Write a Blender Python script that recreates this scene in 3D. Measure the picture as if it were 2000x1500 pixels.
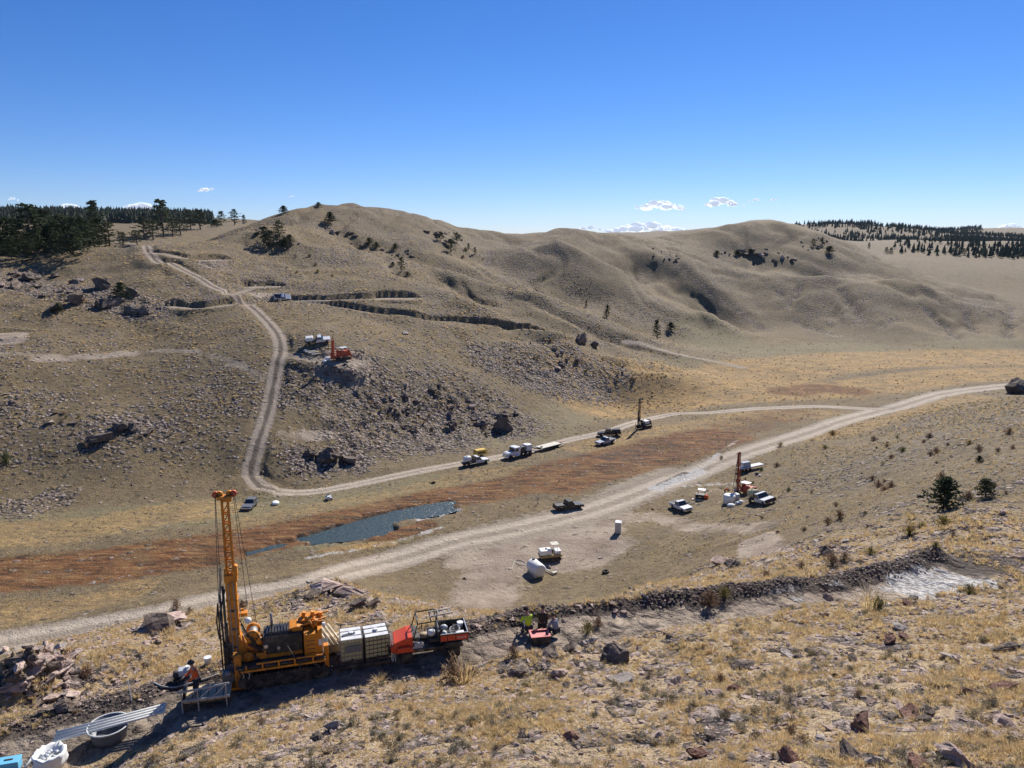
import bpy, bmesh, math, random
import numpy as np
from mathutils import Vector, Matrix, Euler
R = math.radians
HAZE = 0.000013
for o in list(bpy.data.objects): bpy.data.objects.remove(o)
scene = bpy.context.scene
col = scene.collection
random.seed(7); rng = np.random.default_rng(7)

# ------------------------------------------------------------------ camera, sky, sun, exposure
PITCH = math.atan(282/1444.0)
cam = bpy.data.objects.new('camera', bpy.data.cameras.new('camera')); col.objects.link(cam)
cam.data.sensor_width = 36; cam.data.lens = 36*1444/2000.0
cam.data.clip_start = 0.3; cam.data.clip_end = 60000
cam.location = (0, 0, 0); cam.rotation_euler = (math.pi/2-PITCH, 0, 0)
scene.camera = cam
SUN_AZ, SUN_EL = R(25), R(38)          # clockwise from the view direction (+Y) towards +X
world = bpy.data.worlds.new('World'); scene.world = world; world.use_nodes = True
wn = world.node_tree.nodes; wl = world.node_tree.links
bg = wn['Background']
sky = wn.new('ShaderNodeTexSky'); sky.sky_type = 'NISHITA'; sky.sun_disc = False
sky.sun_elevation = SUN_EL; sky.sun_rotation = SUN_AZ; sky.altitude = 1900
sky.air_density = 1.0; sky.dust_density = 0.15; sky.ozone_density = 4.0
hs = wn.new('ShaderNodeHueSaturation'); hs.inputs['Saturation'].default_value = 1.24
mx = wn.new('ShaderNodeMix'); mx.data_type = 'RGBA'; mx.blend_type = 'MULTIPLY'; mx.inputs[0].default_value = 1; mx.inputs[7].default_value = (.85, .875, 1.13, 1)
wl.new(sky.outputs[0], hs.inputs['Color']); wl.new(hs.outputs[0], mx.inputs[6]); wl.new(mx.outputs[2], bg.inputs[0]); bg.inputs[1].default_value = 0.072
sl = bpy.data.lights.new('sun', 'SUN'); sl.energy = 4.8; sl.angle = R(0.53); sl.color = (1, .955, .88)
sun = bpy.data.objects.new('sun', sl); col.objects.link(sun)
sd = Vector((math.sin(SUN_AZ)*math.cos(SUN_EL), math.cos(SUN_AZ)*math.cos(SUN_EL), math.sin(SUN_EL)))
sun.rotation_euler = sd.to_track_quat('Z', 'Y').to_euler()
scene.view_settings.view_transform = 'Standard'; scene.view_settings.look = 'None'
scene.view_settings.exposure = 0.5; scene.view_settings.gamma = 1; scene.view_settings.use_curve_mapping = False
scene.render.engine = 'CYCLES'
scene.cycles.max_bounces = 5; scene.cycles.diffuse_bounces = 2; scene.cycles.volume_bounces = 0
scene.cycles.transparent_max_bounces = 8

# ------------------------------------------------------------------ terrain height function
SP, CP = math.sin(PITCH), math.cos(PITCH)
FL = 1444.0
VZ = -52.0
def W(u, v, d):
    a = (u-1000)/FL; b = (v-750)/FL
    return (a*d, d*(CP-b*SP), d*(-SP-b*CP))
def WZ(u, v, z=VZ):
    b = (v-750)/FL
    return W(u, v, z/(-SP-b*CP))
CPTS = []
def cp(*pts):
    for u, v, d in pts: CPTS.append(W(u, v, d))
def cz(z, *pts):
    for u, v in pts: CPTS.append(WZ(u, v, z))
# valley floor
cz(VZ, (0,1260),(0,1180),(0,1110),(0,1040),(200,1200),(200,1130),(200,1060),(200,1000),(400,1170),(400,1090),(400,1010),(400,965),(560,1130),(600,1060),
   (600,1000),(500,945),(700,1120),(700,1000),(620,935),(760,1060),(850,1125),(860,1000),(850,905),(1000,1130),(1000,1050),(1000,960),(950,880),(1050,838),
   (1150,1100),(1200,1020),(1150,900),(1300,1010),(1250,940),(1250,830),(1180,765),(1350,900),(1400,800),(1300,760),(1500,850),(1550,780),(1400,725),(1700,810),
   (1650,740),(1500,715),(1850,760),(1800,715),(1650,700),(1950,740),(2000,715),(2000,680),(2100,740),(2250,700),(-150,1200),(-150,1060))
# near hill: slope in front of the cut track
cp((1000,1500,19.6),(1000,1420,24),(1000,1350,29),(1000,1290,33.5),(500,1500,23.5),(500,1420,28.5),(700,1350,31),(760,1500,21.5),(300,1480,27.5),(430,1430,30.5),
   (1300,1500,18.2),(1300,1400,23.5),(1300,1300,31),(1600,1500,17),(1600,1380,23.5),(1600,1260,32),(2000,1500,16),(2000,1380,22),(2000,1260,30),(2000,1160,39.5),(1800,1200,37),
   (250,1530,27),(0,1560,27),(2400,1400,20),(2400,1150,34))
# cut track
cp((60,1490,29.5),(250,1440,31),(430,1378,33),(620,1312,34.3),(880,1275,35.5),(1050,1245,37),(1250,1215,39),(1400,1198,40.5),(1600,1165,42.5),(1750,1143,44.5),(1900,1105,47.5),
   (-150,1530,28.5))
# slope just below the track (mostly hidden by its lip), knobs and shoulders
cp((80,1300,44),(20,1400,38),(150,1390,37.5),(180,1345,42),(300,1215,58),(320,1280,47),(450,1260,49),(420,1290,43),(600,1190,55),(640,1145,64),(720,1180,54),(700,1240,44),
   (500,1180,66),(620,1260,43),(860,1220,46),(1000,1215,48))
cz(-50.5, (300,1196),(520,1160),(800,1165),(880,1185),(1000,1190),(1150,1170),(660,1122),(100,1262),(30,1275))
cz(-36, (880,1222),(1050,1207),(0,1290)); cz(-38,(180,1240))
cp((1200,1165,85),(1240,1165,62),(1300,1150,60),(1320,1190,46),(1420,1105,78),(1430,1140,58),(1480,1090,84),(1520,1060,92),(1500,1160,48),(1560,1110,58))
# right hand hillside
cp((1490,985,133),(1400,940,162),(1450,1030,118),(1600,1080,66),(1650,1040,76),(1700,1090,58),(1840,992,76),(1850,1060,58),(1700,950,118),(1600,900,155),
   (1700,860,165),(1800,840,162),(1900,860,122),(1900,950,86),(2000,900,92),(2000,1000,66),(2000,1080,52),(1900,806,172),(2000,778,165),(2000,832,130),(1980,1040,58),
   (2150,800,140),(2150,900,90),(2300,850,110),(2150,752,172),(2400,782,150))
# left hill with the drill roads
cp((548,582,262),(620,664,215),(668,704,206),(530,640,225),(540,690,207),(525,800,184),(510,880,168),(450,575,250),(340,515,280),(260,478,305),(300,560,256),(300,650,222),(300,750,193),
   (300,850,172),(300,940,157),(100,960,152),(100,850,166),(100,740,186),(100,620,222),(60,545,262),(180,540,270),(0,900,158),(0,620,215),(0,700,190),(0,500,305),(140,500,292),(120,480,304),
   (-200,620,210),(-200,900,150),(-200,500,290),(700,560,275),(775,578,272),(700,650,228),(700,760,200),(700,860,182),(620,870,176),(620,780,192),(850,650,245),(850,760,214),(850,850,196),(950,800,215),
   (980,720,238),(1050,760,238),(1000,845,205),(450,690,207),(420,800,183),(430,900,166),(405,497,300),(560,500,325),(640,530,298),(1100,700,258),(1150,720,262))
# behind the pass, under the grove
cp((100,490,325),(250,487,335),(200,500,400),(380,485,350),(0,520,380),(-100,520,330)); 
# skyline of the main hill
cp((470,441,375),(440,455,350),(560,418,405),(620,403,430),(690,396,450),(760,406,460),(850,426,475),(960,447,510),(510,439,352),(550,448,342),(640,440,390),(600,470,348))
for u, v, d in ((470,441,375),(620,403,430),(690,396,450),(760,406,460),(850,426,475),(960,447,510)):
    x, y, z = W(u, v, d); f = (d+70)/d; CPTS.append((x*f, y*f, z*f-14-8*(d/400))); f = (d+260)/d; CPTS.append((x*f, y*f, z-38))
# spur S2, gully, S1, gully, S3 ...
cp((800,545,300),(900,590,290),(1000,635,280),(1100,662,275),(1200,692,272),(1290,722,270))
cp((800,542,320),(900,588,315),(1000,634,308),(1100,664,300),(1200,694,294))
cp((660,482,350),(780,515,345),(900,545,345),(1050,580,345),(1200,625,342),(1290,662,338),(860,560,325),(960,600,322),(1080,628,320))
cp((780,512,372),(900,546,375),(1050,584,378),(1200,632,376),(1300,664,372))
cp((720,440,415),(850,470,425),(880,500,405),(940,525,395),(780,470,400),(950,480,470),(1000,470,500))
cp((1060,472,450),(1100,480,442),(1200,530,432),(1300,582,422),(1400,628,408),(1480,662,388),(1000,510,430),(1080,545,410),(1180,590,395),(1280,625,392),(980,530,415))
cp((1100,476,480),(1200,528,468),(1300,582,458),(1400,628,445))
cp((1080,449,560),(1200,456,570),(1280,463,590),(1150,470,520),(1230,490,500),(1290,500,490),(1340,530,480),(1400,560,470),(1450,600,452))
cp((1350,490,530),(1440,560,488),(1480,600,462),(1530,640,425))
for u, v, d in ((1080,449,560),(1200,456,570),(1280,463,590)):
    x, y, z = W(u, v, d); f = (d+120)/d; CPTS.append((x*f, y*f, z-22))
cp((1400,441,590),(1500,429,600),(1600,450,605),(1700,492,602),(1800,530,595),(1900,563,590),(2000,592,585),(1450,470,560),(1400,500,535),(1550,480,555),(1600,510,530),(1700,530,520),(1830,558,520),(1950,588,515))
for u, v, d in ((1400,441,590),(1500,429,600),(1600,450,605),(1700,492,602),(1800,530,595)):
    x, y, z = W(u, v, d); f = (d+120)/d; CPTS.append((x*f, y*f, z-25))
cp((1500,531,500),(1600,546,482),(1700,546,466),(1800,563,456),(1900,590,450),(2000,607,448),(2150,640,440))
cp((1500,529,518),(1600,545,504),(1700,547,492),(1800,564,482),(1900,591,474))
cp((1520,600,452),(1620,605,440),(1700,600,428),(1820,620,415),(1920,635,410),(1560,650,410),(1650,662,392),(1780,668,374),(1900,668,368),(2000,665,372),(1600,680,362),(1450,690,345),(2200,680,360))
cp((1660,560,458),(1750,640,395),(1690,650,398),(1850,650,392))
# plains and far country
cp((2000,610,640),(1900,572,680),(2000,560,760),(1850,530,850),(1950,500,1050),(1800,488,1150),(1950,474,1300),(1650,470,1600),(1700,462,2400),(1950,468,2400),(1400,466,2500),(2300,500,900),(2300,480,1500),
   (2400,600,600),(1000,464,2500),(500,462,2500),(1300,470,900),(1000,475,900))
cp((0,470,560),(200,480,560),(330,470,520),(0,440,1000),(200,441,1000),(400,440,900),(0,409,1500),(150,414,1500),(300,423,1500),(400,427,1500),(550,440,1500),(-300,410,1500),(150,440,2300),(700,460,1500),
   (-400,500,500),(-500,480,900),(550,450,900),(700,455,900),(230,452,700))
cp((1560,449,3200),(1690,446,5200),(1800,455,3400),(1900,464,2600),(1300,458,5200),(1230,462,4800),(2100,462,3000),(1620,460,2400),(1750,458,2600))
cp((-400,466,4500),(2400,466,5000),(-400,464,9000),(1000,464,9500),(1690,462,9500),(2400,464,9000))
for a in (-68, -50, 50, 68):
    for r, z in ((60,-30 if a > 0 else -40),(130,-40 if a > 0 else -50),(260,-45),(500,-40),(1000,-20),(4000,0),(9000,10)):
        CPTS.append((r*math.sin(R(a)), r*math.cos(R(a)), z))
for a in (-68, -35, 0, 35, 68):
    for r, z in ((2.5,-4.2),(4,-5.8),(6.5,-8.0),(9,-9.6),(12,-11.2)): CPTS.append((r*math.sin(R(a)), r*math.cos(R(a)), z+(-1.5 if a < -10 and r > 8 else 0)))
P = np.array(CPTS)
def st(x, y): return np.arctan2(x, y), np.log(np.hypot(x, y))
ps, pt = st(P[:,0], P[:,1])
def tps(r2): return 0.5*r2*np.log(r2+1e-12)
K = tps((ps[:,None]-ps)**2+(pt[:,None]-pt)**2); n = len(P)
K += np.eye(n)*2e-5*0 + np.eye(n)*1e-4
Q = np.c_[np.ones(n), ps, pt]
A = np.block([[K, Q],[Q.T, np.zeros((3,3))]])
sol = np.linalg.solve(A, np.r_[P[:,2], 0, 0, 0])
NS, NT = 480, 700
GS = np.linspace(R(-72), R(72), NS); GT = np.linspace(math.log(2.5), math.log(11000), NT)
GZ = np.zeros((NT, NS))
for i0 in range(0, NT, 20):
    T = GT[i0:i0+20]
    ss, tt = np.meshgrid(GS, T)
    r2 = (ss[...,None]-ps)**2+(tt[...,None]-pt)**2
    GZ[i0:i0+20] = (tps(r2)@sol[:n]) + sol[n]+sol[n+1]*ss+sol[n+2]*tt
def bil(x, y):
    s, t = st(x, y)
    fs = np.clip((s-GS[0])/(GS[1]-GS[0]), 0, NS-1.001); ft = np.clip((t-GT[0])/(GT[1]-GT[0]), 0, NT-1.001)
    i = fs.astype(int); j = ft.astype(int); a = fs-i; b = ft-j
    return (GZ[j,i]*(1-a)+GZ[j,i+1]*a)*(1-b)+(GZ[j+1,i]*(1-a)+GZ[j+1,i+1]*a)*b
_tab = rng.random((256,256))
def vnoise(x, y):
    xi = np.floor(x).astype(int); yi = np.floor(y).astype(int); fx = x-xi; fy = y-yi
    fx = fx*fx*(3-2*fx); fy = fy*fy*(3-2*fy)
    a = _tab[xi%256, yi%256]; b = _tab[(xi+1)%256, yi%256]; c = _tab[xi%256, (yi+1)%256]; d = _tab[(xi+1)%256, (yi+1)%256]
    return ((a*(1-fx)+b*fx)*(1-fy)+(c*(1-fx)+d*fx)*fy)*2-1
def fbm(x, y, o=4, g=.5):
    r = 0; am = 1
    for k in range(o):
        r = r+am*vnoise(x*2**k+17.3*k, y*2**k-9.1*k); am *= g
    return r
def sm(a, b, x):
    t = np.clip((x-a)/(b-a), 0, 1); return t*t*(3-2*t)
def H0(x, y):
    z = bil(x, y)
    r = np.hypot(x, y)
    hill = sm(1.0, 8.0, np.abs(z-VZ))            # floor stays level, slopes roll
    far = sm(90, 300, r)
    z = z + 26*sm(1900, 3200, r)*fbm(x/700+3, y/700, 3)+5*sm(1150, 1500, r)*fbm(x/160, y/160, 2)
    z = z + hill*far*(1.5*fbm(x/42, y/42, 3)+.35*fbm(x/9, y/9, 2))*np.minimum(1, 400/r+0.25)
    dd_ = sm(215, 300, r)*hill*(1-sm(640, 900, r))
    z = z - dd_*(2.6*np.maximum(0, .42-np.abs(fbm(x/34+.4*fbm(x/50, y/50, 2), y/60, 3)))*(1+.3*fbm(x/6, y/6, 2)))*1.5
    z = z + (1-hill)*.12*fbm(x/7, y/7, 3)
    z = z + hill*(1-far)*.30*fbm(x/4.5, y/4.5, 3)
    return z
# ---- ray hit of a photograph point with the ground
_D = 12*np.exp(np.linspace(0, math.log(9000/12), 4000))
def hit(u, v, off=0.0):
    a = (u-1000)/FL; b = (v-750)/FL
    X = a*_D; Y = _D*(CP-b*SP); Z = _D*(-SP-b*CP)
    g = H(X, Y) if 'H' in globals() else H0(X, Y)
    k = np.nonzero(Z < g)[0]
    if len(k) == 0: return None
    k = max(k[0], 1); e0 = Z[k-1]-g[k-1]; e1 = Z[k]-g[k]; f = e0/(e0-e1+1e-9)
    d = _D[k-1]+(_D[k]-_D[k-1])*f
    return Vector((a*d, d*(CP-b*SP), d*(-SP-b*CP)))
def line(pts):            # photograph polyline -> ground polyline
    out = []
    for p in pts:
        h = hit(p[0], p[1]) if len(p) == 2 else Vector(W(*p))
        if h is not None: out.append(h)
    return out
def dense(L, step=2.0):   # Catmull-Rom resample
    L = [Vector(p) for p in L]; out = []
    for i in range(len(L)-1):
        p0 = L[max(i-1,0)]; p1 = L[i]; p2 = L[i+1]; p3 = L[min(i+2,len(L)-1)]
        m = max(1, int((p2-p1).length/step))
        for k in range(m):
            t = k/m
            out.append(.5*((2*p1)+(p2-p0)*t+(2*p0-5*p1+4*p2-p3)*t*t+(3*p1-p0-3*p2+p3)*t**3))
    out.append(L[-1]); return np.array([tuple(q) for q in out])
def nearest(x, y, L):     # distance, signed lateral, arclength parameter index (float) of nearest polyline point
    d = np.full(x.shape, 1e9); lat = np.zeros(x.shape); par = np.zeros(x.shape)
    for i in range(len(L)-1):
        ax, ay = L[i,0], L[i,1]; bx, by = L[i+1,0]-ax, L[i+1,1]-ay
        l2 = bx*bx+by*by+1e-9
        t = np.clip(((x-ax)*bx+(y-ay)*by)/l2, 0, 1)
        dx = x-ax-t*bx; dy = y-ay-t*by; dd = np.hypot(dx, dy)
        m = dd < d
        d = np.where(m, dd, d); lat = np.where(m, np.sign(bx*dy-by*dx)*dd, lat); par = np.where(m, i+t, par)
    return d, lat, par
BENCH = []   # (polyline, half width, bank width, strength)
def bench(pts, hw, bank, st_=1.0, smooth=6, low=0):
    L = dense(line(pts), 2.0)
    zc = H0(L[:,0], L[:,1])
    if smooth:
        k = np.ones(smooth)/smooth; zp = np.pad(zc, smooth, 'edge'); zc = np.convolve(zp, k, 'same')[smooth:-smooth]
    zc = zc-low
    L = np.c_[L[:,:2], zc]
    BENCH.append((L, hw, bank, st_)); return L
H_ready = False
def near_mask(x, y, L, pad):
    return (x > L[:,0].min()-pad)&(x < L[:,0].max()+pad)&(y > L[:,1].min()-pad)&(y < L[:,1].max()+pad)
def apply_bench(x, y, z):
    for L, hw, bank, s_ in BENCH:
        m = near_mask(x, y, L, hw+bank)
        if not m.any(): continue
        d, lat, par = nearest(x[m], y[m], L)
        i = par.astype(int); f = par-i; j = np.minimum(i+1, len(L)-1)
        zc = L[i,2]*(1-f)+L[j,2]*f
        bk = np.where(z[m] < zc, bank*4.2, bank)      # cut side steep, fill side at its angle of repose
        w = (1-sm(0, 1, (d-hw)/bk))*s_
        z[m] = z[m]*(1-w)+zc*w
    return z
# ------------------------------------------------------------------ roads, cuts, berms, pond (all as ground polylines)
MAIN = bench([(-60,1275),(0,1262),(150,1232),(300,1200),(450,1172),(600,1140),(700,1115),(800,1085),(900,1055),(1000,1035),(1100,1012),(1200,982),(1300,945),(1400,905),(1500,870),(1600,838),(1700,808),(1760,793),(1850,768),(1930,757),(2000,751),(2060,749)], 3.2, 2, .9)
UPR = bench([(500,945),(530,960),(600,962),(700,945),(820,920),(900,905),(1000,888),(1100,862),(1200,838),(1300,812),(1400,803),(1500,797),(1600,794),(1680,798),(1730,800)], 2.2, 2, .9)
HILL = bench([(508,955),(490,925),(497,880),(518,820),(532,760),(540,715),(548,680),(540,650),(515,620),(480,592),(450,573),(400,548),(340,515),(290,490),(262,479),(200,476),(120,480)], 2.4, 1.3)
BRS = [bench([(480,592),(548,584),(650,581),(740,580),(800,580)], 2.8, .8, low=1.1),
       bench([(590,586),(700,600),(800,611),(900,627),(1000,645),(1075,652)], 2.6, .8, low=1.5),
       bench([(450,573),(480,565),(510,559),(535,557)], 2.6, .8, low=.4),
       bench([(290,490),(350,500),(405,507),(435,505)], 2.6, .8, low=.7),
       bench([(450,590),(400,598),(335,592)], 2.6, .8, low=.8),
       bench([(552,690),(600,700),(650,708),(700,709)], 1.8, 1.2, .4, low=0),
       bench([(1222,664),(1260,672),(1300,684),(1350,697),(1400,707),(1450,718)], 1.6, 1.0, .5, low=.1),
       bench([(150,487),(100,489),(60,492)], 2.2, .8, low=.6)]
PADS = [bench([(500,556),(525,556)], 5.5, .9, low=.9), bench([(758,580),(792,581)], 5.5, 1., low=.6), bench([(400,506),(430,505)], 5, 1., low=.6), bench([(655,706),(695,707)], 2.4, 1.4, .3, low=-.2), bench([(-10,650),(20,650)], 5, .9, low=.6)]
LEDGE_PX = [(-60,1512,28.8),(60,1490,29.5),(250,1440,31),(430,1378,33),(620,1312,34.3),(750,1290,35),(880,1275,35.5),(1050,1245,37),(1250,1217,39),(1400,1198,40.5),(1600,1165,42.5),(1750,1143,44.5),(1880,1118,46.5)]
LEDGE = bench(LEDGE_PX, 1.15, 1.0, 1.0, 14)
bench(LEDGE_PX[:8], 1.75, 1.1, 1.0, 14)
bench([(1700,1150,43.8),(1880,1118,46.5)], 3.0, 1.5, 1.0, 10)
BERM = np.array([(p[0], p[1]) for p in LEDGE])
_t = np.gradient(BERM, axis=0); _n = np.c_[-_t[:,1], _t[:,0]]; _n /= np.hypot(_n[:,0], _n[:,1])[:,None]
_w = 2.5-.95*np.clip((np.arange(len(BERM))/len(BERM)-.5)/.1, 0, 1)+.9*np.clip((np.arange(len(BERM))/len(BERM)-.9)/.08, 0, 1)
BERM = BERM+_n*_w[:,None]
POND_PX = [(585,1052),(620,1042),(655,1032),(700,1019),(760,1002),(830,987),(884,981),(890,992),(880,1001),(845,1010),(800,1016),(765,1024),(768,1036),(748,1048),(700,1053),(645,1058),(610,1062)]
WATER_Z = VZ-0.28
pond = np.array([WZ(u, v, WATER_Z)[:2] for u, v in POND_PX])
creek = dense([WZ(u, v, WATER_Z) for u, v in [(600,1056),(560,1062),(520,1072),(480,1080)]], 3)
def in_poly(x, y, P):
    ins = np.zeros(x.shape, bool); n = len(P)
    for i in range(n):
        x0, y0 = P[i]; x1, y1 = P[(i+1)%n]
        c = ((y0 > y) != (y1 > y)) & (x < (x1-x0)*(y-y0)/(y1-y0+1e-12)+x0)
        ins ^= c
    return ins
def poly_sd(x, y, P):
    L = np.r_[P, P[:1]]; L = np.c_[L, np.zeros(len(L))]
    d, _, _ = nearest(x, y, L); return np.where(in_poly(x, y, P), d, -d)
MASKC = {}
def stroke_mask(x, y, L, w0, w1):
    m = near_mask(x, y, L, w1); out = np.zeros(x.shape)
    if m.any():
        d, _, _ = nearest(x[m], y[m], L); out[m] = 1-sm(w0, w1, d)
    return out
ROCKY = [  # rough, stony patches: photograph polyline, radius in metres, strength
 ([(20,545),(80,560),(160,575),(230,590),(280,605)],9,1.0),([(0,800),(60,790)],7,.6),([(200,830),(290,835)],6,.8),([(180,850),(250,845)],4,.6),
 ([(560,760),(620,730),(700,720)],9,.7),([(600,900),(680,900)],6,1.0),([(740,800),(800,795),(900,805),(1000,835)],10,.8),([(850,740),(950,780)],9,.6),([(700,850),(880,860)],9,.9),
 ([(1000,690),(1100,690),(1200,730)],7,.6),([(960,700),(1050,740),(1150,750)],9,.9),([(1120,655),(1180,675)],4,.8),([(50,990),(100,980)],5,.7),([(400,770),(480,790)],6,.5),
 ([(20,1390),(80,1320),(140,1320)],2.4,.8),([(290,1225),(350,1215)],2.5,.8),([(600,1165),(680,1165),(730,1190)],4,.8),([(1180,1190),(1240,1170),(1330,1170)],4,.7),([(1400,1100),(1450,1100)],3,.6),
 ([(1520,1075),(1600,1090),(1560,1100)],3,.7),([(250,1290),(200,1340),(120,1400)],1.8,.6),([(1600,1060),(1750,1000),(1900,1000)],8,.35)]
ROCKY = [(dense(line(p), 3) if len(p) > 1 else None, r, s) for p, r, s in ROCKY]
GULLY = [([(1565,555),(1555,575),(1535,600)],1.6),([(1522,565),(1530,585)],1.2),([(1640,565),(1665,595),(1680,615),(1678,632)],2.2),([(1705,575),(1680,590)],1.2),([(1805,600),(1850,640),(1880,662)],1.8),([(1745,622),(1725,640)],1.2),
         ([(1885,610),(1910,650)],1.5),([(1975,600),(1970,660)],1.8),([(1300,500),(1380,560),(1440,600),(1500,645)],.7),([(960,490),(945,520)],1.6),([(1550,625),(1620,650)],1.3)]
GULLY = [(dense(line(p), 4), d) for p, d in GULLY]
RIDGE = [([(800,545),(900,590),(1000,635),(1100,662),(1200,692),(1290,722)],1.8,8),([(660,482),(780,515),(900,545),(1050,580),(1200,625),(1290,662)],2.0,9),
 ([(1060,472),(1100,480),(1200,530),(1300,582),(1400,628),(1480,662)],2.4,10),([(1500,531),(1600,546),(1700,546),(1800,563),(1900,590),(2000,607)],1.6,9),([(560,440),(660,482)],1.2,8)]
RIDGE = [(dense(line(p), 5), h, w) for p, h, w in RIDGE]
KNOBS = []
for u_, v_, kr_, kh_ in ((75,1318,2.3,.75),(25,1350,1.8,.6),(315,1228,1.8,.5),(640,1160,2.6,.5),(715,1188,1.4,.4)):
    h_ = hit(u_, v_); KNOBS.append((h_.x, h_.y, kr_, kh_))
def H(x, y):
    x = np.asarray(x, float); y = np.asarray(y, float)
    shp = x.shape; x = x.ravel(); y = y.ravel()
    z = H0(x, y)
    for L, hh, wd in RIDGE:
        m = near_mask(x, y, L, 45)
        if m.any():
            d, la, par = nearest(x[m], y[m], L); e = np.minimum(1, np.minimum(par, len(L)-1-par)/5)
            z[m] += e*1.15*(hh*np.exp(-(d/wd)**2)-hh*.8*np.exp(-((d-wd*2.4)/wd)**2)*(la > 0))
    for L, dp in GULLY:
        m = near_mask(x, y, L, 12)
        if m.any():
            d, _, par = nearest(x[m], y[m], L); e = np.minimum(1, np.minimum(par, len(L)-1-par)/3+.15)
            z[m] -= dp*e*np.exp(-(d/3.2)**2)*(1+.4*fbm(x[m]/3, y[m]/3, 2))
    for L, r, s_ in ROCKY:
        m = near_mask(x, y, L, r*1.6)
        if m.any():
            d, _, _ = nearest(x[m], y[m], L); w = (1-sm(r*.5, r*1.4, d))*s_
            k = np.clip(r/9, .35, 1)
            n1 = np.abs(fbm(x[m]/(3.4*k), y[m]/(3.4*k), 3)); z[m] += w*k*(.8*n1-.25)
    for (kx, ky, kr, kh) in KNOBS:
        d = np.hypot(x-kx, y-ky); m = d < kr*1.6
        if m.any(): z[m] += (1-sm(kr*.3, kr*1.3, d[m]))*kh*(1+.9*np.abs(fbm(x[m]/.9, y[m]/.9, 3)))
    z = apply_bench(x, y, z)
    # loose berm pushed to the outer edge of the cut track
    m = near_mask(x, y, np.c_[BERM, BERM[:,0]*0], 4)
    if m.any():
        L = np.c_[BERM, BERM[:,0]*0]
        d, _, par = nearest(x[m], y[m], L); f = par/(len(L)-1)
        amp = .28+.32*sm(.38,.5,f)
        z[m] += amp*np.exp(-(d/.98)**2)*(1+.28*fbm(x[m]/1.1, y[m]/1.1, 3))
    # pond and creek beds
    m = near_mask(x, y, np.c_[pond, pond[:,0]*0], 12)
    if m.any():
        sd_ = poly_sd(x[m], y[m], pond)+1.1*fbm(x[m]/1.8, y[m]/1.8, 3)
        z[m] = np.where(sd_ > -1.5, z[m]+(WATER_Z-.9-z[m])*sm(-1.4, 1.2, sd_), z[m])
    m = near_mask(x, y, creek, 6)
    if m.any():
        d, _, _ = nearest(x[m], y[m], creek); d = d+.8*fbm(x[m]/3, y[m]/3, 2)
        z[m] += -.36*(1-sm(.2, 1.3, d))
    return z.reshape(shp)
# ------------------------------------------------------------------ ground sheet: fan of quads, finer where nearer
def fan_axes():
    az = np.r_[np.linspace(-70,-41,30)[:-1], np.linspace(-41,41,880), np.linspace(41,70,30)[1:]]
    rr = [3.0]
    while rr[-1] < 10500:
        r = rr[-1]
        k = .02 if r < 14 else (.0046 if r < 60 else (.0042 if r < 190 else .0032 if r < 340 else (.0062 if r < 640 else (.03 if r < 1800 else .06))))
        rr.append(r*(1+k))
    return np.radians(az), np.array(rr)
az, rr = fan_axes()
AZ, RR = np.meshgrid(az, rr)
X = RR*np.sin(AZ); Y = RR*np.cos(AZ); Z = H(X, Y)
print('ground', X.shape)
nr, na = X.shape
def grid_mesh(name, X, Y, Z):
    me = bpy.data.meshes.new(name); nr, na = X.shape
    me.vertices.add(nr*na); me.vertices.foreach_set('co', np.c_[X.ravel(), Y.ravel(), Z.ravel()].astype(np.float32).ravel())
    i = np.arange((nr-1)*(na-1)); r = i//(na-1); c = i%(na-1); v = r*na+c
    q = np.c_[v, v+1, v+na+1, v+na].astype(np.int32)
    nf = len(q); me.loops.add(nf*4); me.loops.foreach_set('vertex_index', q.ravel())
    me.polygons.add(nf); me.polygons.foreach_set('loop_start', np.arange(0, nf*4, 4, dtype=np.int32))
    me.polygons.foreach_set('use_smooth', np.ones(nf, bool)); me.update(calc_edges=True); me.validate(); return me
gme = grid_mesh('ground', X, Y, Z)
# ------------------------------------------------------------------ zones of ground cover, stored per vertex
xf, yf = X.ravel(), Y.ravel(); NV = xf.size
ch = {k: np.zeros(NV) for k in ('dirt','marsh','gold','mud','rocky','olive','salt','wet')}
lat = np.full(NV, 9.0)
def paint(k, pts, w0, w1, s=1.0, L=None):
    if L is None: L = dense(line(pts), 3.0)
    m = near_mask(xf, yf, L, w1)
    if not m.any(): return
    d, la, _ = nearest(xf[m], yf[m], L); w = (1-sm(w0, w1, d))*s
    ch[k][m] = np.maximum(ch[k][m], w)
    return m, d, la
def ruts(L, half):
    m = near_mask(xf, yf, L, half*1.6)
    d, la, _ = nearest(xf[m], yf[m], L); la = la/half
    cur = lat[m]; lat[m] = np.where(d/half < np.abs(cur), la, cur)
paint('dirt', None, 2.2, 5.6, 1, MAIN); ruts(MAIN, 3.8)
paint('dirt', [(950,1050),(1050,1025),(1150,1000),(1230,965),(1320,930)], 3, 8, .8)
paint('mud', [(930,1080),(1000,1075),(1080,1060),(1150,1030)], 4, 10, .75)
paint('mud', [(1080,1100),(1150,1090),(1200,1060)], 2, 7, .7)
paint('mud', [(860,1185),(950,1140),(1000,1110)], 3, 8, .7)
paint('mud', [(1100,1050),(1170,1030),(1230,1010),(1290,1010),(1360,1030),(1500,1025)], 1.5, 5, .55)
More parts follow.
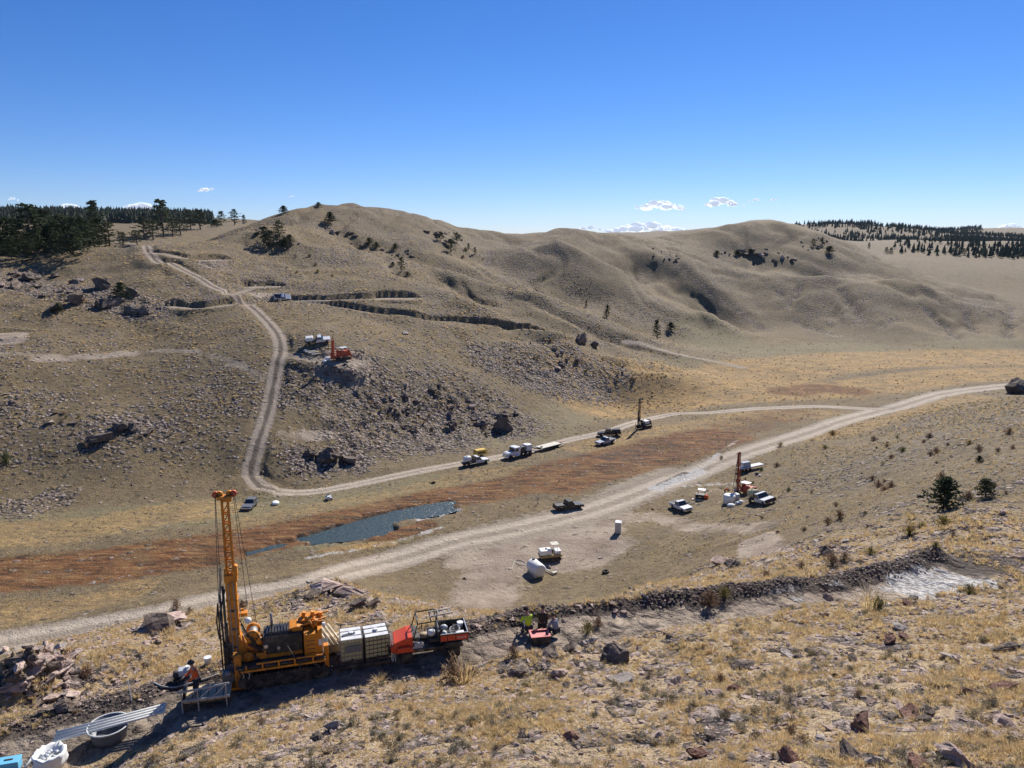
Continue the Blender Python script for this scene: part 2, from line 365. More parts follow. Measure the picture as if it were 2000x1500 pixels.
for q in ([(1085,1105),(1130,1097),(1165,1080),(1200,1062),(1215,1045)],[(1090,1112),(1145,1103),(1185,1082),(1225,1052)],[(1010,1075),(1035,1062),(1065,1058)],[(1120,1045),(1150,1038),(1180,1040),(1200,1052)],[(860,1120),(930,1105),(1000,1098)],[(880,1165),(940,1140),(990,1122)],[(900,1170),(960,1145),(1010,1125)],[(1000,1040),(1080,1025),(1160,1012)],[(1250,1040),(1330,1030),(1450,1025)],[(1250,1050),(1330,1040),(1430,1034)]):
    paint('wet', q, .1, .9, .42)
paint('mud', [(1480,1050),(1500,1085),(1490,1120)], 1.5, 4, .8)
paint('mud', [(1380,960),(1430,975),(1500,975)], 2, 8, .35)
paint('dirt', None, 1.2, 3.0, .9, UPR); ruts(UPR, 2.2)
paint('dirt', None, 1.5, 2.7, .8, HILL); ruts(HILL, 2.6)
for i, L in enumerate(BRS):
    paint('dirt', None, 1.4, 2.6, .8 if i not in (1,) else .45, L)
for L in PADS: paint('mud', None, 3.5, 6.0, .8, L)
paint('mud', [(640,722),(700,722)], 2, 7, .7); paint('mud', [(500,575),(545,575)], 2, 5, .6); paint('mud', [(400,517),(435,515)], 2, 5, .6)
paint('dirt', [(0,690),(150,697),(300,685),(400,690),(460,710),(510,738)], .6, 2.4, .55)
paint('mud', [(80,700),(170,697),(260,690)], 1, 4, .7)
paint('mud', [(-20,660),(30,660)], 2, 5, .9)
paint('mud', [(560,850),(640,845)], 1, 4, .6); paint('mud', [(630,760),(640,820)], .5, 2.5, .4)
paint('salt', [(610,628),(680,632)], .5, 2, .35); paint('salt', [(700,770),(640,800),(600,840)], .5, 2.4, .25)
# marsh and dry meadow
paint('marsh', [(-60,1120),(0,1115),(100,1110),(250,1090),(400,1070),(520,1050),(640,1025),(760,1000),(860,975),(960,958),(1060,935),(1150,925),(1250,910)], 4, 9, 1)
paint('marsh', [(1080,935),(1180,905),(1300,880),(1400,855)], 6, 14, 1)
paint('marsh', [(1380,850),(1500,820),(1560,808)], 4, 12, .55)
paint('marsh', [(480,1075),(600,1055),(760,1045),(830,1025)], 1.5, 4, .9)
paint('marsh', [(0,1140),(200,1120),(420,1085)], 2, 6, .9)
paint('marsh', [(1540,765),(1600,758),(1660,765)], 5, 12, .8)
paint('gold', [(1190,790),(1260,780),(1330,755),(1420,745),(1520,720),(1650,705),(1800,700),(2000,700),(2150,700)], 12, 34, 1)
paint('gold', [(1300,780),(1450,770),(1700,755),(1850,735),(2000,728)], 8, 20, .9)
paint('gold', [(1150,870),(1280,850),(1450,815),(1600,808)], 5, 12, .6)
paint('gold', [(1560,860),(1700,830),(1800,800),(1900,775)], 4, 12, .6)
paint('gold', [(-60,1050),(150,1035),(300,1010),(420,995)], 4, 11, .6)
paint('gold', [(0,1200),(120,1190),(260,1150)], 2, 7, .6); paint('gold', [(150,1300),(250,1270),(300,1240)], 3, 8, .5)
paint('gold', [(500,1020),(600,1000),(760,975),(900,940),(1000,925)], 4, 9, .5)
paint('olive', [(0,1040),(200,1020),(400,1000),(560,985),(700,965),(850,950)], 6, 12, .8)
paint('olive', [(900,860),(1050,850),(1150,800),(1250,740)], 6, 18, .6)
paint('olive', [(1380,650),(1500,690),(1650,680),(1800,690),(2000,680)], 16, 34, .7)
paint('olive', [(1250,730),(1350,715),(1420,720)], 10, 22, .6)
paint('olive', [(1100,1130),(1250,1060),(1400,1010),(1550,960),(1700,900),(1850,820)], 8, 22, .4)
paint('salt', [(1600,650),(1640,660),(1700,672)], 3, 9, .45); paint('salt', [(1280,955),(1330,935),(1370,920)], .8, 3.5, 1); paint('salt', [(1330,950),(1400,945),(1440,945)], .5, 2, .7)
paint('salt', [(1360,925),(1440,860)], .3, 1.2, .7); paint('salt', [(1270,965),(1200,985)], .5, 1.5, .6)
paint('salt', [(820,1014),(860,1008),(892,998)], .5, 1.8, 1); paint('olive', [(590,1066),(700,1060),(790,1052)], .8, 2.5, 1); paint('gold', [(640,1075),(700,1068),(760,1060)], .5, 2.2, 1); paint('gold', [(-60,1100),(100,1095),(260,1072),(400,1052),(520,1040)], .6, 3.5, .8); paint('wet', [(580,1048),(640,1034),(700,1016),(760,999),(880,979)], .3, 1.3, .6); paint('salt', [(600,1090),(720,1070),(800,1050),(860,1030)], .2, 1.4, .7)
paint('salt', [(0,1160),(200,1135),(330,1110)], .2, 1.2, .5)
paint('wet', [(1180,895),(1300,870)], 2, 7, .5); paint('wet', [(1560,745),(1640,750)], 1, 5, .4); paint('wet', [(1600,722),(1780,722)], .8, 3, .4); paint('wet', [(1290,948),(1340,925)], .6, 2.2, .8)
for L, r, s_ in ROCKY: paint('rocky', None, r*.6, r*1.5, s_, L)
for L, dp in GULLY: paint('rocky', None, .6, 3.5, .7, L)
# whole hill sides carry scattered stone
hillf = sm(1.5, 7, np.abs(H0(xf, yf)-VZ))
stony = hillf*(.30+.34*fbm(xf/26, yf/26, 3))*(1-sm(420, 700, np.hypot(xf, yf))*.6)
stony += hillf*.17*sm(-20, -90, xf)*(1-sm(190, 240, yf))*sm(110, 140, yf)
ch['rocky'] = np.maximum(ch['rocky'], np.clip(stony, 0, .75)*.75)
# cut track
paint('mud', None, .9, 1.6, 1, LEDGE)
bermL = np.c_[BERM, BERM[:,0]*0]
paint('wet', None, .7, 1.5, .95, bermL); paint('wet', [(-60,1512,28.8),(60,1490,29.5),(250,1440,31),(430,1378,33),(620,1312,34.3),(750,1290,35),(950,1262,36)], .8, 2.6, .5); paint('wet', [(800,1285,35),(1050,1245,37),(1300,1210,39.5),(1600,1165,42.5)], .5, 1.8, .42); paint('mud', None, 1.0, 1.7, 1, bermL)
for q in (-.55,.55):
    Lt = LEDGE.copy(); t_ = np.gradient(Lt[:,:2], axis=0); t_ /= np.hypot(t_[:,0], t_[:,1])[:,None]; Lt[:,0] -= t_[:,1]*q; Lt[:,1] += t_[:,0]*q; paint('wet', None, .08, .4, .36, Lt)
paint('wet', [(1880,1095,47.5),(1950,1095,48.5),(2040,1090,49)], 1.2, 2.6, .95)
paint('salt', [(1790,1135,44.2),(1850,1120,45.2)], .9, 2.2, 1); paint('salt', [(1850,1120,45.2),(1930,1128,44.8)], .3, 1.2, .9); paint('salt', [(1560,1190,42),(1680,1160,43),(1790,1135,44.2)], .2, 1.3, .45); paint('salt',[(1480,1190,42.2),(1650,1155,44.6)],.1,.8,.6)
paint('gold', [(1000,1320),(1200,1280),(1400,1250),(1600,1230),(1800,1200),(2000,1180)], 2, 5, .38)
paint('gold', [(200,1460),(450,1420),(700,1340),(900,1320)], 1.5, 4, .3)
for L in (MAIN, UPR): pass
# roads win over plants
for k in ('marsh','gold','olive','rocky'): ch[k] *= 1-np.clip(ch['dirt']*1.2, 0, 1)*.9
def attr(me, name, arrs):
    a = me.color_attributes.new(name, 'FLOAT_COLOR', 'POINT')
    d = np.zeros((NV, 4), np.float32)
    for i, q in enumerate(arrs): d[:, i] = q
    a.data.foreach_set('color', d.ravel())
attr(gme, 'coverA', [ch['dirt'], ch['marsh'], ch['gold'], ch['mud']])
attr(gme, 'coverB', [ch['rocky'], ch['olive'], ch['salt'], ch['wet']])
dl_, _, _ = nearest(xf, yf, HILL[::2]); hillroad = 1-sm(3, 6, dl_)
nearz = (1-sm(62, 95, np.hypot(xf, yf)))
attr(gme, 'coverC', [np.clip(lat, -9, 9), hillroad, sm(700, 2500, np.hypot(xf, yf)), nearz])

# ------------------------------------------------------------------ shader helpers
class NB:
    def __init__(s, name):
        s.m = bpy.data.materials.new(name); s.m.use_nodes = True; s.t = s.m.node_tree; s.n = s.t.nodes; s.l = s.t.links
        s.p = s.n['Principled BSDF']; s.p.inputs['Specular IOR Level'].default_value = .25
    def node(s, t, **k):
        q = s.n.new(t)
        for a, b in k.items(): setattr(q, a, b)
        return q
    def val(s, q, sock, v):
        if isinstance(v, bpy.types.NodeSocket): s.l.new(v, q.inputs[sock])
        else: q.inputs[sock].default_value = v
    def math(s, op, a, b=0.0, c=None, clamp=False):
        q = s.node('ShaderNodeMath', operation=op, use_clamp=clamp); s.val(q, 0, a); s.val(q, 1, b)
        if c is not None: s.val(q, 2, c)
        return q.outputs[0]
    def mix(s, f, a, b, mode='MIX'):
        q = s.node('ShaderNodeMix', data_type='RGBA', blend_type=mode); s.val(q, 0, f)
        for i, v in ((6, a), (7, b)):
            if isinstance(v, tuple): v = (*v, 1) if len(v) == 3 else v
            s.val(q, i, v)
        return q.outputs[2]
    def noise(s, scale, detail=3, rough=.55, vec=None, dist=0.0):
        q = s.node('ShaderNodeTexNoise'); q.inputs['Scale'].default_value = scale; q.inputs['Detail'].default_value = detail
        q.inputs['Roughness'].default_value = rough; q.inputs['Distortion'].default_value = dist
        if vec is not None: s.l.new(vec, q.inputs['Vector'])
        return q.outputs['Fac']
    def vor(s, scale, vec=None, feature='F1', out='Distance', rand=1.0):
        q = s.node('ShaderNodeTexVoronoi', feature=feature); q.inputs['Scale'].default_value = scale; q.inputs['Randomness'].default_value = rand
        if vec is not None: s.l.new(vec, q.inputs['Vector'])
        return q.outputs[out]
    def ramp(s, f, a, b, smooth=True):
        q = s.node('ShaderNodeMapRange', interpolation_type='SMOOTHSTEP' if smooth else 'LINEAR'); s.val(q, 0, f)
        q.inputs[1].default_value = a; q.inputs[2].default_value = b; return q.outputs[0]
    def bump(s, h, dist=.1, strength=1, prev=None):
        q = s.node('ShaderNodeBump'); q.inputs['Distance'].default_value = dist; q.inputs['Strength'].default_value = strength
        s.l.new(h, q.inputs['Height'])
        if prev is not None: s.l.new(prev, q.inputs['Normal'])
        return q.outputs[0]
    def done(s, colr, rough=.9, normal=None):
        s.val(s.p, 'Base Color', colr if not isinstance(colr, tuple) else (*colr, 1)); s.val(s.p, 'Roughness', rough)
        if normal is not None: s.l.new(normal, s.p.inputs['Normal'])
        return s.m
def ground_material():
    b = NB('ground_soil_and_grass')
    pos = b.node('ShaderNodeNewGeometry').outputs['Position']
    def sep(nm):
        a = b.node('ShaderNodeAttribute', attribute_name=nm); q = b.node('ShaderNodeSeparateColor'); b.l.new(a.outputs['Color'], q.inputs[0]); return list(q.outputs)+[a.outputs['Alpha']]
    dirt, marsh, gold, mud = sep('coverA'); rocky, olive, salt, wet = sep('coverB'); latc, hillm, farm, nearm = sep('coverC')
    nL = b.noise(.02, 3, .6, pos); nM = b.noise(.16, 4, .6, pos); nS = b.noise(.9, 4, .65, pos); nF = b.noise(3.6, 3, .7, pos); nX = b.noise(22, 3, .7, pos)
    edge = b.math('ADD', b.math('MULTIPLY', b.math('SUBTRACT', nS, .5), .9), b.math('MULTIPLY', b.math('SUBTRACT', nM, .5), .9))
    def soft(mask, lo=.35, hi=.65, e=1.0):   # mask eaten by noise so that edges are ragged
        return b.ramp(b.math('ADD', mask, b.math('MULTIPLY', edge, e)), lo, hi)
    # dry grass over stony soil
    grass = b.mix(b.ramp(nM, .32, .68), (.122,.088,.042), (.232,.166,.078))
    grass = b.mix(b.math('MULTIPLY', b.ramp(nL, .45, .62), .5), grass, (.17,.135,.08))
    soil = b.mix(b.ramp(nS, .3, .7), (.13,.096,.056), (.26,.192,.112))
    tuft = b.ramp(nF, .42, .56)
    c = b.mix(b.math('MULTIPLY', tuft, .75), soil, grass)
    c = b.mix(b.math('MULTIPLY', b.ramp(b.noise(1.7, 3, .75, pos), .55, .68), .62), c, (.095,.082,.055))
    c = b.mix(b.math('MULTIPLY', b.ramp(nX, .6, .75), .35), c, (.40,.34,.27))
    c = b.mix(b.math('MULTIPLY', nearm, .8), c, b.mix(b.ramp(nF, .35, .65), b.mix(b.ramp(nS, .35, .6), (.34,.24,.15), (.48,.35,.19)), b.mix(b.ramp(nX, .4, .6), (.24,.17,.11), (.60,.47,.31))))
    c = b.mix(soft(olive, .3, .9), c, b.mix(nS, (.13,.115,.06), (.27,.215,.12)))
    # gold meadow
    st = b.node('ShaderNodeMapping'); b.l.new(pos, st.inputs['Vector']); st.inputs['Scale'].default_value = (.12,.55,.5); st.inputs['Rotation'].default_value = (0,0,R(-14))
    gcol = b.mix(b.ramp(nS, .3, .7), (.29,.175,.068), (.46,.30,.125)); gcol = b.mix(b.math('MULTIPLY', b.ramp(nM, .42, .62), .6), gcol, (.20,.145,.075)); gcol = b.mix(b.math('MULTIPLY', b.ramp(b.noise(1.1, 5, .7, st.outputs[0]), .5, .64), .7), gcol, (.15,.10,.055))
    c = b.mix(soft(gold, .25, .8, .9), c, gcol)
    # rust-coloured marsh
    nst = b.noise(1.6, 5, .7, st.outputs[0])
    mcol = b.mix(b.ramp(nst, .38, .6), (.055,.026,.013), (.22,.093,.033)); mcol = b.mix(b.ramp(nst, .56, .70), mcol, (.34,.23,.10)); mcol = b.mix(b.math('MULTIPLY', b.ramp(nM, .45, .7), .55), mcol, (.20,.13,.06))
    mcol = b.mix(b.ramp(b.noise(.35, 4, .7, pos), .50, .70), mcol, b.mix(nF, (.30,.17,.06), (.12,.055,.022))); mcol = b.mix(b.math('MULTIPLY', b.ramp(nF, .55, .7), .6), mcol, (.045,.025,.015))
    c = b.mix(soft(marsh, .25, .85, 1.5), c, mcol)
    # stones
    v1 = b.node('ShaderNodeTexVoronoi'); v1.inputs['Scale'].default_value = 1.1; b.l.new(pos, v1.inputs['Vector'])
    sc = b.node('ShaderNodeSeparateColor'); b.l.new(v1.outputs['Color'], sc.inputs[0])
    stone = b.mix(sc.outputs[0], (.13,.105,.09), (.44,.345,.29)); stone = b.mix(b.ramp(v1.outputs['Distance'], .38, .62), stone, (.05,.042,.035))
    v2 = b.node('ShaderNodeTexVoronoi'); v2.inputs['Scale'].default_value = 3.3; b.l.new(pos, v2.inputs['Vector'])
    sc2 = b.node('ShaderNodeSeparateColor'); b.l.new(v2.outputs['Color'], sc2.inputs[0])
    stone2 = b.mix(sc2.outputs[1], (.17,.135,.11), (.50,.40,.34)); stone2 = b.mix(b.ramp(v2.outputs['Distance'], .35, .6), stone2, (.07,.055,.045))
    stone = b.mix(b.ramp(nS, .45, .55), stone, stone2)
    pick = b.ramp(b.math('ADD', rocky, b.math('MULTIPLY', b.math('SUBTRACT', sc.outputs[2], .5), 1.1)), .45, .6)
    c = b.mix(pick, c, stone)
    # bare disturbed ground and roads
    mudc = b.mix(b.ramp(nM, .35, .65), (.27,.205,.155), (.40,.32,.24)); mudc = b.mix(b.math('MULTIPLY', b.ramp(nF, .5, .7), .5), mudc, (.15,.11,.09))
    c = b.mix(soft(mud, .3, .7, .8), c, mudc)
    road = b.mix(b.ramp(nS, .3, .7), (.36,.295,.225), (.47,.39,.30))
    al = b.math('ABSOLUTE', latc); wob = b.math('ADD', al, b.math('MULTIPLY', b.math('SUBTRACT', nM, .5), .5))
    rut = b.math('SUBTRACT', 1.0, b.ramp(b.math('ABSOLUTE', b.math('SUBTRACT', wob, .45)), .08, .30))
    ctr = b.math('SUBTRACT', 1.0, b.ramp(wob, .05, .28)); out = b.ramp(wob, .72, .95)
    road = b.mix(b.math('MULTIPLY', b.math('MAXIMUM', ctr, out), .5), road, b.mix(nF, (.12,.095,.07), (.28,.22,.16)))
    road = b.mix(b.math('MULTIPLY', rut, .45), road, (.52,.43,.335))
    road = b.mix(b.math('MULTIPLY', hillm, .55), road, (.20,.15,.11)); road = b.mix(b.math('MULTIPLY', hillm, b.math('MULTIPLY', ctr, .75)), road, (.10,.075,.055)); road = b.mix(b.math('MULTIPLY', hillm, b.math('MULTIPLY', rut, .6)), road, (.42,.33,.25))
    cv = b.node('ShaderNodeCombineXYZ'); b.l.new(b.math('MULTIPLY', latc, 5.5), cv.inputs[0]); b.l.new(b.math('MULTIPLY', nM, 1.5), cv.inputs[1])
    strk = b.noise(1.0, 3, .7, cv.outputs[0]); road = b.mix(b.math('MULTIPLY', b.ramp(strk, .5, .66), .45), road, (.17,.135,.10))
    c = b.mix(soft(dirt, .25, .7, 1.0), c, road)
    c = b.mix(b.math('MULTIPLY', soft(wet, .35, .7, .9), .9), c, (.068,.052,.042))
    c = b.mix(b.math('MULTIPLY', soft(salt, .55, .95, 1.9), .85), c, b.mix(b.ramp(nF, .4, .6), (.30,.28,.26), (.62,.60,.57)))
    c = b.mix(b.math('MULTIPLY', farm, .5), c, (.17,.130,.08))
    h1 = b.bump(nS, .5, .55); 
    hh = b.math('ADD', nF, b.math('MULTIPLY', nX, .25)); h2 = b.bump(hh, .16, .9, h1)
    h3 = b.bump(b.math('MULTIPLY', b.math('SUBTRACT', 1.0, v1.outputs['Distance']), pick), .7, .9, h2)
    return b.done(c, .92, h3)
ground = bpy.data.objects.new('ground', gme); col.objects.link(ground); ground['kind'] = 'structure'
gme.materials.append(ground_material())
# water of the pond and the creek
def water_mat():
    b = NB('pond_water'); pos = b.node('ShaderNodeNewGeometry').outputs['Position']
    m = b.node('ShaderNodeMapping'); b.l.new(pos, m.inputs['Vector']); m.inputs['Scale'].default_value = (.6,1.6,1)
    n = b.noise(2.2, 4, .6, m.outputs[0]); b.p.inputs['Specular IOR Level'].default_value = .5
    return b.done(b.mix(b.ramp(n, .4, .62), (.035,.060,.066), (.075,.105,.105)), .22, b.bump(n, .25, .7))
bm = bmesh.new()
P2 = [Vector((p[0], p[1], WATER_Z)) for p in pond]; c0 = sum(P2, Vector())/len(P2)
P2 = [c0+(p-c0)*1.10 for p in P2]; bm.faces.new([bm.verts.new(p) for p in P2])
for i in range(len(creek)-1):
    a, b_ = Vector((*creek[i,:2], WATER_Z-.004)), Vector((*creek[i+1,:2], WATER_Z-.004)); t = (b_-a).normalized(); nn = Vector((-t.y, t.x, 0))*1.6
    bm.faces.new([bm.verts.new(q) for q in (a-nn, b_-nn, b_+nn, a+nn)])
bmesh.ops.recalc_face_normals(bm, faces=bm.faces)
for f in bm.faces:
    if f.normal.z < 0: f.normal_flip()
me = bpy.data.meshes.new('pond_water'); bm.to_mesh(me); me.materials.append(water_mat())
o = bpy.data.objects.new('pond_water', me); col.objects.link(o); o['kind'] = 'structure'
# ------------------------------------------------------------------ naming helpers
def tag(o, label=None, cat=None, group=None, kind=None):
    if label: o['label'] = label
    if cat: o['category'] = cat
    if group: o['group'] = group
    if kind: o['kind'] = kind
    return o
def empty(name, loc=(0,0,0), rz=0, label=None, cat=None, group=None, scale=1):
    o = bpy.data.objects.new(name, None); col.objects.link(o); o.location = loc; o.rotation_euler = (0,0,rz) if not hasattr(rz, '__len__') else rz
    o.scale = (scale,)*3; o.empty_display_size = .1
    return tag(o, label, cat, group)
def copy_tree(o, parent=None):
    c = o.copy(); col.objects.link(c); c.parent = parent
    for ch_ in list(o.children): copy_tree(ch_, c)
    return c
def obj(name, me, m=None, parent=None, loc=None):
    o = bpy.data.objects.new(name, me); col.objects.link(o)
    if m is not None and not me.materials: me.materials.append(m)
    if parent: o.parent = parent
    if loc is not None: o.location = loc
    return o
def bm_mesh(bm, name, smooth=False):
    me = bpy.data.meshes.new(name); bm.to_mesh(me); bm.free()
    if smooth: me.polygons.foreach_set('use_smooth', np.ones(len(me.polygons), bool))
    return me
# ------------------------------------------------------------------ natural materials
def rnd_out(b): return b.node('ShaderNodeObjectInfo').outputs['Random']
def rock_mat(name, c1, c2, lich=.5):
    b = NB(name); tc = b.node('ShaderNodeTexCoord').outputs['Object']; r = rnd_out(b)
    n = b.noise(3, 4, .6, tc); n2 = b.noise(9, 3, .7, tc)
    c = b.mix(b.ramp(n, .3, .7), c1, c2); c = b.mix(b.math('MULTIPLY', r, .55), c, tuple(q*.45 for q in c1))
    c = b.mix(b.math('MULTIPLY', b.ramp(n2, .55, .68), lich), c, (.40,.36,.31)); c = b.mix(b.math('MULTIPLY', b.ramp(n2, .42, .32), .5), c, (.05,.045,.04))
    return b.done(c, .9, b.bump(b.noise(6, 5, .7, tc), .12, .8))
M_rock = rock_mat('rock_pink_granite', (.42,.285,.23), (.70,.55,.46), .45)
M_rockd = rock_mat('rock_dark_lichen', (.115,.085,.066), (.25,.19,.15), .4)
M_rockr = rock_mat('rock_red_brown', (.16,.075,.055), (.30,.17,.125), .15)
M_rockw = rock_mat('rock_pale', (.40,.33,.28), (.60,.52,.46), .2)
def leaf_mat(name, cols, rough=.8, trans=.25):
    b = NB(name); r = rnd_out(b)
    q = b.node('ShaderNodeValToRGB'); b.l.new(r, q.inputs[0]); el = q.color_ramp.elements; el[0].color = (*cols[0],1); el[1].color = (*cols[-1],1)
    for i, c_ in enumerate(cols[1:-1]): e = el.new((i+1)/(len(cols)-1)); e.color = (*c_,1)
    tc = b.node('ShaderNodeTexCoord').outputs['Object']
    c = b.mix(b.noise(5, 2, .5, tc), q.outputs[0], b.mix(1.0, q.outputs[0], (1.3,1.25,1.15), 'MULTIPLY'))
    c = b.mix(b.ramp(b.noise(14,2,.5,tc), .3,.55), b.mix(1.0, q.outputs[0], (.6,.6,.6), 'MULTIPLY'), c)
    b.done(c, rough)
    t = b.node('ShaderNodeBsdfTranslucent'); b.l.new(c, t.inputs[0]); ms = b.node('ShaderNodeMixShader'); ms.inputs[0].default_value = trans
    b.l.new(b.p.outputs[0], ms.inputs[1]); b.l.new(t.outputs[0], ms.inputs[2]); b.l.new(ms.outputs[0], b.n['Material Output'].inputs['Surface'])
    return b.m
M_straw = leaf_mat('dry_grass', [(.66,.49,.26),(.76,.60,.34),(.52,.41,.22),(.68,.48,.25)], .8, .45)
M_sage = leaf_mat('sage_grey', [(.28,.25,.18),(.38,.34,.26),(.25,.22,.13),(.34,.26,.17)], .8, .35)
M_green = leaf_mat('shrub_olive', [(.10,.12,.045),(.24,.20,.06),(.30,.21,.07)])
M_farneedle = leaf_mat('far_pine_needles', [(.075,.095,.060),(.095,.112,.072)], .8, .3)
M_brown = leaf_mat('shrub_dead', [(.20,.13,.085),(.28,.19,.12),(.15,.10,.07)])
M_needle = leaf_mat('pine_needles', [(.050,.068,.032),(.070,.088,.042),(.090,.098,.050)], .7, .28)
def bark_mat():
    b = NB('bark'); tc = b.node('ShaderNodeTexCoord').outputs['Object']; n = b.noise(8, 4, .7, tc)
    return b.done(b.mix(n, (.07,.05,.038), (.17,.125,.095)), .95, b.bump(n, .05, .8))
M_bark = bark_mat()
# ------------------------------------------------------------------ rock, tuft and shrub meshes
def rock_mesh(seed, n=16, sq=(1,.8,.55), rough=.12, chips=0):
    r = random.Random(seed); bm = bmesh.new(); vs = []
    for i in range(n):
        v = Vector((r.gauss(0,1), r.gauss(0,1), r.gauss(0,1))).normalized()*(1+r.uniform(-rough, rough)*1.6)
        vs.append(bm.verts.new((v.x*sq[0]*.5, v.y*sq[1]*.5, v.z*sq[2]*.5)))
    g = bmesh.ops.convex_hull(bm, input=vs)
    bmesh.ops.delete(bm, geom=[v for v in bm.verts if not v.link_faces], context='VERTS')
    if chips:
        bmesh.ops.subdivide_edges(bm, edges=bm.edges[:], cuts=chips, use_grid_fill=True)
        for v in bm.verts: v.co += Vector((r.uniform(-1,1), r.uniform(-1,1), r.uniform(-1,1)))*rough*.22
        bmesh.ops.triangulate(bm, faces=bm.faces[:])
    return bm_mesh(bm, 'rock')
ROCKS_LO = [rock_mesh(i, 12, (1, random.uniform(.6,.95), random.uniform(.3,.65))) for i in range(8)]
ROCKS_HI = [rock_mesh(50+i, 15, (1, random.uniform(.65,.95), random.uniform(.35,.75)), .18, 2) for i in range(12)]
def tuft_mesh(seed, n=26, w=.35, h=.5, bw=.022, up=.7, twig=0):
    r = random.Random(seed); bm = bmesh.new()
    for i in range(n):
        a = r.uniform(0, 6.283); rad = r.random()**.7*w*.35; p = Vector((math.cos(a)*rad, math.sin(a)*rad, -.03))
        d = Vector((math.cos(a), math.sin(a), 0)); side = Vector((-math.sin(a+r.uniform(-1,1)), math.cos(a), 0)).normalized()*bw*r.uniform(.6,1.4)
        L = h*r.uniform(.5,1.05); ln = r.uniform(.05,1-up)*L*1.6
        m = p+d*ln*.45+Vector((0,0,L*.6)); t = p+d*ln*1.15+Vector((0,0,L*r.uniform(.8,1)))
        v = [bm.verts.new(q) for q in (p-side, p+side, m+side*.8, m-side*.8, t)]
        bm.faces.new((v[0], v[1], v[2], v[3])); bm.faces.new((v[3], v[2], v[4]))
    return bm_mesh(bm, 'tuft')
def bush_mesh(seed, n=70, w=.9, h=.6, leaf=.07):
    r = random.Random(seed); bm = bmesh.new()
    for i in range(n):
        a = r.uniform(0, 6.283); e = r.uniform(.1, 1.5); L = r.uniform(.55,1)
        d = Vector((math.cos(a)*math.cos(e)*w*.5, math.sin(a)*math.cos(e)*w*.5, math.sin(e)*h))*L
        s = Vector((r.gauss(0,1), r.gauss(0,1), r.gauss(0,.4))).normalized()*.008
        v = [bm.verts.new(q) for q in (Vector((0,0,-.03))-s, Vector((0,0,-.03))+s, d+s*.5)]; bm.faces.new(v)
        for k in range(3):
            c_ = d*r.uniform(.6,1.05)+Vector((r.gauss(0,.04)*w, r.gauss(0,.04)*w, r.gauss(0,.03)))
            u1 = Vector((r.gauss(0,1), r.gauss(0,1), r.gauss(0,1))).normalized()*leaf*r.uniform(.6,1.3); u2 = u1.orthogonal().normalized()*leaf*.5
            bm.faces.new([bm.verts.new(q) for q in (c_-u1, c_+u2, c_+u1, c_-u2)])
    return bm_mesh(bm, 'bush')
TUFTS = [tuft_mesh(i, 30, .42, .32+.06*(i%3), .013, .35+.1*(i%3)) for i in range(6)]
CLUMPS = [tuft_mesh(20+i, 16, .8, .42, .055, .3) for i in range(5)]
SAGES = [bush_mesh(i, 46, .8, .38, .05) for i in range(4)]
BUSHES = [bush_mesh(10+i, 120, 1.0, .75, .05) for i in range(4)]
# ------------------------------------------------------------------ scatter by geometry nodes (uncountable cover only)
lib = bpy.data.collections.new('library')
def scatter(name, label, meshes, mat, pts, scl, rot=None):
    c_ = bpy.data.collections.new(name+'_kinds')
    for i, m in enumerate(meshes):
        m2 = m.copy(); m2.materials.clear(); m2.materials.append(mat); o = bpy.data.objects.new(name+'_kind', m2); c_.objects.link(o)
    n = len(pts); me = bpy.data.meshes.new(name); me.vertices.add(n); me.vertices.foreach_set('co', pts.astype(np.float32).ravel())
    a = me.attributes.new('sz', 'FLOAT_VECTOR', 'POINT'); a.data.foreach_set('vector', scl.astype(np.float32).ravel())
    if rot is None: rot = np.c_[rng.normal(0,.18,n), rng.normal(0,.18,n), rng.uniform(0,6.283,n)]
    a = me.attributes.new('rt', 'FLOAT_VECTOR', 'POINT'); a.data.foreach_set('vector', rot.astype(np.float32).ravel())
    a = me.attributes.new('ix', 'INT', 'POINT'); a.data.foreach_set('value', rng.integers(0, len(meshes), n).astype(np.int32))
    o = bpy.data.objects.new(name, me); col.objects.link(o); o['kind'] = 'stuff'; o['label'] = label
    ng = bpy.data.node_groups.new(name, 'GeometryNodeTree')
    ng.interface.new_socket('Geometry', in_out='INPUT', socket_type='NodeSocketGeometry'); ng.interface.new_socket('Geometry', in_out='OUTPUT', socket_type='NodeSocketGeometry')
    N = ng.nodes; L = ng.links; gi = N.new('NodeGroupInput'); go = N.new('NodeGroupOutput')
    ci = N.new('GeometryNodeCollectionInfo'); ci.inputs['Collection'].default_value = c_; ci.inputs['Separate Children'].default_value = True
    ip = N.new('GeometryNodeInstanceOnPoints'); ip.inputs['Pick Instance'].default_value = True
    def na_(nm, t):
        q = N.new('GeometryNodeInputNamedAttribute'); q.data_type = t; q.inputs['Name'].default_value = nm; return [s for s in q.outputs if s.enabled and s.name == 'Attribute'][0]
    e2r = N.new('FunctionNodeEulerToRotation'); L.new(na_('rt', 'FLOAT_VECTOR'), e2r.inputs[0]); L.new(e2r.outputs[0], ip.inputs['Rotation'])
    L.new(na_('sz', 'FLOAT_VECTOR'), ip.inputs['Scale']); L.new(na_('ix', 'INT'), ip.inputs['Instance Index'])
    L.new(gi.outputs[0], ip.inputs['Points']); L.new(ci.outputs[0], ip.inputs['Instance']); L.new(ip.outputs[0], go.inputs[0])
    md = o.modifiers.new('scatter', 'NODES'); md.node_group = ng
    return o
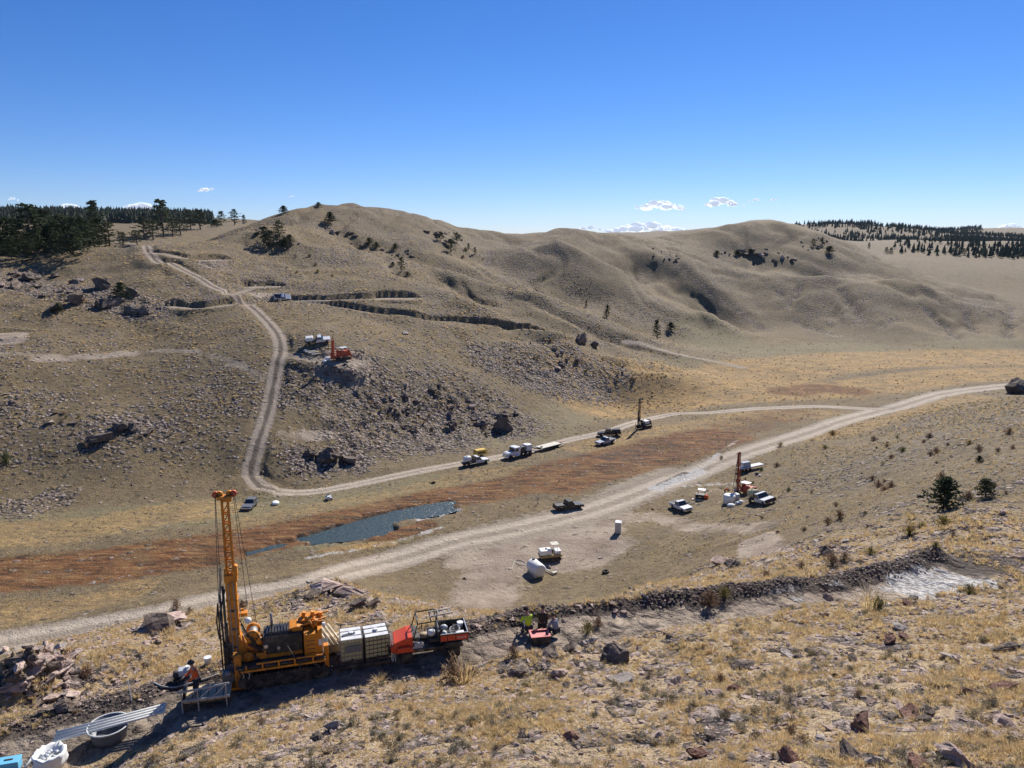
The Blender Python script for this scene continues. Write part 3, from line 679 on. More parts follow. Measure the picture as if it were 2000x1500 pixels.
# cover values anywhere on the ground, read back from the vertex grid
LR = np.log(rr)
def cover(x, y, k):
    a = np.arctan2(x, y); r = np.log(np.hypot(x, y))
    i = np.clip(np.searchsorted(az, a), 1, na-1); j = np.clip(np.searchsorted(LR, r), 1, nr-1)
    return ch[k].reshape(nr, na)[j, i]
def sample(n, r0, r1, amax=R(41)):
    a = rng.uniform(-amax, amax, n); r = r0*np.exp(rng.random(n)*math.log(r1/r0))
    return r*np.sin(a), r*np.cos(a), r
def hz(x, y): return H(x, y)
POND3 = pond
def clear_of(x, y):      # keep scatter off water, roads and the machine track
    k = (cover(x, y, 'dirt') < .4)&(~in_poly(x, y, POND3))
    d, _, _ = nearest(x, y, LEDGE); return k&(d > 1.7)
# grass tufts on the near slope
x, y, r = sample(52000, 13, 75); k = clear_of(x, y)&(cover(x, y, 'rocky') < .9)&(fbm(x/1.6, y/1.6, 3)+rng.normal(0,.35,len(x)) > -.15); x, y, r = x[k], y[k], r[k]
s = rng.uniform(.35, .95, len(x))*(.75+.35*fbm(x/3, y/3, 2)).clip(.4,1.3)*np.clip(r/30, .8, 1.6)
scatter('grass_tufts', 'dry straw coloured grass tufts covering the near slope', TUFTS, M_straw, np.c_[x, y, hz(x, y)], np.c_[s, s, s*rng.uniform(.6,1.1,len(x))])
x, y, r = sample(4500, 13, 75); k = clear_of(x, y)&(fbm(x/2.5+40, y/2.5, 3)+rng.normal(0,.3,len(x)) > .1); x, y, r = x[k], y[k], r[k]
s = rng.uniform(.25, .75, len(x))
scatter('sagebrush_sprigs', 'low grey green sage plants among the grass of the near slope', SAGES, M_sage, np.c_[x, y, hz(x, y)], np.c_[s, s, s*.9])
# coarse clumps over the valley sides
x, y, r = sample(150000, 70, 420); hf = sm(1, 4, np.abs(H0(x, y)-VZ)); q = cover(x, y, 'marsh')+cover(x, y, 'gold')
k = clear_of(x, y)&(rng.random(len(x)) < .35+.65*hf)&(cover(x,y,'mud') < .5)&(fbm(x/9, y/9, 3)+rng.normal(0,.4,len(x)) > -.2); x, y, r = x[k], y[k], r[k]
s = rng.uniform(.25, 1.0, len(x))**1.5*np.clip(r/170, .5, 1.5)
g = rng.random(len(x)) < .55
Zs = hz(x, y)
scatter('bunch_grass', 'tan bunch grass speckling the valley and the hills', CLUMPS, M_straw, np.c_[x, y, Zs][g], np.c_[s, s, s*.7][g])
scatter('low_sage', 'dark low sage speckling the valley and the hills', SAGES, M_sage, np.c_[x, y, Zs-.03][~g], np.c_[s, s, s*.8][~g])
# stones
x, y, r = sample(90000, 14, 75); k = clear_of(x, y); x, y, r = x[k], y[k], r[k]
s = r*.0018*(1-rng.random(len(x))*.985)**-.55; s = np.minimum(s, .4); w = cover(x, y, 'rocky')
k = rng.random(len(x)) < .44+.6*w+.35*(fbm(x/3-9, y/3, 3) > .25); x, y, r, s = x[k], y[k], r[k], s[k]
scatter('field_stones', 'small pinkish stones strewn through the grass of the near slope', ROCKS_LO, M_rock, np.c_[x, y, hz(x, y)+s*.08], np.c_[s, s, s])
x, y, r = sample(130000, 60, 420); k = clear_of(x, y); x, y, r = x[k], y[k], r[k]
s = r*.0013*(1-rng.random(len(x))*.985)**-.5; s = np.minimum(s, .85); w = cover(x, y, 'rocky'); sal = cover(x, y, 'marsh')+cover(x, y, 'gold')
k = (rng.random(len(x)) < .02+.9*w*w+.12*w)&(sal < .3); x, y, r, s = x[k], y[k], r[k], s[k]
g = rng.random(len(x)) < .72
Zs = hz(x, y)+s*.05
scatter('hillside_stones', 'grey pink stones scattered over the stony hillsides', ROCKS_LO, M_rock, np.c_[x, y, Zs][g], np.c_[s, s, s][g])
scatter('hillside_dark_stones', 'dark lichened stones scattered over the stony hillsides', ROCKS_LO, M_rockd, np.c_[x, y, Zs][~g], np.c_[s, s, s*1.1][~g])
# clods and rubble on the berm and round the cut
n = 5200; i = rng.integers(0, len(BERM)-1, n); t = rng.random(n)[:,None]; q = BERM[i]*(1-t)+BERM[i+1]*t+rng.normal(0,.42,(n,2)); s = .05+.22*rng.random(n)**3
scatter('berm_rubble', 'dark clods and broken rock heaped along the edge of the cut track', ROCKS_LO, M_rockd, np.c_[q, hz(q[:,0], q[:,1])+s*.1], np.c_[s, s, s])
n = 4600; i = rng.integers(0, len(BERM)-1, n); t = rng.random(n)[:,None]; q = BERM[i]*(1-t)+BERM[i+1]*t+rng.normal(0,.6,(n,2)); s = .04+.16*rng.random(n)**3
scatter('berm_pale_stones', 'pale stones mixed into the rubble along the cut track', ROCKS_LO, M_rock, np.c_[q, hz(q[:,0], q[:,1])+s*.1], np.c_[s, s, s])
# ------------------------------------------------------------------ single rocks, shrubs and trees
def gz(x, y): return float(H(np.array([x]), np.array([y]))[0])
def px2m(p, px): return px*(p.length)/FL*.97
ROCKMESH = {}
def rmesh(i, m):
    k = (i, m.name)
    if k not in ROCKMESH:
        q = ROCKS_HI[i].copy(); q.materials.append(m); ROCKMESH[k] = q
    return ROCKMESH[k]
def rock(u, v, w, m, label, name='rock', group=None, sq=None, sink=.30, k=None, rz=None, d=None):
    p = hit(u, v) if d is None else Vector(W(u, v, d))
    if p is None: return None
    s = px2m(p, w); k = random.randrange(12) if k is None else k
    o = obj(name, rmesh(k, m)); o.scale = (s, s*random.uniform(.8,1.1), s*(.78*sq*(1.3 if p.length > 120 and w > 25 else 1) if sq else random.uniform(.8,1.25)))
    o.rotation_euler = (random.uniform(-.25,.25), random.uniform(-.25,.25), random.uniform(0,6.28) if rz is None else rz)
    o.location = (p.x, p.y, p.z+s*(.5-sink)*.5)
    return tag(o, label, {'rock':'rock','crag':'crag'}.get(name,'boulder'), group)
NAMED = [
 (1207,1285,74,M_rockd,'large dark boulder with a reddish top standing in the grass below the cut track','boulder',1.35),
 (1075,1282,52,M_rockd,'lichened grey boulder just left of the large dark boulder in the grass','boulder',1.1),
 (1112,1270,40,M_rockd,'smaller lichened boulder leaning behind the grey one by the cut track','boulder',1.1),
 (1682,1424,62,M_rockr,'dark red brown boulder sitting alone in the lower right grass','boulder',1.3),
 (1782,1398,44,M_rockr,'upright reddish rock with a split face on the lower right slope','rock',1.6),
 (1808,1398,34,M_rockd,'dark crumbly rock touching the right side of the split reddish rock','rock',1.2),
 (1745,1402,32,M_rockd,'low dark rock touching the left side of the split reddish rock','rock',.8),
 (1948,1416,62,M_rock,'broad pale topped block near the right edge of the slope','boulder',1.0),
 (1540,1482,48,M_rockr,'upright maroon rock at the bottom of the picture, left of the dark slab','rock',1.7),
 (1662,1482,62,M_rockd,'low dark slab at the bottom of the picture beside a white wedge of rock','boulder',.8),
 (1714,1492,48,M_rockw,'white wedge shaped rock at the bottom of the picture','rock',1.0),
 (1790,1496,54,M_rockr,'rusty red block at the bottom of the picture, right of the white wedge','boulder',1.1),
 (1868,1486,72,M_rock,'big cracked pink block low in the right corner','boulder',1.1),
 (1366,1478,44,M_rockr,'square orange brown rock at the bottom of the slope','rock',1.1),
 (1395,1440,36,M_rockd,'brown rock standing in the grass above the square orange rock','rock',1.0),
 (1437,1348,30,M_rockr,'narrow brown rock standing on end in mid slope','rock',1.8),
 (1395,1356,38,M_rock,'flat pinkish rock left of the narrow brown rock','rock',.7),
 (1322,1334,30,M_rock,'rounded pink rock on the left of the mid slope','rock',1.2),
 (1456,1304,50,M_rockd,'long grey slab lying in the upper grass of the near slope','rock',.6),
 (1738,1256,32,M_rockr,'rough brown rock alone in the golden grass on the right','rock',1.3),
 (1665,1290,24,M_rockd,'small grey rock below left of the rough brown rock','rock',1.0),
 (1895,1354,36,M_rockr,'flat topped orange rock on the right of the slope','rock',.7),
 (1962,1346,46,M_rockr,'tilted red slab close to the right edge','rock',.7),
 (1805,1322,36,M_rock,'pale topped flat block above the split reddish rock','rock',.8),
 (1962,1270,46,M_rockd,'grey block half sunk near the right edge, under the golden grass','rock',.8),
 (1855,1285,30,M_rockw,'pale flat stone in the golden grass on the right','rock',.5),
 (1762,1228,30,M_rockw,'thin white slab tilted in the golden grass','rock',.5),
 (1786,1170,18,M_rockd,'small dark rock just under the wet end of the cut track','rock',1.0),
 (1113,1440,36,M_rockr,'square brown rock at the bottom centre of the slope','rock',1.1),
 (1000,1402,22,M_rock,'cut corner pink rock left of the square brown rock','rock',1.2),
 (655,1422,42,M_rockw,'white lichened rock on the lower left slope','rock',.9),
 (622,1442,34,M_rockd,'dark speckled rock touching the white lichened rock','rock',1.0),
 (694,1390,28,M_rock,'pink rock among grass right of the drill rig tracks','rock',1.1),
 (1012,1318,48,M_rockd,'grey tilted slab on the slope below the two water tanks and red vehicle','rock',.9),
 (1092,1318,32,M_rock,'pale rounded rock between the tilted slab and the large dark boulder','rock',1.0),
 (1137,1314,20,M_rockd,'small dark rock right of the pale rounded rock','rock',1.0),
 (1208,1328,50,M_rockw,'wide white slab lying flat below the large dark boulder','rock',.5),
 (1104,1344,26,M_rockd,'dark pitted rock under the pale rounded rock','rock',.8),
 (1155,1358,26,M_rock,'brown pink rock under the wide white slab','rock',.9),
 (1290,1434,30,M_rock,'pale rock at the lower middle of the slope, left of the standing stones','rock',.9),
 (1307,1246,22,M_rockd,'dark block in the grass right of the large dark boulder','rock',1.0),
 (1988,1096,28,M_rock,'pink boulder beside the dark wet heap at the right edge','rock',1.2),
 (1610,1082,42,M_rockd,'grey leaning outcrop rock above the cut track on the right','boulder',1.3),
 (1436,1105,42,M_rockd,'grey boulder beside the pinkish vehicle scar in the valley side','boulder',1.1),
 (1405,1100,34,M_rock,'pale broken rock left of the grey boulder by the vehicle scar','boulder',.8),
 (1173,1090,10,M_rockw,'small white rock on the valley flat near the black tyre','rock',.9),
 (726,1182,36,M_rockd,'big dark split boulder behind the left water tank','boulder',1.3),
 (703,1180,34,M_rockd,'dark shadowed boulder left of the big split boulder','boulder',1.3),
 (738,1205,20,M_rockw,'white rock at the foot of the big split boulder','rock',.9),
 (196,858,44,M_rockd,'huge domed grey boulder on the lower left hillside','boulder',1.3),
 (236,838,34,M_rockd,'domed boulder next to the huge one on the lower left hillside','boulder',1.1),
 (262,836,34,M_rockd,'shadowed boulder right of the domed pair on the left hillside','boulder',1.1),
 (290,846,26,M_rockd,'low boulder at the right end of the row on the left hillside','boulder',.8),
 (60,548,50,M_rockd,'wide grey crag at the top of the left outcrop','boulder',.9),
 (35,562,34,M_rockd,'rounded crag at the left of the left outcrop','boulder',1.0),
 (152,590,46,M_rockd,'big brown domed boulder in the middle of the left outcrop','boulder',.9),
 (215,598,46,M_rockd,'ribbed grey boulder in the left outcrop','boulder',.9),
 (262,612,36,M_rockd,'ribbed boulder low at the right of the left outcrop','boulder',.9),
 (290,610,36,M_rockd,'sloping boulder at the far right foot of the left outcrop','boulder',.8),
 (200,562,50,M_rockd,'long dark crag under the small pine of the left outcrop','boulder',.8),
 (258,576,40,M_rockd,'dark ledge of rock right of the small pine in the left outcrop','boulder',.8),
 (105,605,36,M_rockd,'dark low crag with shrubs in front of the left outcrop','boulder',.8),
 (640,895,54,M_rockd,'ribbed grey crag at the foot of the hill beside the lower road','boulder',1.2),
 (680,900,38,M_rockd,'smaller crag touching the ribbed crag beside the lower road','boulder',1.1),
 (610,890,36,M_rockd,'dark crag left of the ribbed crag beside the lower road','boulder',.9),
 (985,840,46,M_rockd,'great dark boulder at the foot of the slope above the truck and trailer','boulder',1.5),
 (885,835,34,M_rockd,'dark boulder partway up the slope above the yellow trailer','boulder',1.3),
 (940,830,30,M_rockd,'brown boulder between the two dark boulders above the trucks','boulder',1.1),
 (1135,668,40,M_rockd,'pointed crag on the crest at the end of the long cut','boulder',1.0),
 (1160,676,26,M_rockd,'low crag right of the pointed crag on the crest','boulder',.8),
 (1990,768,44,M_rockd,'dark crag where the near hillside meets the right edge','boulder',1.2),
 (790,652,20,M_rockw,'pale boulder below the long cut on the hillside','rock',.8),
]
NAMED += [(312,1225,56,M_rockd,'dark block crowning the rocky rim above the road','boulder',.9),(335,1214,60,M_rock,'pink flat block crowning the rocky rim above the road','boulder',.6),(640,1150,70,M_rock,'broad pink ledge on the hump behind the drill','boulder',.6),(612,1162,50,M_rockd,'dark ledge left on the hump behind the drill','boulder',.7),(680,1162,56,M_rock,'cracked pink block on the hump behind the drill','boulder',.8)]
for u, v, w, m, lb, nm, sq in NAMED: rock(u, v, w, m, lb, nm, sq=sq)
COLW = {'rock_pink_granite':'pinkish','rock_dark_lichen':'dark','rock_red_brown':'reddish brown','rock_pale':'pale'}; SIZEW = ['small','middling','larger']
LMK = [(520,1280,'yellow drill'),(455,1000,'drill mast top'),(690,1250,'left caged tank'),(740,1250,'right caged tank'),(845,1260,'red vehicle'),(1055,1240,'red tub'),(1207,1270,'large dark boulder'),(885,1330,'large dry bush'),(1700,1185,'golden bush'),(1840,1120,'white spill'),
 (1682,1420,'red brown boulder'),(1540,1480,'maroon rock'),(1437,1345,'narrow standing rock'),(1366,1478,'square orange rock'),(1113,1438,'square brown rock'),(655,1420,'white lichened rock'),(1950,1412,'broad pale block'),(1738,1254,'rough brown rock'),(1895,1352,'flat topped orange rock'),(1322,1332,'rounded pink rock'),
 (1208,1328,'wide white slab'),(1012,1316,'tilted grey slab'),(210,1440,'grey tub'),(95,1480,'white bag'),(256,1350,'survey stake'),(380,1330,'worker on the platform'),(80,1320,'left rocky knob'),(720,1178,'big split boulder'),(1046,1115,'big white valley tank'),(1183,1116,'tyre'),(1207,1030,'portable toilet'),
 (1330,990,'white valley pickup'),(1488,980,'tank truck'),(1842,975,'larger young pine'),(1924,958,'smaller young pine'),(1612,1080,'leaning outcrop'),(1436,1100,'grey boulder by the scar'),(488,985,'grey SUV'),(928,905,'tank truck on the road'),(1011,885,'heavy truck'),(1070,875,'lowboy trailer'),(1190,850,'dark capped pickup'),(1247,820,'dark far drill'),
 (668,700,'orange hill drill'),(621,665,'hill tank truck'),(551,582,'hill junction pickup'),(196,855,'huge domed boulder'),(152,588,'brown domed boulder'),(237,575,'outcrop pine'),(640,895,'ribbed crag'),(985,835,'great dark boulder'),(885,830,'dark slope boulder'),(512,550,'upper left pit'),(775,577,'upper right pit'),(784,518,'single pine'),
 (543,460,'wooded outcrop'),(881,480,'saddle crags'),(690,396,'main summit'),(1135,668,'pointed crag'),(1185,608,'hollow pine'),(1283,645,'tall thin pine'),(1500,430,'right summit'),(1600,478,'right flank pines'),(1160,1225,'rusty bush by the sacks'),(1400,1170,'olive berm bush'),(420,497,'top ledge pit'),(380,593,'left side cut'),(760,1010,'pond'),(1050,975,'dead snag'),(1300,870,'rusty marsh'),(1600,1160,'cut track'),(1715,800,'road fork')]
USED = set()
def relabel(o, u, v, adj, noun):
    L_ = sorted(LMK, key=lambda q: math.hypot(q[0]-u, (q[1]-v)*1.3))
    for q in L_[:14]:
        dx, dy = u-q[0], v-q[1]; dist = math.hypot(dx, dy)
        far_ = 'close' if dist < 35 else ('a little' if dist < 75 else ('some way' if dist < 140 else 'far'))
        ver = 'below' if dy > 0 else 'above'; hor = 'right' if dx > 0 else 'left'
        rel = f'{far_} {ver}' if abs(dy) > 2.2*abs(dx) else (f'{far_} {hor} of' if abs(dx) > 2.2*abs(dy) else f'{far_} {ver} {hor} of')
        lb = ' '.join(a for a in adj if a)+f' {noun} {rel} the {q[2]}'
        if lb not in USED: break
    USED.add(lb); o['label'] = lb
def cluster(n, pts, sx, sy, w0, w1, m, label, group, name='boulder', sq=(.7,1.2)):
    for i in range(n):
        k = random.randrange(len(pts)-1); t = random.random(); a, b = pts[k], pts[k+1]
        u = a[0]+(b[0]-a[0])*t+random.gauss(0, sx); v = a[1]+(b[1]-a[1])*t+random.gauss(0, sy)
        w = w0+(w1-w0)*random.random()**2.2; mm = random.choice(m); q = random.uniform(*sq)
        o = rock(u, v, w, mm, label, name, group, sq=q)
        if o: relabel(o, u, v, [COLW[mm.name], SIZEW[min(2, int(3*(w-w0)/(w1-w0+.01)))], 'flat' if q < .65 else ('tall' if q > 1.05 else '')], {'rock':'stone','crag':'crag'}.get(name,'rock'))
DK = [M_rockd, M_rockd, M_rock]; PK = [M_rock, M_rock, M_rockr, M_rockd, M_rockw]
cluster(26, [(10,545),(120,560),(300,600)], 20, 14, 9, 22, DK, 'rock lying among the crags of the left outcrop', 'loose rocks of the left outcrop')
cluster(18, [(510,455),(545,470),(590,490)], 10, 8, 8, 20, DK, 'grey rock in the wooded outcrop below the left skyline', 'rocks of the wooded outcrop', 'crag')
cluster(24, [(640,450),(700,470),(760,490),(800,500)], 10, 6, 6, 16, DK, 'dark rock on the spur falling from the main summit', 'rocks along the spur below the main summit', 'crag')
cluster(22, [(840,455),(900,470)], 14, 8, 8, 20, DK, 'dark crag under the main hill saddle', 'crags under the saddle', 'crag')
cluster(14, [(1270,488),(1320,508)], 10, 5, 4, 9, DK, 'grey crag on the middle spur', 'crags on the middle spur', 'crag')
cluster(24, [(1390,497),(1450,492),(1500,500),(1550,512)], 8, 5, 7, 18, DK, 'dark crag in the band below the right summit', 'crags below the right summit', 'crag')
cluster(14, [(1580,475),(1610,485)], 10, 6, 6, 14, DK, 'crag on the right flank of the far right hill', 'crags on the right flank', 'crag')
cluster(34, [(720,790),(850,780),(1000,830)], 25, 18, 9, 24, DK, 'rock jutting from the stony slope above the trucks', 'rocks of the stony slope')
cluster(18, [(560,760),(640,720),(720,720)], 22, 14, 8, 18, DK, 'rock on the rubbly ground under the orange hill drill', 'rubble under the orange hill drill')
cluster(14, [(1000,690),(1100,700),(1230,730)], 22, 14, 7, 18, DK, 'dark rock on the slope end above the golden meadow', 'rocks above the golden meadow')
cluster(16, [(10,790),(120,820),(300,880),(440,800)], 30, 20, 7, 17, DK, 'rock half buried on the lower left hillside', 'scattered rocks of the lower left hillside')
cluster(26, [(10,1380),(30,1320),(70,1290)], 14, 20, 18, 46, [M_rockd, M_rockd, M_rock], 'block', 'blocks of the left knob', 'rock', sq=(.7,1.3))
cluster(44, [(60,1300),(110,1290),(130,1320),(90,1350),(150,1370)], 20, 18, 14, 44, [M_rock, M_rock, M_rock, M_rockw, M_rockd], 'block', 'blocks of the left knob', 'rock', sq=(.6,1.1))
cluster(22, [(300,1215),(320,1240),(280,1290),(200,1340)], 12, 8, 9, 22, [M_rock, M_rockd], 'block on the rocky rim right of the left knob', 'blocks of the rocky rim')
cluster(22, [(590,1160),(650,1165),(730,1180)], 22, 12, 7, 20, [M_rock, M_rock, M_rockd, M_rockw], 'broken rock of the stony hump behind the drill', 'rocks of the hump behind the drill')
cluster(16, [(1190,1185),(1260,1165),(1330,1175)], 16, 8, 7, 16, [M_rock, M_rockw, M_rockd], 'pale rock on the stony edge above the berm', 'stones above the berm')
cluster(22, [(1530,1070),(1640,1060),(1760,1000),(1900,990),(1990,1000)], 25, 14, 9, 24, [M_rock, M_rockw, M_rockd], 'flat pale rock on the right hillside', 'flat rocks of the right hillside', sq=(.4,.8))
cluster(110, [(1250,1330),(1500,1400),(1990,1440),(1990,1260),(1500,1290)], 90, 60, 9, 30, PK, 'angular stone lying loose in the dry grass of the near slope', 'loose stones of the near slope', 'rock', (.4,1.2))
cluster(44, [(500,1440),(800,1400),(1200,1420)], 90, 40, 8, 20, PK, 'stone lying loose in the dry grass of the lower left slope', 'loose stones of the lower left slope', 'rock', (.5,1.2))
# ---- shrubs
SHR = {}
KW = {'sage':'grey green sage','olive':'olive green','dead':'brown','grass':'straw coloured'}
def shrub(u, v, w, kind, label, group=None, h=1.0, name='shrub'):
    p = hit(u, v); 
    if p is None: return
    src, m = {'sage': (SAGES, M_sage), 'olive': (BUSHES, M_green), 'dead': (BUSHES, M_brown), 'grass': (None, M_straw)}[kind]
    i = random.randrange(4); k = (kind, i)
    if k not in SHR:
        me = (TALL[i] if src is None else src[i]).copy(); me.materials.clear(); me.materials.append(m); SHR[k] = me
    s = px2m(p, w); o = obj(name, SHR[k]); o.scale = (s, s, s*h); o.rotation_euler = (0,0,random.uniform(0,6.28)); o.location = p
    tag(o, label, 'bush', group)
    if group: relabel(o, u, v, [KW[kind], 'small' if w < 14 else 'spreading', 'low' if h < .8 else ''], 'bush')
    return o
TALL = [tuft_mesh(70+i, 90, .9, .8, .014, .3) for i in range(4)]
for a in [(885,1335,66,'dead','large dry bush with a dark base below the water tanks',None,1.2),(905,1335,50,'grass','tall straw tuft growing out of the large dry bush',None,1.3),(1002,1282,34,'dead','rusty dry tuft beside the track right of the red vehicle',None,1.1),
 (1698,1192,46,'grass','upright golden bush at the edge of the cut track on the right',None,1.2),(1716,1194,34,'olive','olive half of the golden bush at the edge of the cut track',None,1.2),(1893,1162,34,'olive','yellow green bush below the white spill at the end of the track',None,1.0),
 (1385,1182,50,'dead','rusty bush on the berm in the middle of the picture',None,.9),(1415,1165,34,'olive','olive bush right of the rusty bush on the berm',None,.9),(1148,1236,36,'olive','olive bush behind the white sacks by the cut track',None,1.0),(1168,1224,28,'dead','rusty bush right of the white sacks',None,1.0),
 (1498,1132,30,'dead','brown bush below the pinkish vehicle scar',None,.9),(1565,1110,28,'dead','rusty bush at the right of the vehicle scar',None,.8),(1625,1105,40,'dead','grey brown bush in front of the leaning outcrop',None,.9),(1648,1095,32,'dead','grey bush right of the leaning outcrop',None,.9),
 (1700,1082,26,'olive','yellow bush above the berm on the right',None,.8),(1617,1025,26,'dead','first grey shrub above the stony bank on the right',None,.9),(1640,1012,28,'dead','second grey shrub, further right, above the stony bank',None,.9),(1715,952,26,'dead','dark shrub on the flat between the far drill and the pine',None,.8),
 (1740,952,22,'dead','rusty shrub just right of the dark shrub on the flat',None,.8),(1838,940,24,'dead','bare shrub right above the larger young pine',None,1.0),(1775,1045,40,'olive','golden olive bush below the larger young pine',None,.8),(1843,1028,38,'olive','golden bush below right of the larger young pine',None,.8),
 (1890,975,26,'dead','brown shrub between the two young pines',None,.9),(1912,882,22,'dead','grey shrub high on the right hillside',None,.9),(1970,848,20,'dead','grey shrub at the right edge of the hillside',None,.9),(1780,1012,24,'grass','straw tuft left below the larger young pine',None,.8),
 (1160,1400,34,'sage','grey sage bush in the lower middle of the slope',None,.9),(925,1410,46,'sage','wide pale green bush below the large dry bush',None,.9),(915,1460,34,'sage','bluish sage low in the middle of the slope',None,.9),(750,1440,40,'sage','sage bush right of the white lichened rock',None,.9),
 (640,1470,44,'sage','sage bush at the lower left of the slope',None,.9),(1475,1395,40,'sage','grey sage bush beside the narrow brown rock',None,.9),(1710,1345,34,'sage','grey sage above the red brown boulder',None,.8),(1975,1450,44,'sage','grey sage in the lower right corner',None,.9),
 (345,1190,24,'dead','bare shrub on the rocky rim above the road at left',None,1.3),(370,1200,22,'dead','second bare shrub on the rocky rim at left',None,1.1),(475,1190,30,'dead','brown shrub behind the drill mast',None,1.0),(170,1320,30,'dead','pinkish brown shrub at the left knob',None,.9),
 (170,875,14,'dead','dark shrub below the huge domed boulder',None,1.0),(12,905,26,'olive','green shrub at the left edge of the lower hillside',None,1.2)]:
    shrub(*a)
for i in range(60):
    u = random.uniform(1350,1990); v = random.uniform(840,1080)
    if v < 1480-.42*u+ (u>1800)*60: continue
    shrub(u, v, random.uniform(8,20), random.choice(['dead','sage','olive','dead']), 'small shrub', 'small shrubs of the right hillside', .8)
for i in range(50):
    shrub(random.uniform(420,1960), random.uniform(1320,1490), random.uniform(16,34), random.choice(['grass','sage','grass','dead']), 'low bushy tuft standing above the grass of the near slope', 'bushy tufts of the near slope', random.uniform(.6,1))
for i in range(70):
    k = random.choice([((560,730),(760,740)),((720,800),(980,840)),((1000,700),(1240,730)),((100,560),(280,610)),((860,455),(960,520)),((560,520),(650,540)),((0,780),(300,860)),((600,890),(1040,830))]); t = random.random()
    shrub(k[0][0]+(k[1][0]-k[0][0])*t+random.gauss(0,14), k[0][1]+(k[1][1]-k[0][1])*t+random.gauss(0,12), random.uniform(5,12), random.choice(['dead','olive','sage']), 'dark shrub dotting the slope across the valley', 'shrubs across the valley', .9)
# ---- pines
def pine_meshes(seed, h=1.0, kind='open'):
    r = random.Random(seed); bt = bmesh.new(); bc = bmesh.new()
    lean = Vector((r.uniform(-.04,.04), r.uniform(-.04,.04), 0)); rings = []
    for k in range(7):
        t = k/6; c_ = Vector((math.sin(t*3+seed)*.012, math.cos(t*2.3+seed)*.012, t*.97-.03))+lean*t; rad = .022*(1-t)+.004
        rings.append([bt.verts.new(c_+Vector((math.cos(a*math.pi/3)*rad, math.sin(a*math.pi/3)*rad, 0))) for a in range(6)])
        if k:
            for a in range(6): bt.faces.new((rings[k-1][a], rings[k-1][(a+1)%6], rings[k][(a+1)%6], rings[k][a]))
    nb = 46 if kind != 'small' else 100
    gaps = [r.uniform(0,6.28) for _ in range(3)]
    for i in range(nb):
        t = (.16 if kind == 'open' else .06)+(.82 if kind == 'open' else .9)*(i/nb)**.9; a = i*2.4+r.uniform(-.5,.5)
        if kind == 'open': wdt = .33*(math.sin(min(1,(1-t)*1.5+.12)*1.5))*r.uniform(.5,1.2)
        elif kind == 'small': wdt = .62*(1-t)**.75*r.uniform(.75,1.15)+.05
        else: wdt = .24*(1-t)**.75*r.uniform(.7,1.2)+.03
        b0 = Vector((0,0,t*.97))+lean*t; d = Vector((math.cos(a), math.sin(a), r.uniform(-.12,.35))).normalized(); tip = b0+d*wdt
        s = Vector((-math.sin(a), math.cos(a), 0))*.006
        bt.faces.new([bt.verts.new(q) for q in (b0-s, b0+s, tip)]); s2 = Vector((0,0,.006)); bt.faces.new([bt.verts.new(q) for q in (b0-s2, b0+s2, tip)])
        for k in range(6 if kind != 'small' else 9):
            f = r.uniform(.35 if kind != 'small' else .15,1.05); c_ = b0+d*wdt*f+Vector((r.gauss(0,.018), r.gauss(0,.018), r.gauss(.008,.012)))
            for w_ in range(3):
                u1 = Vector((r.gauss(0,1), r.gauss(0,1), r.gauss(0,.45))).normalized()*r.uniform(.022,.05)*(1.5 if kind == 'small' else 1.15); u2 = u1.cross(Vector((r.gauss(0,1), r.gauss(0,1), r.gauss(0,1)))).normalized()*r.uniform(.012,.026)
                bc.faces.new([bc.verts.new(q) for q in (c_-u1, c_-u2*.9, c_+u1, c_+u2)])
    mt = bm_mesh(bt, 'trunk'); mc = bm_mesh(bc, 'crown'); mt.materials.append(M_bark); mc.materials.append(M_needle); return mt, mc
PINES = {k: [pine_meshes(s0+i, kind=k) for i in range(n)] for k, s0, n in (('open',1,5),('cone',30,3),('small',60,2))}
def pine(u, v, hpx, label, kind='open', wide=1.0, group=None, name='pine_tree', d=None):
    p = hit(u, v) if d is None else Vector(W(u, v, d))
    if p is None: return
    if d is not None: p.z = gz(p.x, p.y)
    s = px2m(p, hpx)*1.02; mt, mc = random.choice(PINES[kind]); e = empty(name, p, random.uniform(0,6.28), label, 'tree', group); e.scale = (s*wide, s*wide, s)
    obj('trunk', mt, None, e); obj('crown', mc, None, e); return e
GROVE = [(8,498,70,'open'),(38,496,72,'open'),(62,488,80,'open'),(88,484,84,'open'),(108,480,72,'open'),(130,480,62,'open'),(150,478,52,'open'),(172,478,54,'open'),(192,476,66,'open'),(214,474,48,'open'),(20,470,58,'open'),(50,462,52,'open'),(100,458,54,'open'),(75,470,66,'open'),(130,462,46,'open'),(-8,480,64,'open')]
GROVE.sort(); ORD2 = 'first second third fourth fifth sixth seventh eighth ninth tenth eleventh twelfth thirteenth fourteenth fifteenth sixteenth'.split()
for i, (u, v, h, k) in enumerate(GROVE):
    pine(u, v, h, f'{ORD2[i]} dark pine from the left edge in the crowded grove left of the pass', k, 1.25, 'pines of the grove left of the pass', d=318+(i%5)*9)
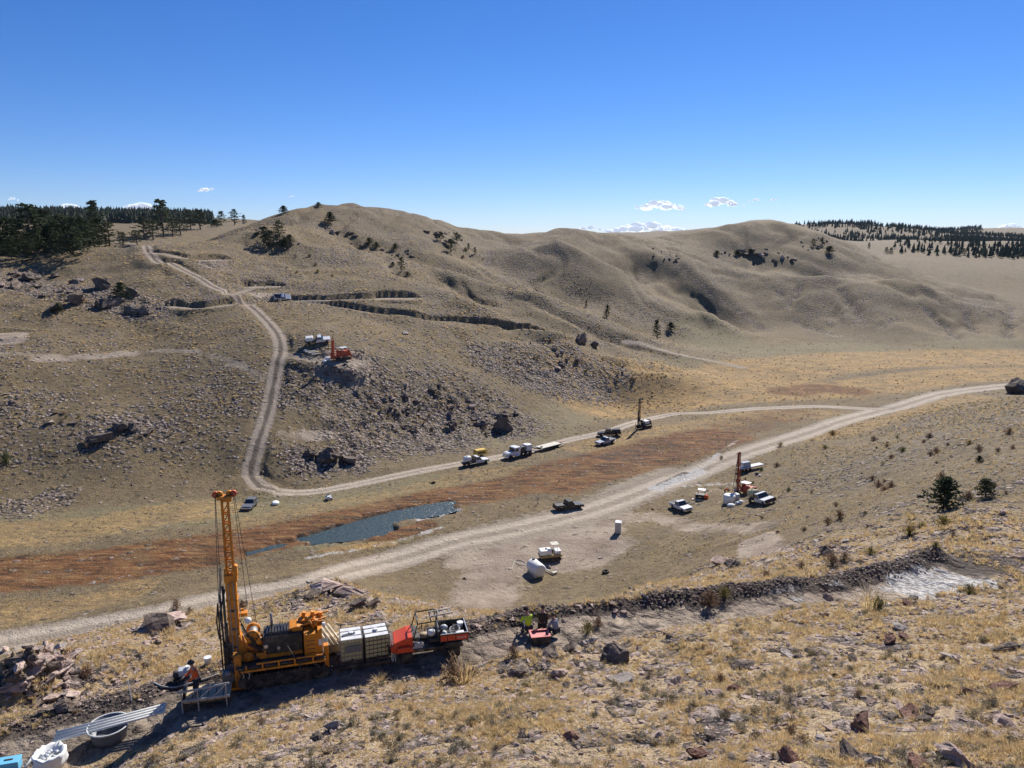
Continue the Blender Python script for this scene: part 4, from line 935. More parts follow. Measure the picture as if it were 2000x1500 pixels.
for u, v, h, lb, k, w_ in [
 (190,470,70,'pine with a bare dead spire on the right of the grove','cone',1.1),
 (319,462,66,'tallest pine with a bushy round head standing above the ridge trees','open',1.15),
 (283,468,42,'broad pine left of the tallest ridge pine','open',1.4),(300,468,36,'low pine close under the tallest ridge pine','open',1.5),(338,460,30,'squat pine right of the tallest ridge pine','open',1.5),
 (352,458,30,'spreading pine in the middle of the ridge row','open',1.6),(373,450,38,'pale topped pine in the middle of the ridge row','open',1.1),(392,448,36,'dark flat topped pine of the ridge row','open',1.5),
 (432,440,26,'grey green pine leaning on the ridge right of the row','open',1.3),(458,440,30,'layered dark pine near the right end of the ridge row','open',1.2),(477,438,18,'small pointed pine at the right end of the ridge row','cone',1.2),
 (268,478,26,'low bushy pine beside the pass','open',1.6),(240,480,24,'low bushy pine at the edge of the grove by the pass','open',1.6),(422,443,14,'low shrubby pine between two ridge pines','small',1.6),
 (554,416,14,'small bushy pine alone on the left skyline slope','small',1.3),(622,403,8,'low dark bush pine on the skyline left of the summit','small',1.6),(676,396,9,'tiny wind bent pine on the main summit','small',1.0),
 (645,436,22,'bushy pine on the slope under the main summit','small',1.1),(543,470,38,'tall pine of the wooded outcrop','open',1.2),(518,474,30,'broad pine at the left of the wooded outcrop','open',1.5),(530,486,34,'dark pine at the foot of the wooded outcrop','open',1.3),(557,484,20,'short pine right of the wooded outcrop','small',1.1),
 (566,474,16,'small pine among rocks at the right of the wooded outcrop','small',1.2),
 (784,532,30,'single dark pine on the open spur in the middle of the hill','open',1.15),(796,538,8,'little round pine right beside the single pine','small',1.4),
 (767,520,9,'little pine left above the single pine','small',1.2),
 (881,494,28,'pine standing in the crags under the saddle','open',1.3),(860,470,18,'dark pine at the left of the crags under the saddle','open',1.6),(893,474,20,'dark pine at the right of the crags under the saddle','open',1.6),(915,488,14,'narrow small pine right of the crags under the saddle','cone',1.2),(928,496,14,'slim small pine furthest right of the crags under the saddle','cone',1.2),
 (721,478,14,'dark pine on the rocky spur below the summit','small',1.2),(735,485,12,'second dark pine on the rocky spur below the summit','small',1.3),(772,487,12,'pine at the lower end of the rocky spur','small',1.2),
 (1185,620,26,'small pointed pine in the hollow behind the middle spurs','cone',1.2),(1145,600,14,'tiny pine left of the pointed pine in the hollow','cone',1.1),(1283,662,40,'tall thin pine above the meadow track','cone',1.0),(1310,645,16,'bushy small pine right of the tall thin one','small',1.2),
 (1588,480,13,'dark pine on the right hill flank','open',1.5),(1605,476,12,'second dark pine on the right hill flank','open',1.4),(1620,494,13,'low pine on the right hill flank','small',1.4),(1400,498,9,'dark pine at the crags below the right summit','small',1.6),(1465,494,8,'bushy pine in the crags below the right summit','small',1.8),(1440,497,9,'low pine in the crags below the right summit','small',1.6),
 (1697,485,11,'small dark tree on the plain just past the right hill','cone',1.2),
 (237,588,34,'small dense pine growing from the left outcrop','small',1.0),(115,610,16,'bushy pine below the left outcrop','small',1.3),
 (1842,998,62,'larger young green pine on the right hillside','small',1.0),(1924,970,32,'smaller round young pine near the right edge','small',1.15),(1912,905,14,'tiny young pine on the right hillside slope','small',1.0)]:
    pine(u, v, h, lb, k, w_)
# dead spire and driftwood snag
def twigs(name, u, v, hpx, label, cat, seed, d=None):
    p = hit(u, v); r = random.Random(seed); s = px2m(p, hpx); bm = bmesh.new()
    def limb(a, b_, r0, r1):
        dd = (b_-a).normalized(); o1 = dd.orthogonal().normalized(); o2 = dd.cross(o1); A = []; B = []
        for k in range(5):
            c_, s_ = math.cos(k*1.2566), math.sin(k*1.2566); A.append(bm.verts.new(a+(o1*c_+o2*s_)*r0)); B.append(bm.verts.new(b_+(o1*c_+o2*s_)*r1))
        for k in range(5): bm.faces.new((A[k], A[(k+1)%5], B[(k+1)%5], B[k]))
    def grow(a, dr, L, rad, n):
        b_ = a+dr*L; limb(a, b_, rad, rad*.6)
        if n:
            for k in range(3): grow(a+dr*L*r.uniform(.5,1), (dr+Vector((r.gauss(0,.6), r.gauss(0,.6), r.gauss(.1,.4)))).normalized(), L*r.uniform(.45,.7), rad*.55, n-1)
    grow(Vector((0,0,-.05)), Vector((.12,0,1)).normalized(), .55, .035, 3)
    m = NB('weathered_wood').done((.50,.44,.37), .85); o = obj(name, bm_mesh(bm, name), m, None, p); o.scale = (s,)*3; tag(o, label, cat)
twigs('dead_snag', 1050, 984, 24, 'bleached dead snag with bare forked branches beside the marsh', 'dead tree', 4)
# ---- far woods (nobody could count them)
def low_tree(seed):
    r = random.Random(seed); bm = bmesh.new()
    for k in range(5):
        z0 = .08+k*.17; w_ = (.24*(1-k/5.6))*r.uniform(.85,1.15); n = 7; t = bm.verts.new((r.gauss(0,.01), r.gauss(0,.01), z0+.30))
        ring = [bm.verts.new((math.cos(a/n*6.283)*w_*r.uniform(.6,1.25), math.sin(a/n*6.283)*w_*r.uniform(.6,1.25), z0+r.uniform(-.05,.05))) for a in range(n)]
        for a in range(n): bm.faces.new((ring[a], ring[(a+1)%n], t))
    for a in range(3):
        c_ = [bm.verts.new((math.cos(a*2.1+q)*.015, math.sin(a*2.1+q)*.015, z)) for q, z in ((0,-.05),(2.1,-.05),(2.1,.3),(0,.3))]; bm.faces.new(c_)
    return bm_mesh(bm, 'far_tree')
LOWT = [low_tree(i) for i in range(5)]
def wood(name, label, n, u0, u1, dist0, dist1, h, vmin=None, dens=None):
    a = np.arctan((rng.uniform(u0, u1, n)-1000)/FL); r = rng.uniform(dist0, dist1, n)
    x = r*np.sin(a); y = r*np.cos(a); k = fbm(x/60, y/60, 3)+rng.normal(0,.3,n) > (dens if dens is not None else -.3); x, y = x[k], y[k]
    s = h*rng.uniform(.55,1.15,len(x)); scatter(name, label, LOWT, M_needle if name == 'grove_backing' else M_farneedle, np.c_[x, y, H(x, y)], np.c_[s*1.15, s*1.15, s], np.c_[x*0, x*0, rng.uniform(0,6.28,len(x))])
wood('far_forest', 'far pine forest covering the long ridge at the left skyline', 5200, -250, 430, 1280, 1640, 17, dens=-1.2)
FT = LOWT; LOWT = [m_ for k_ in ('open','cone') for _, m_ in PINES[k_]]
wood('grove_backing', 'dark pines crowding behind the grove by the pass', 70, -150, 225, 338, 420, 13, dens=-1)
LOWT = FT
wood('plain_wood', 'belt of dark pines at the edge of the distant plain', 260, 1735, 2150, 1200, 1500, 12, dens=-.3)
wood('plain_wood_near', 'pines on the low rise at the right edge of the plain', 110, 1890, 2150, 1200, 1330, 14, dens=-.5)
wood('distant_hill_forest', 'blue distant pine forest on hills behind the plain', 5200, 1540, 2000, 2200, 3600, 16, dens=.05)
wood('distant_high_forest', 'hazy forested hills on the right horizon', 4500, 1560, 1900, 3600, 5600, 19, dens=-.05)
for i, (u, v) in enumerate([(1733,484),(1741,482),(1868,486),(1884,487),(1922,486)]): pine(u, v, 12, ['lone pine left of the belt of trees on the plain','second lone pine left of the belt of trees','first small pine in front of the belt of trees','second small pine in front of the belt of trees','small pine by the far track on the plain'][i], 'cone', 1.8, d=1060)
# ---- clouds, far beyond the hills
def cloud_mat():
    b = NB('cloud_white_glow'); b.done((.85,.86,.88), 1.0); b.p.inputs['Emission Color'].default_value = (.86,.91,1,1); b.p.inputs['Emission Strength'].default_value = .42  # emission added in place of sunlight scattered through the backlit clouds
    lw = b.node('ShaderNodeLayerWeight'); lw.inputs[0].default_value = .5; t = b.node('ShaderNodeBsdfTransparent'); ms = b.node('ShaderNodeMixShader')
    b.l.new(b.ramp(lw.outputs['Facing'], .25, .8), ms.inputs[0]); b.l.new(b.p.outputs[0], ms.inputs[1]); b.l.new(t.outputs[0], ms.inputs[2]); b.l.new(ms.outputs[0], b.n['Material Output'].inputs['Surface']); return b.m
def cloud(u, v, wpx, hpx, seed, label, D=16000):
    r = random.Random(seed); bm = bmesh.new(); s = D/FL
    n = max(5, int(wpx/5))
    for i in range(n):
        t = r.uniform(-1,1); hh = (1-abs(t)**1.6)*r.uniform(.35,1); c_ = Vector((t*wpx*.46*s, r.uniform(-.3,.3)*wpx*s*.4, hh*hpx*.5*s)); rad = hpx*s*r.uniform(.16,.34)*(1.15-abs(t)*.6)
        mt = Matrix.Translation(c_)@Matrix.Diagonal((rad*1.8, rad*1.8, rad*.9, 1)); bmesh.ops.create_icosphere(bm, subdivisions=2, radius=1, matrix=mt)
    for q in bm.verts: q.co += Vector((r.gauss(0,1), r.gauss(0,1), r.gauss(0,1)))*hpx*s*.035
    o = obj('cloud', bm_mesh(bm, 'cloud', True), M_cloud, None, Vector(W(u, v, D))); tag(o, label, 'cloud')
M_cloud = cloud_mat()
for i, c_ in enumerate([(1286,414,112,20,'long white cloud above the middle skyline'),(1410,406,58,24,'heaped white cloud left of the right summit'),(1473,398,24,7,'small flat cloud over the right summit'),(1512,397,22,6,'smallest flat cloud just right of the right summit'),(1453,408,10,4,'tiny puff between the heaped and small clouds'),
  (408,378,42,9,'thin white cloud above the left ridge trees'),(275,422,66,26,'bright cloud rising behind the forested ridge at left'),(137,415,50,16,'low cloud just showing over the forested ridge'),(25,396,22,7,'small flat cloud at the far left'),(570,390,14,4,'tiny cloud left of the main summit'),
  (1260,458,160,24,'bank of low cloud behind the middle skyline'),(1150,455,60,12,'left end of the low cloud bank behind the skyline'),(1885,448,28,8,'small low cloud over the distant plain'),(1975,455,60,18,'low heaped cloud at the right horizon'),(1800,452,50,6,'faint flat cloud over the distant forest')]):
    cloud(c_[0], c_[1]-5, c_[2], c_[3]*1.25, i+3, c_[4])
# ------------------------------------------------------------------ machine materials and mesh builder
def paint_mat(name, c, rough=.4, dirt=.35, metal=0.0, dc=(.24,.19,.14), spec=.4):
    b = NB(name); tc = b.node('ShaderNodeTexCoord').outputs['Object']; n = b.noise(2.5, 5, .65, tc)
    q = b.mix(b.math('MULTIPLY', b.ramp(n, .42, .7), dirt), c, dc); b.p.inputs['Metallic'].default_value = metal; b.p.inputs['Specular IOR Level'].default_value = spec
    return b.done(q, b.math('ADD', b.math('MULTIPLY', n, .35), rough-.1))
PM = dict(
 yellow=paint_mat('paint_drill_yellow', (.66,.235,.016), .5, .75, dc=(.16,.085,.04)), orange=paint_mat('paint_drill_orange', (.55,.085,.025), .5, .5), red=paint_mat('paint_orange_red', (.68,.075,.025), .35, .18),
 white=paint_mat('paint_white', (.76,.76,.75), .3, .3), black=paint_mat('paint_black', (.018,.018,.02), .3, .25), grey=paint_mat('paint_grey', (.14,.15,.17), .3, .15), silver=paint_mat('paint_silver', (.45,.47,.5), .3, .15),
 steel=paint_mat('bare_steel', (.30,.29,.28), .45, .4, .6), dark=paint_mat('dark_iron', (.035,.033,.032), .55, .5), rubber=paint_mat('rubber', (.022,.021,.02), .8, .5), chrome=paint_mat('bright_metal', (.62,.62,.62), .25, .1, .8),
 poly=paint_mat('white_polyethylene', (.80,.79,.74), .5, .12), polyy=paint_mat('aged_polyethylene', (.50,.47,.27), .5, .2), green=paint_mat('dull_olive_panel', (.42,.42,.16), .6, .3), wood=paint_mat('raw_timber', (.48,.38,.25), .8, .3),
 pale=paint_mat('pale_rod_steel', (.66,.56,.38), .45, .4), pvc=paint_mat('pale_plastic_pipe', (.66,.66,.63), .5, .2), blue=paint_mat('light_blue_plastic', (.16,.50,.72), .5, .15), pink=paint_mat('faded_red_plastic', (.70,.22,.20), .5, .2),
 tan=paint_mat('tan_deck', (.62,.58,.48), .7, .3), hivis=paint_mat('lime_vest', (.62,.85,.05), .8, .1), horange=paint_mat('orange_work_jacket', (.80,.13,.02), .8, .2), brown=paint_mat('brown_cloth', (.055,.038,.03), .9, .3),
 gcloth=paint_mat('grey_cloth', (.26,.28,.33), .9, .2), jeans=paint_mat('dark_trousers', (.04,.045,.06), .9, .3), skin=paint_mat('skin', (.42,.24,.17), .6, .1), cyel=paint_mat('construction_yellow', (.66,.43,.07), .5, .35), lamp=paint_mat('lamp_glass', (.75,.75,.72), .15, .05, spec=.6),
 rlamp=paint_mat('red_lamp', (.45,.02,.02), .2, .1), sack=paint_mat('white_woven_sack', (.82,.82,.79), .8, .12), net=paint_mat('white_net', (.75,.74,.68), .8, .3), rope=paint_mat('hose_grey', (.42,.41,.38), .6, .3), tanrod=paint_mat('tan_paint', (.52,.40,.25), .6, .3))
def glass_mat():
    b = NB('dark_window_glass'); b.p.inputs['Specular IOR Level'].default_value = .9; return b.done((.02,.025,.03), .06)
PM['glass'] = glass_mat(); PM['dull'] = paint_mat('dull_tan_yellow', (.40,.28,.11), .6, .5); PM['rust'] = paint_mat('dark_red_paint', (.30,.055,.02), .5, .3); PM['rail'] = paint_mat('worn_galvanised', (.45,.43,.40), .5, .3)
class MB:
    def __init__(s): s.bm = bmesh.new(); s.M = Matrix()
    def box(s, c, d, rot=(0,0,0), bev=0.0, taper=1.0):
        vs = []
        Rm = Euler(rot).to_matrix().to_4x4(); T = s.M@Matrix.Translation(c)@Rm
        for z in (-1,1):
            k = taper if z > 0 else 1
            for x, y in ((-1,-1),(1,-1),(1,1),(-1,1)): vs.append(s.bm.verts.new(T@Vector((x*d[0]/2*k, y*d[1]/2*k, z*d[2]/2))))
        fs = [s.bm.faces.new([vs[i] for i in f]) for f in ((3,2,1,0),(4,5,6,7),(0,1,5,4),(1,2,6,5),(2,3,7,6),(3,0,4,7))]
        if bev:
            es = list({e for f in fs for e in f.edges}); bmesh.ops.bevel(s.bm, geom=es, offset=bev, segments=2, affect='EDGES', profile=.6)
        return s
    def tube(s, pts, r, n=8, cap=True, r1=None):
        pts = [s.M@Vector(p) for p in pts]; rings = []; m = len(pts)
        ref = None
        for i, p in enumerate(pts):
            t = (pts[min(i+1,m-1)]-pts[max(i-1,0)]).normalized()
            if ref is None: ref = t.orthogonal().normalized()
            ref = (ref-t*ref.dot(t)); ref = ref.normalized() if ref.length > 1e-6 else t.orthogonal().normalized()
            o2 = t.cross(ref); rad = r if r1 is None else r+(r1-r)*i/(m-1)
            rings.append([s.bm.verts.new(p+(ref*math.cos(a*2*math.pi/n)+o2*math.sin(a*2*math.pi/n))*rad) for a in range(n)])
        for i in range(m-1):
            for a in range(n):
                f = s.bm.faces.new((rings[i][a], rings[i][(a+1)%n], rings[i+1][(a+1)%n], rings[i+1][a])); f.smooth = n > 6
        if cap: s.bm.faces.new(rings[0][::-1]); s.bm.faces.new(rings[-1])
        return s
    def prism(s, prof, y0, y1, axis='y'):    # profile in x,z
        A, B = [], []
        for x, z in prof:
            p, q = (Vector((x, y0, z)), Vector((x, y1, z))) if axis == 'y' else (Vector((y0, x, z)), Vector((y1, x, z)))
            A.append(s.bm.verts.new(s.M@p)); B.append(s.bm.verts.new(s.M@q))
        n = len(prof); fs = [s.bm.faces.new(A), s.bm.faces.new(B[::-1])]
        for i in range(n): fs.append(s.bm.faces.new((A[i], B[i], B[(i+1)%n], A[(i+1)%n])))
        bmesh.ops.recalc_face_normals(s.bm, faces=fs); return s
    def hexa(s, P):
        v = [s.bm.verts.new(s.M@Vector(p)) for p in P]
        fs = [s.bm.faces.new([v[i] for i in f]) for f in ((3,2,1,0),(4,5,6,7),(0,1,5,4),(1,2,6,5),(2,3,7,6),(3,0,4,7))]
        bmesh.ops.recalc_face_normals(s.bm, faces=fs); return s
    def lathe(s, prof, c=(0,0,0), axis='z', n=16, smooth=True, cap=True):
        c = Vector(c); rings = []
        for r, h in prof:
            ring = []
            for a in range(n):
                x, y = math.cos(a*2*math.pi/n)*r, math.sin(a*2*math.pi/n)*r
                p = {'z': (x, y, h), 'y': (x, h, y), 'x': (h, x, y)}[axis]; ring.append(s.bm.verts.new(s.M@(c+Vector(p))))
            rings.append(ring)
        fs = []
        for i in range(len(rings)-1):
            for a in range(n):
                f = s.bm.faces.new((rings[i][a], rings[i][(a+1)%n], rings[i+1][(a+1)%n], rings[i+1][a])); f.smooth = smooth; fs.append(f)
        if cap: fs += [s.bm.faces.new(rings[0]), s.bm.faces.new(rings[-1])]
        bmesh.ops.recalc_face_normals(s.bm, faces=fs); return s
    def sphere(s, c, r, sc=(1,1,1), sub=2):
        g = bmesh.ops.create_icosphere(s.bm, subdivisions=sub, radius=r, matrix=s.M@Matrix.Translation(c)@Matrix.Diagonal((*sc,1)))
        for v in g['verts']:
            for f in v.link_faces: f.smooth = True
        return s
    def build(s, name, mat, parent=None, label=None, bev=0):
        me = bpy.data.meshes.new(name); s.bm.to_mesh(me); s.bm.free(); me.materials.append(PM[mat] if isinstance(mat, str) else mat)
        o = bpy.data.objects.new(name, me); col.objects.link(o)
        if parent: o.parent = parent
        if label: o['label'] = label
        if bev:
            md = o.modifiers.new('bevel', 'BEVEL'); md.width = bev; md.segments = 2; md.limit_method = 'ANGLE'
        return o
def wheel(parent, c, r, w, rim='silver', axis='y'):
    o = MB().lathe([(r*.6,-w/2),(r*.93,-w/2),(r,-w*.32),(r,w*.32),(r*.93,w/2),(r*.6,w/2)], axis=axis, n=18).build('wheel', 'rubber', parent); o.location = c
    MB().lathe([(r*.1,-w*.44),(r*.62,-w*.40),(r*.62,w*.40),(r*.1,w*.44)], axis=axis, n=14).build('rim', rim, o)
    return o
def place(name, a, b, ctr, label, cat, group=None, dz=0, flat=False):   # heading a->b given by two photograph points on the ground
    pa, pb, pc = hit(*a), hit(*b), hit(*ctr); t = pb-pa; yaw = math.atan2(t.y, t.x)
    f = Vector((math.cos(yaw), math.sin(yaw))); L = 2.0
    h = lambda k, l: gz(pc.x+f.x*k-f.y*l, pc.y+f.y*k+f.x*l)
    pit = math.atan2(h(L,0)-h(-L,0), 2*L); rol = math.atan2(h(0,1)-h(0,-1), 2)
    z = (h(1.6,.8)+h(-1.6,.8)+h(1.6,-.8)+h(-1.6,-.8))/4
    if flat or cat == 'drill rig': pit *= .15; rol *= .1
    e = empty(name, (pc.x, pc.y, z+dz), 0, label, cat, group)
    e.rotation_euler = (Matrix.Rotation(yaw, 3, 'Z')@Matrix.Rotation(-pit, 3, 'Y')@Matrix.Rotation(rol, 3, 'X')).to_euler(); return e
def arc(cx, r, z0=0, n=6, a0=0, a1=180):
    return [(cx+r*math.cos(R(a0+(a1-a0)*i/n)), z0+r*math.sin(R(a0+(a1-a0)*i/n))) for i in range(n+1)]
def glass_quad(e, P, name='window'):
    n = (Vector(P[1])-Vector(P[0])).cross(Vector(P[2])-Vector(P[0])).normalized()*.012
    MB().hexa([Vector(p)-n*.3 for p in P]+[Vector(p)+n for p in P]).build(name, 'glass', e)
def pickup(e, colr='white', L=5.8, back='bed', Wd=1.95, tall=1.0):
    """front towards +x; back: bed, flat, suv, cap"""
    h = L/2; fx, rx = h-.95, -h+1.15; wr = .40; W2 = Wd/2; sill = .48; belt = 1.14*tall; roof = 1.88*tall
    suv = back == 'suv'
    cabr = -h+.25 if suv else (-.75 if back != 'flat' else -.2)     # rear of the cab
    rear_end = -h if back in ('bed', 'suv', 'cap') else cabr-.05
    prof = [(rear_end, sill+.1), (rear_end, belt)] + [(fx-1.02, belt), (fx-.85, belt-.03), (h-.10, belt-.16), (h, belt-.30), (h, sill)]
    prof += [(fx+.47, sill)]+[p for p in arc(fx, .47, sill, 6)][1:-1]+[(fx-.47, sill)]
    if back != 'flat': prof += [(rx+.47, sill)]+[p for p in arc(rx, .47, sill, 6)][1:-1]+[(rx-.47, sill)]
    MB().prism(prof, -W2, W2).build('body', colr, e, bev=.035)
    # greenhouse
    ws, wt = fx-.95, fx-1.62; rb = cabr; rt = cabr+.22 if not suv else cabr+.18; ti = .17
    MB().hexa([(ws,-W2+.03,belt-.02),(ws,W2-.03,belt-.02),(rb,W2-.03,belt-.02),(rb,-W2+.03,belt-.02),(wt,-W2+ti,roof),(wt,W2-ti,roof),(rt,W2-ti,roof),(rt,-W2+ti,roof)]).build('cabin', colr, e, bev=.05)
    def lerp(a, b, t): return tuple(a[i]+(b[i]-a[i])*t for i in range(3))
    for sgn in (-1, 1):
        y0, y1 = sgn*(W2-.026), sgn*(W2-ti+.006)
        A, B, C_, D = (ws,y0,belt), (rb,y0,belt), (rt,y1,roof), (wt,y1,roof)
        segs = [(.10,.47),(.53,.94)] if not suv else [(.08,.34),(.38,.64),(.69,.95)]
        if back == 'flat': segs = [(.12,.9)] if L < 6.3 else segs
        for s0, s1 in segs:
            q = [lerp(lerp(A,B,s0),lerp(D,C_,s0),.1), lerp(lerp(A,B,s1),lerp(D,C_,s1),.1), lerp(lerp(A,B,s1),lerp(D,C_,s1),.85), lerp(lerp(A,B,s0),lerp(D,C_,s0),.85)]
            glass_quad(e, q if sgn > 0 else q[::-1], 'side_window')
        MB().box((ws-.25, sgn*(W2+.12), belt+.12), (.12,.2,.18)).build('mirror', 'dark', e)
        MB().box((h-.06, sgn*(W2-.24), belt-.36), (.14,.34,.18)).build('headlight', 'lamp', e)
        MB().box((rear_end+.02, sgn*(W2-.09), belt-.25), (.08,.14,.36)).build('taillight', 'rlamp', e)
    q = [(ws+.012,-W2+.12,belt+.04),(ws+.012,W2-.12,belt+.04),(wt+.05,W2-ti-.05,roof-.07),(wt+.05,-W2+ti+.05,roof-.07)]; glass_quad(e, q, 'windscreen')
    q = [(rb-.012,W2-.2,belt+.1),(rb-.012,-W2+.2,belt+.1),(rt-.05,-W2+ti+.1,roof-.1),(rt-.05,W2-ti-.1,roof-.1)]; glass_quad(e, q, 'rear_window')
    MB().box((h+.02,0,sill+.08),(.16,Wd-.04,.26), bev=.03).build('front_bumper', 'chrome' if colr != 'black' else 'dark', e)
    MB().box((h-.01,0,belt-.36),(.06,Wd-.75,.26)).build('grille', 'dark', e)
    if back != 'flat': MB().box((-h-.04,0,sill+.1),(.16,Wd-.04,.2), bev=.03).build('rear_bumper', 'chrome' if colr != 'black' else 'dark', e)
    if back == 'bed': # open load bed: dark liner sunk between the bed walls
        MB().box(((-h+cabr)/2, 0, belt+.006), (cabr+h-.22, Wd-.34, .012)).build('bed_liner', 'dark', e)
        for sgn in (-1,1): MB().box(((-h+cabr)/2, sgn*(W2-.07), belt+.045), (cabr+h-.06, .11, .09), bev=.02).build('bed_rail', colr, e)
        MB().box((-h+.06,0,belt+.045),(.1,Wd-.06,.09), bev=.02).build('tailgate', colr, e)
    if back == 'cap': MB().box(((-h+cabr)/2, 0, belt+.34), (cabr+h-.08, Wd-.12, .66), bev=.08, taper=.9).build('bed_cap', colr, e)
    if back == 'flat':
        MB().box(((-h+cabr)/2-.05, 0, .92), (cabr+h-.05, 2.2, .12)).build('flat_deck', 'dark', e)
        MB().box(((-h+cabr)/2, 0, .62), (cabr+h, .9, .3)).build('chassis', 'dark', e)
        MB().box((cabr-.1, 0, 1.5), (.08, 2.0, 1.1)).build('headache_rack', 'dark', e)
    for x in (fx, rx):
        for sgn in (-1, 1): wheel(e, (x, sgn*(W2-.13), wr), wr, .27)
    return h, cabr
def deck_tank(e, x, L, r, m='poly', z=1.0, ribs=True):
    t = MB().lathe([(r*.55,-L/2),(r*.9,-L/2+.06),(r,-L/2+.2),(r,L/2-.2),(r*.9,L/2-.06),(r*.55,L/2)], (x,0,z+r*.92), 'x', 18).build('tank', m, e)
    MB().lathe([(.22,-.06),(.22,.07),(.17,.1)], (x,0,z+r*1.92), 'z', 12).build('tank_lid', m, t)
    if ribs:
        mb = MB()
        for k in range(4): mb.lathe([(r*1.0,-.05),(r*1.035,-.03),(r*1.035,.03),(r*1.0,.05)], (x-L*.33+k*L*.22,0,z+r*.92), 'x', 18)
        mb.build('rib_bands', m, t)
    return t
# ---- valley and hill vehicles
e = place('pickup_truck', (1309,989), (1334,1001), (1331,996), 'white crew cab pickup parked on the valley grass beside the pale core boxes', 'pickup truck'); pickup(e, 'white', 5.9)
e = place('pickup_truck', (1090,998), (1132,993), (1110,994), 'black pickup with an open bed on the near side of the pale dirt road', 'pickup truck'); pickup(e, 'black', 5.9)
e = place('suv', (498,978), (476,1000), (488,992), 'dark grey SUV alone on the grass above the pond stream', 'car'); pickup(e, 'grey', 4.9, 'suv', 1.95, .93)
e = place('tank_truck', (1455,980), (1500,987), (1488,983), 'white crew cab flatbed truck carrying a ribbed pale tank beside the far right drill', 'truck'); hh, cr = pickup(e, 'white', 7.2, 'flat', 2.2, 1.08); deck_tank(e, -2.0, 2.9, .78, 'polyy', 1.0)
MB().box((hh+.15,0,.85),(.12,2.1,.6)).build('grille_guard', 'dark', e)
e = place('tank_truck', (917,911), (949,905), (928,907), 'white truck with a round white tank on its deck, next to the yellow compressor', 'truck'); pickup(e, 'white', 6.6, 'flat', 2.1, 1.08); deck_tank(e, -2.1, 1.7, .72, 'poly', 1.0, False)
e = place('pickup_truck', (1190,865), (1172,869), (1182,867), 'small pale pickup below the dark truck on the far road', 'pickup truck'); pickup(e, 'silver', 5.5)
e = place('pickup_truck', (1200,850), (1172,851), (1190,851), 'dark pickup with a capped bed beside the smaller pale pickup on the far road', 'pickup truck'); pickup(e, 'black', 6.2, 'cap', 2.1, 1.06)
e = place('pickup_truck', (541,585), (563,583), (551,586), 'white pickup high on the hill at the junction of the cut roads', 'pickup truck'); pickup(e, 'white', 5.9, 'bed', 2.1)
e = place('tank_truck', (605,672), (640,668), (621,669), 'white truck with a boxy white tank on the hill above the orange drill', 'truck'); pickup(e, 'white', 7.0, 'flat', 2.2, 1.08); MB().box((-2.2,0,1.55),(2.1,1.8,1.1), bev=.2).build('tank', 'poly', e)
# semi truck with a block on its deck
e = place('flatbed_truck', (1028,888), (999,894), (1011,892), 'white long nosed heavy truck pulling up to the empty lowboy trailer', 'truck')
MB().prism([(1.9,.75),(1.9,1.75),(3.5,1.62),(3.85,1.4),(3.9,.6),(3.5,.55)]+arc(2.95,.6,.55,6)[0:]+[(2.3,.55)], -.95, .95).build('hood', 'white', e, bev=.05)
c = MB().hexa([(2.0,-1.15,.8),(2.0,1.15,.8),(.1,1.15,.8),(.1,-1.15,.8),(1.75,-1.1,2.75),(1.75,1.1,2.75),(.1,1.1,2.8),(.1,-1.1,2.8)]).build('cab', 'white', e, bev=.06)
glass_quad(e, [(1.925,-1.0,1.75),(1.925,1.0,1.75),(1.80,.98,2.5),(1.80,-.98,2.5)], 'windscreen')
for s_ in (-1,1):
    P_ = [(1.7,s_*1.135,1.75),(.75,s_*1.135,1.75),(.75,s_*1.115,2.45),(1.6,s_*1.115,2.45)]; glass_quad(e, P_ if s_ > 0 else P_[::-1], 'side_window')
    MB().tube([(-.1,s_*.95,.9),(-.1,s_*.95,3.2)], .07).build('exhaust_stack', 'chrome', e); MB().box((3.93,s_*.7,1.05),(.06,.3,.22)).build('headlight', 'lamp', e)
    MB().lathe([(.3,-.6),(.33,-.55),(.33,.55),(.3,.6)], (1.1,s_*1.0,.75), 'x', 12).build('fuel_tank', 'chrome', e)
    wheel(e, (2.95,s_*.95,.52), .52, .3, 'chrome')
    for x in (-1.9,-3.25): wheel(e, (x,s_*.9,.52), .52, .5, 'chrome')
MB().box((-.8,0,.85),(7,.8,.28)).build('chassis', 'dark', e); MB().box((3.95,0,.62),(.2,2.2,.35), bev=.03).build('front_bumper', 'chrome', e); MB().box((3.9,0,1.2),(.08,.9,.6)).build('grille', 'chrome', e)
MB().box((-.9,0,1.75),(1.4,1.8,1.5)).build('tool_rack', 'dark', e); MB().box((-2.9,0,1.12),(2.6,2.3,.14)).build('deck', 'dark', e); t = MB().box((-3.0,0,2.0),(1.7,1.9,1.5), bev=.12).build('tank', 'poly', e); MB().lathe([(.2,0),(.2,.12)], (-3,0,2.76), 'z', 10).build('tank_lid', 'poly', t)
e = place('lowboy_trailer', (1100,869), (1042,884), (1070,877), 'empty flat lowboy trailer with a pale deck behind the heavy truck', 'trailer')
MB().box((-.3,0,.95),(7.0,2.5,.16)).build('deck', 'tan', e); MB().box((0,0,.78),(7.4,1.2,.2)).build('frame', 'dark', e)
MB().prism([(3.2,.7),(3.2,1.0),(4.0,1.35),(5.2,1.35),(5.2,1.1),(4.1,1.05)], -.5, .5).build('gooseneck', 'dark', e)
for s_ in (-1,1):
    MB().box((-4.6,s_*.75,.72),(1.7,.7,.08),(0,R(-14),0)).build('ramp', 'dark', e); MB().box((-.3,s_*1.27,.9),(7.0,.06,.2)).build('side_rail', 'dark', e)
    for x in (-1.5,-2.5): wheel(e, (x,s_*1.0,.40), .40, .3)
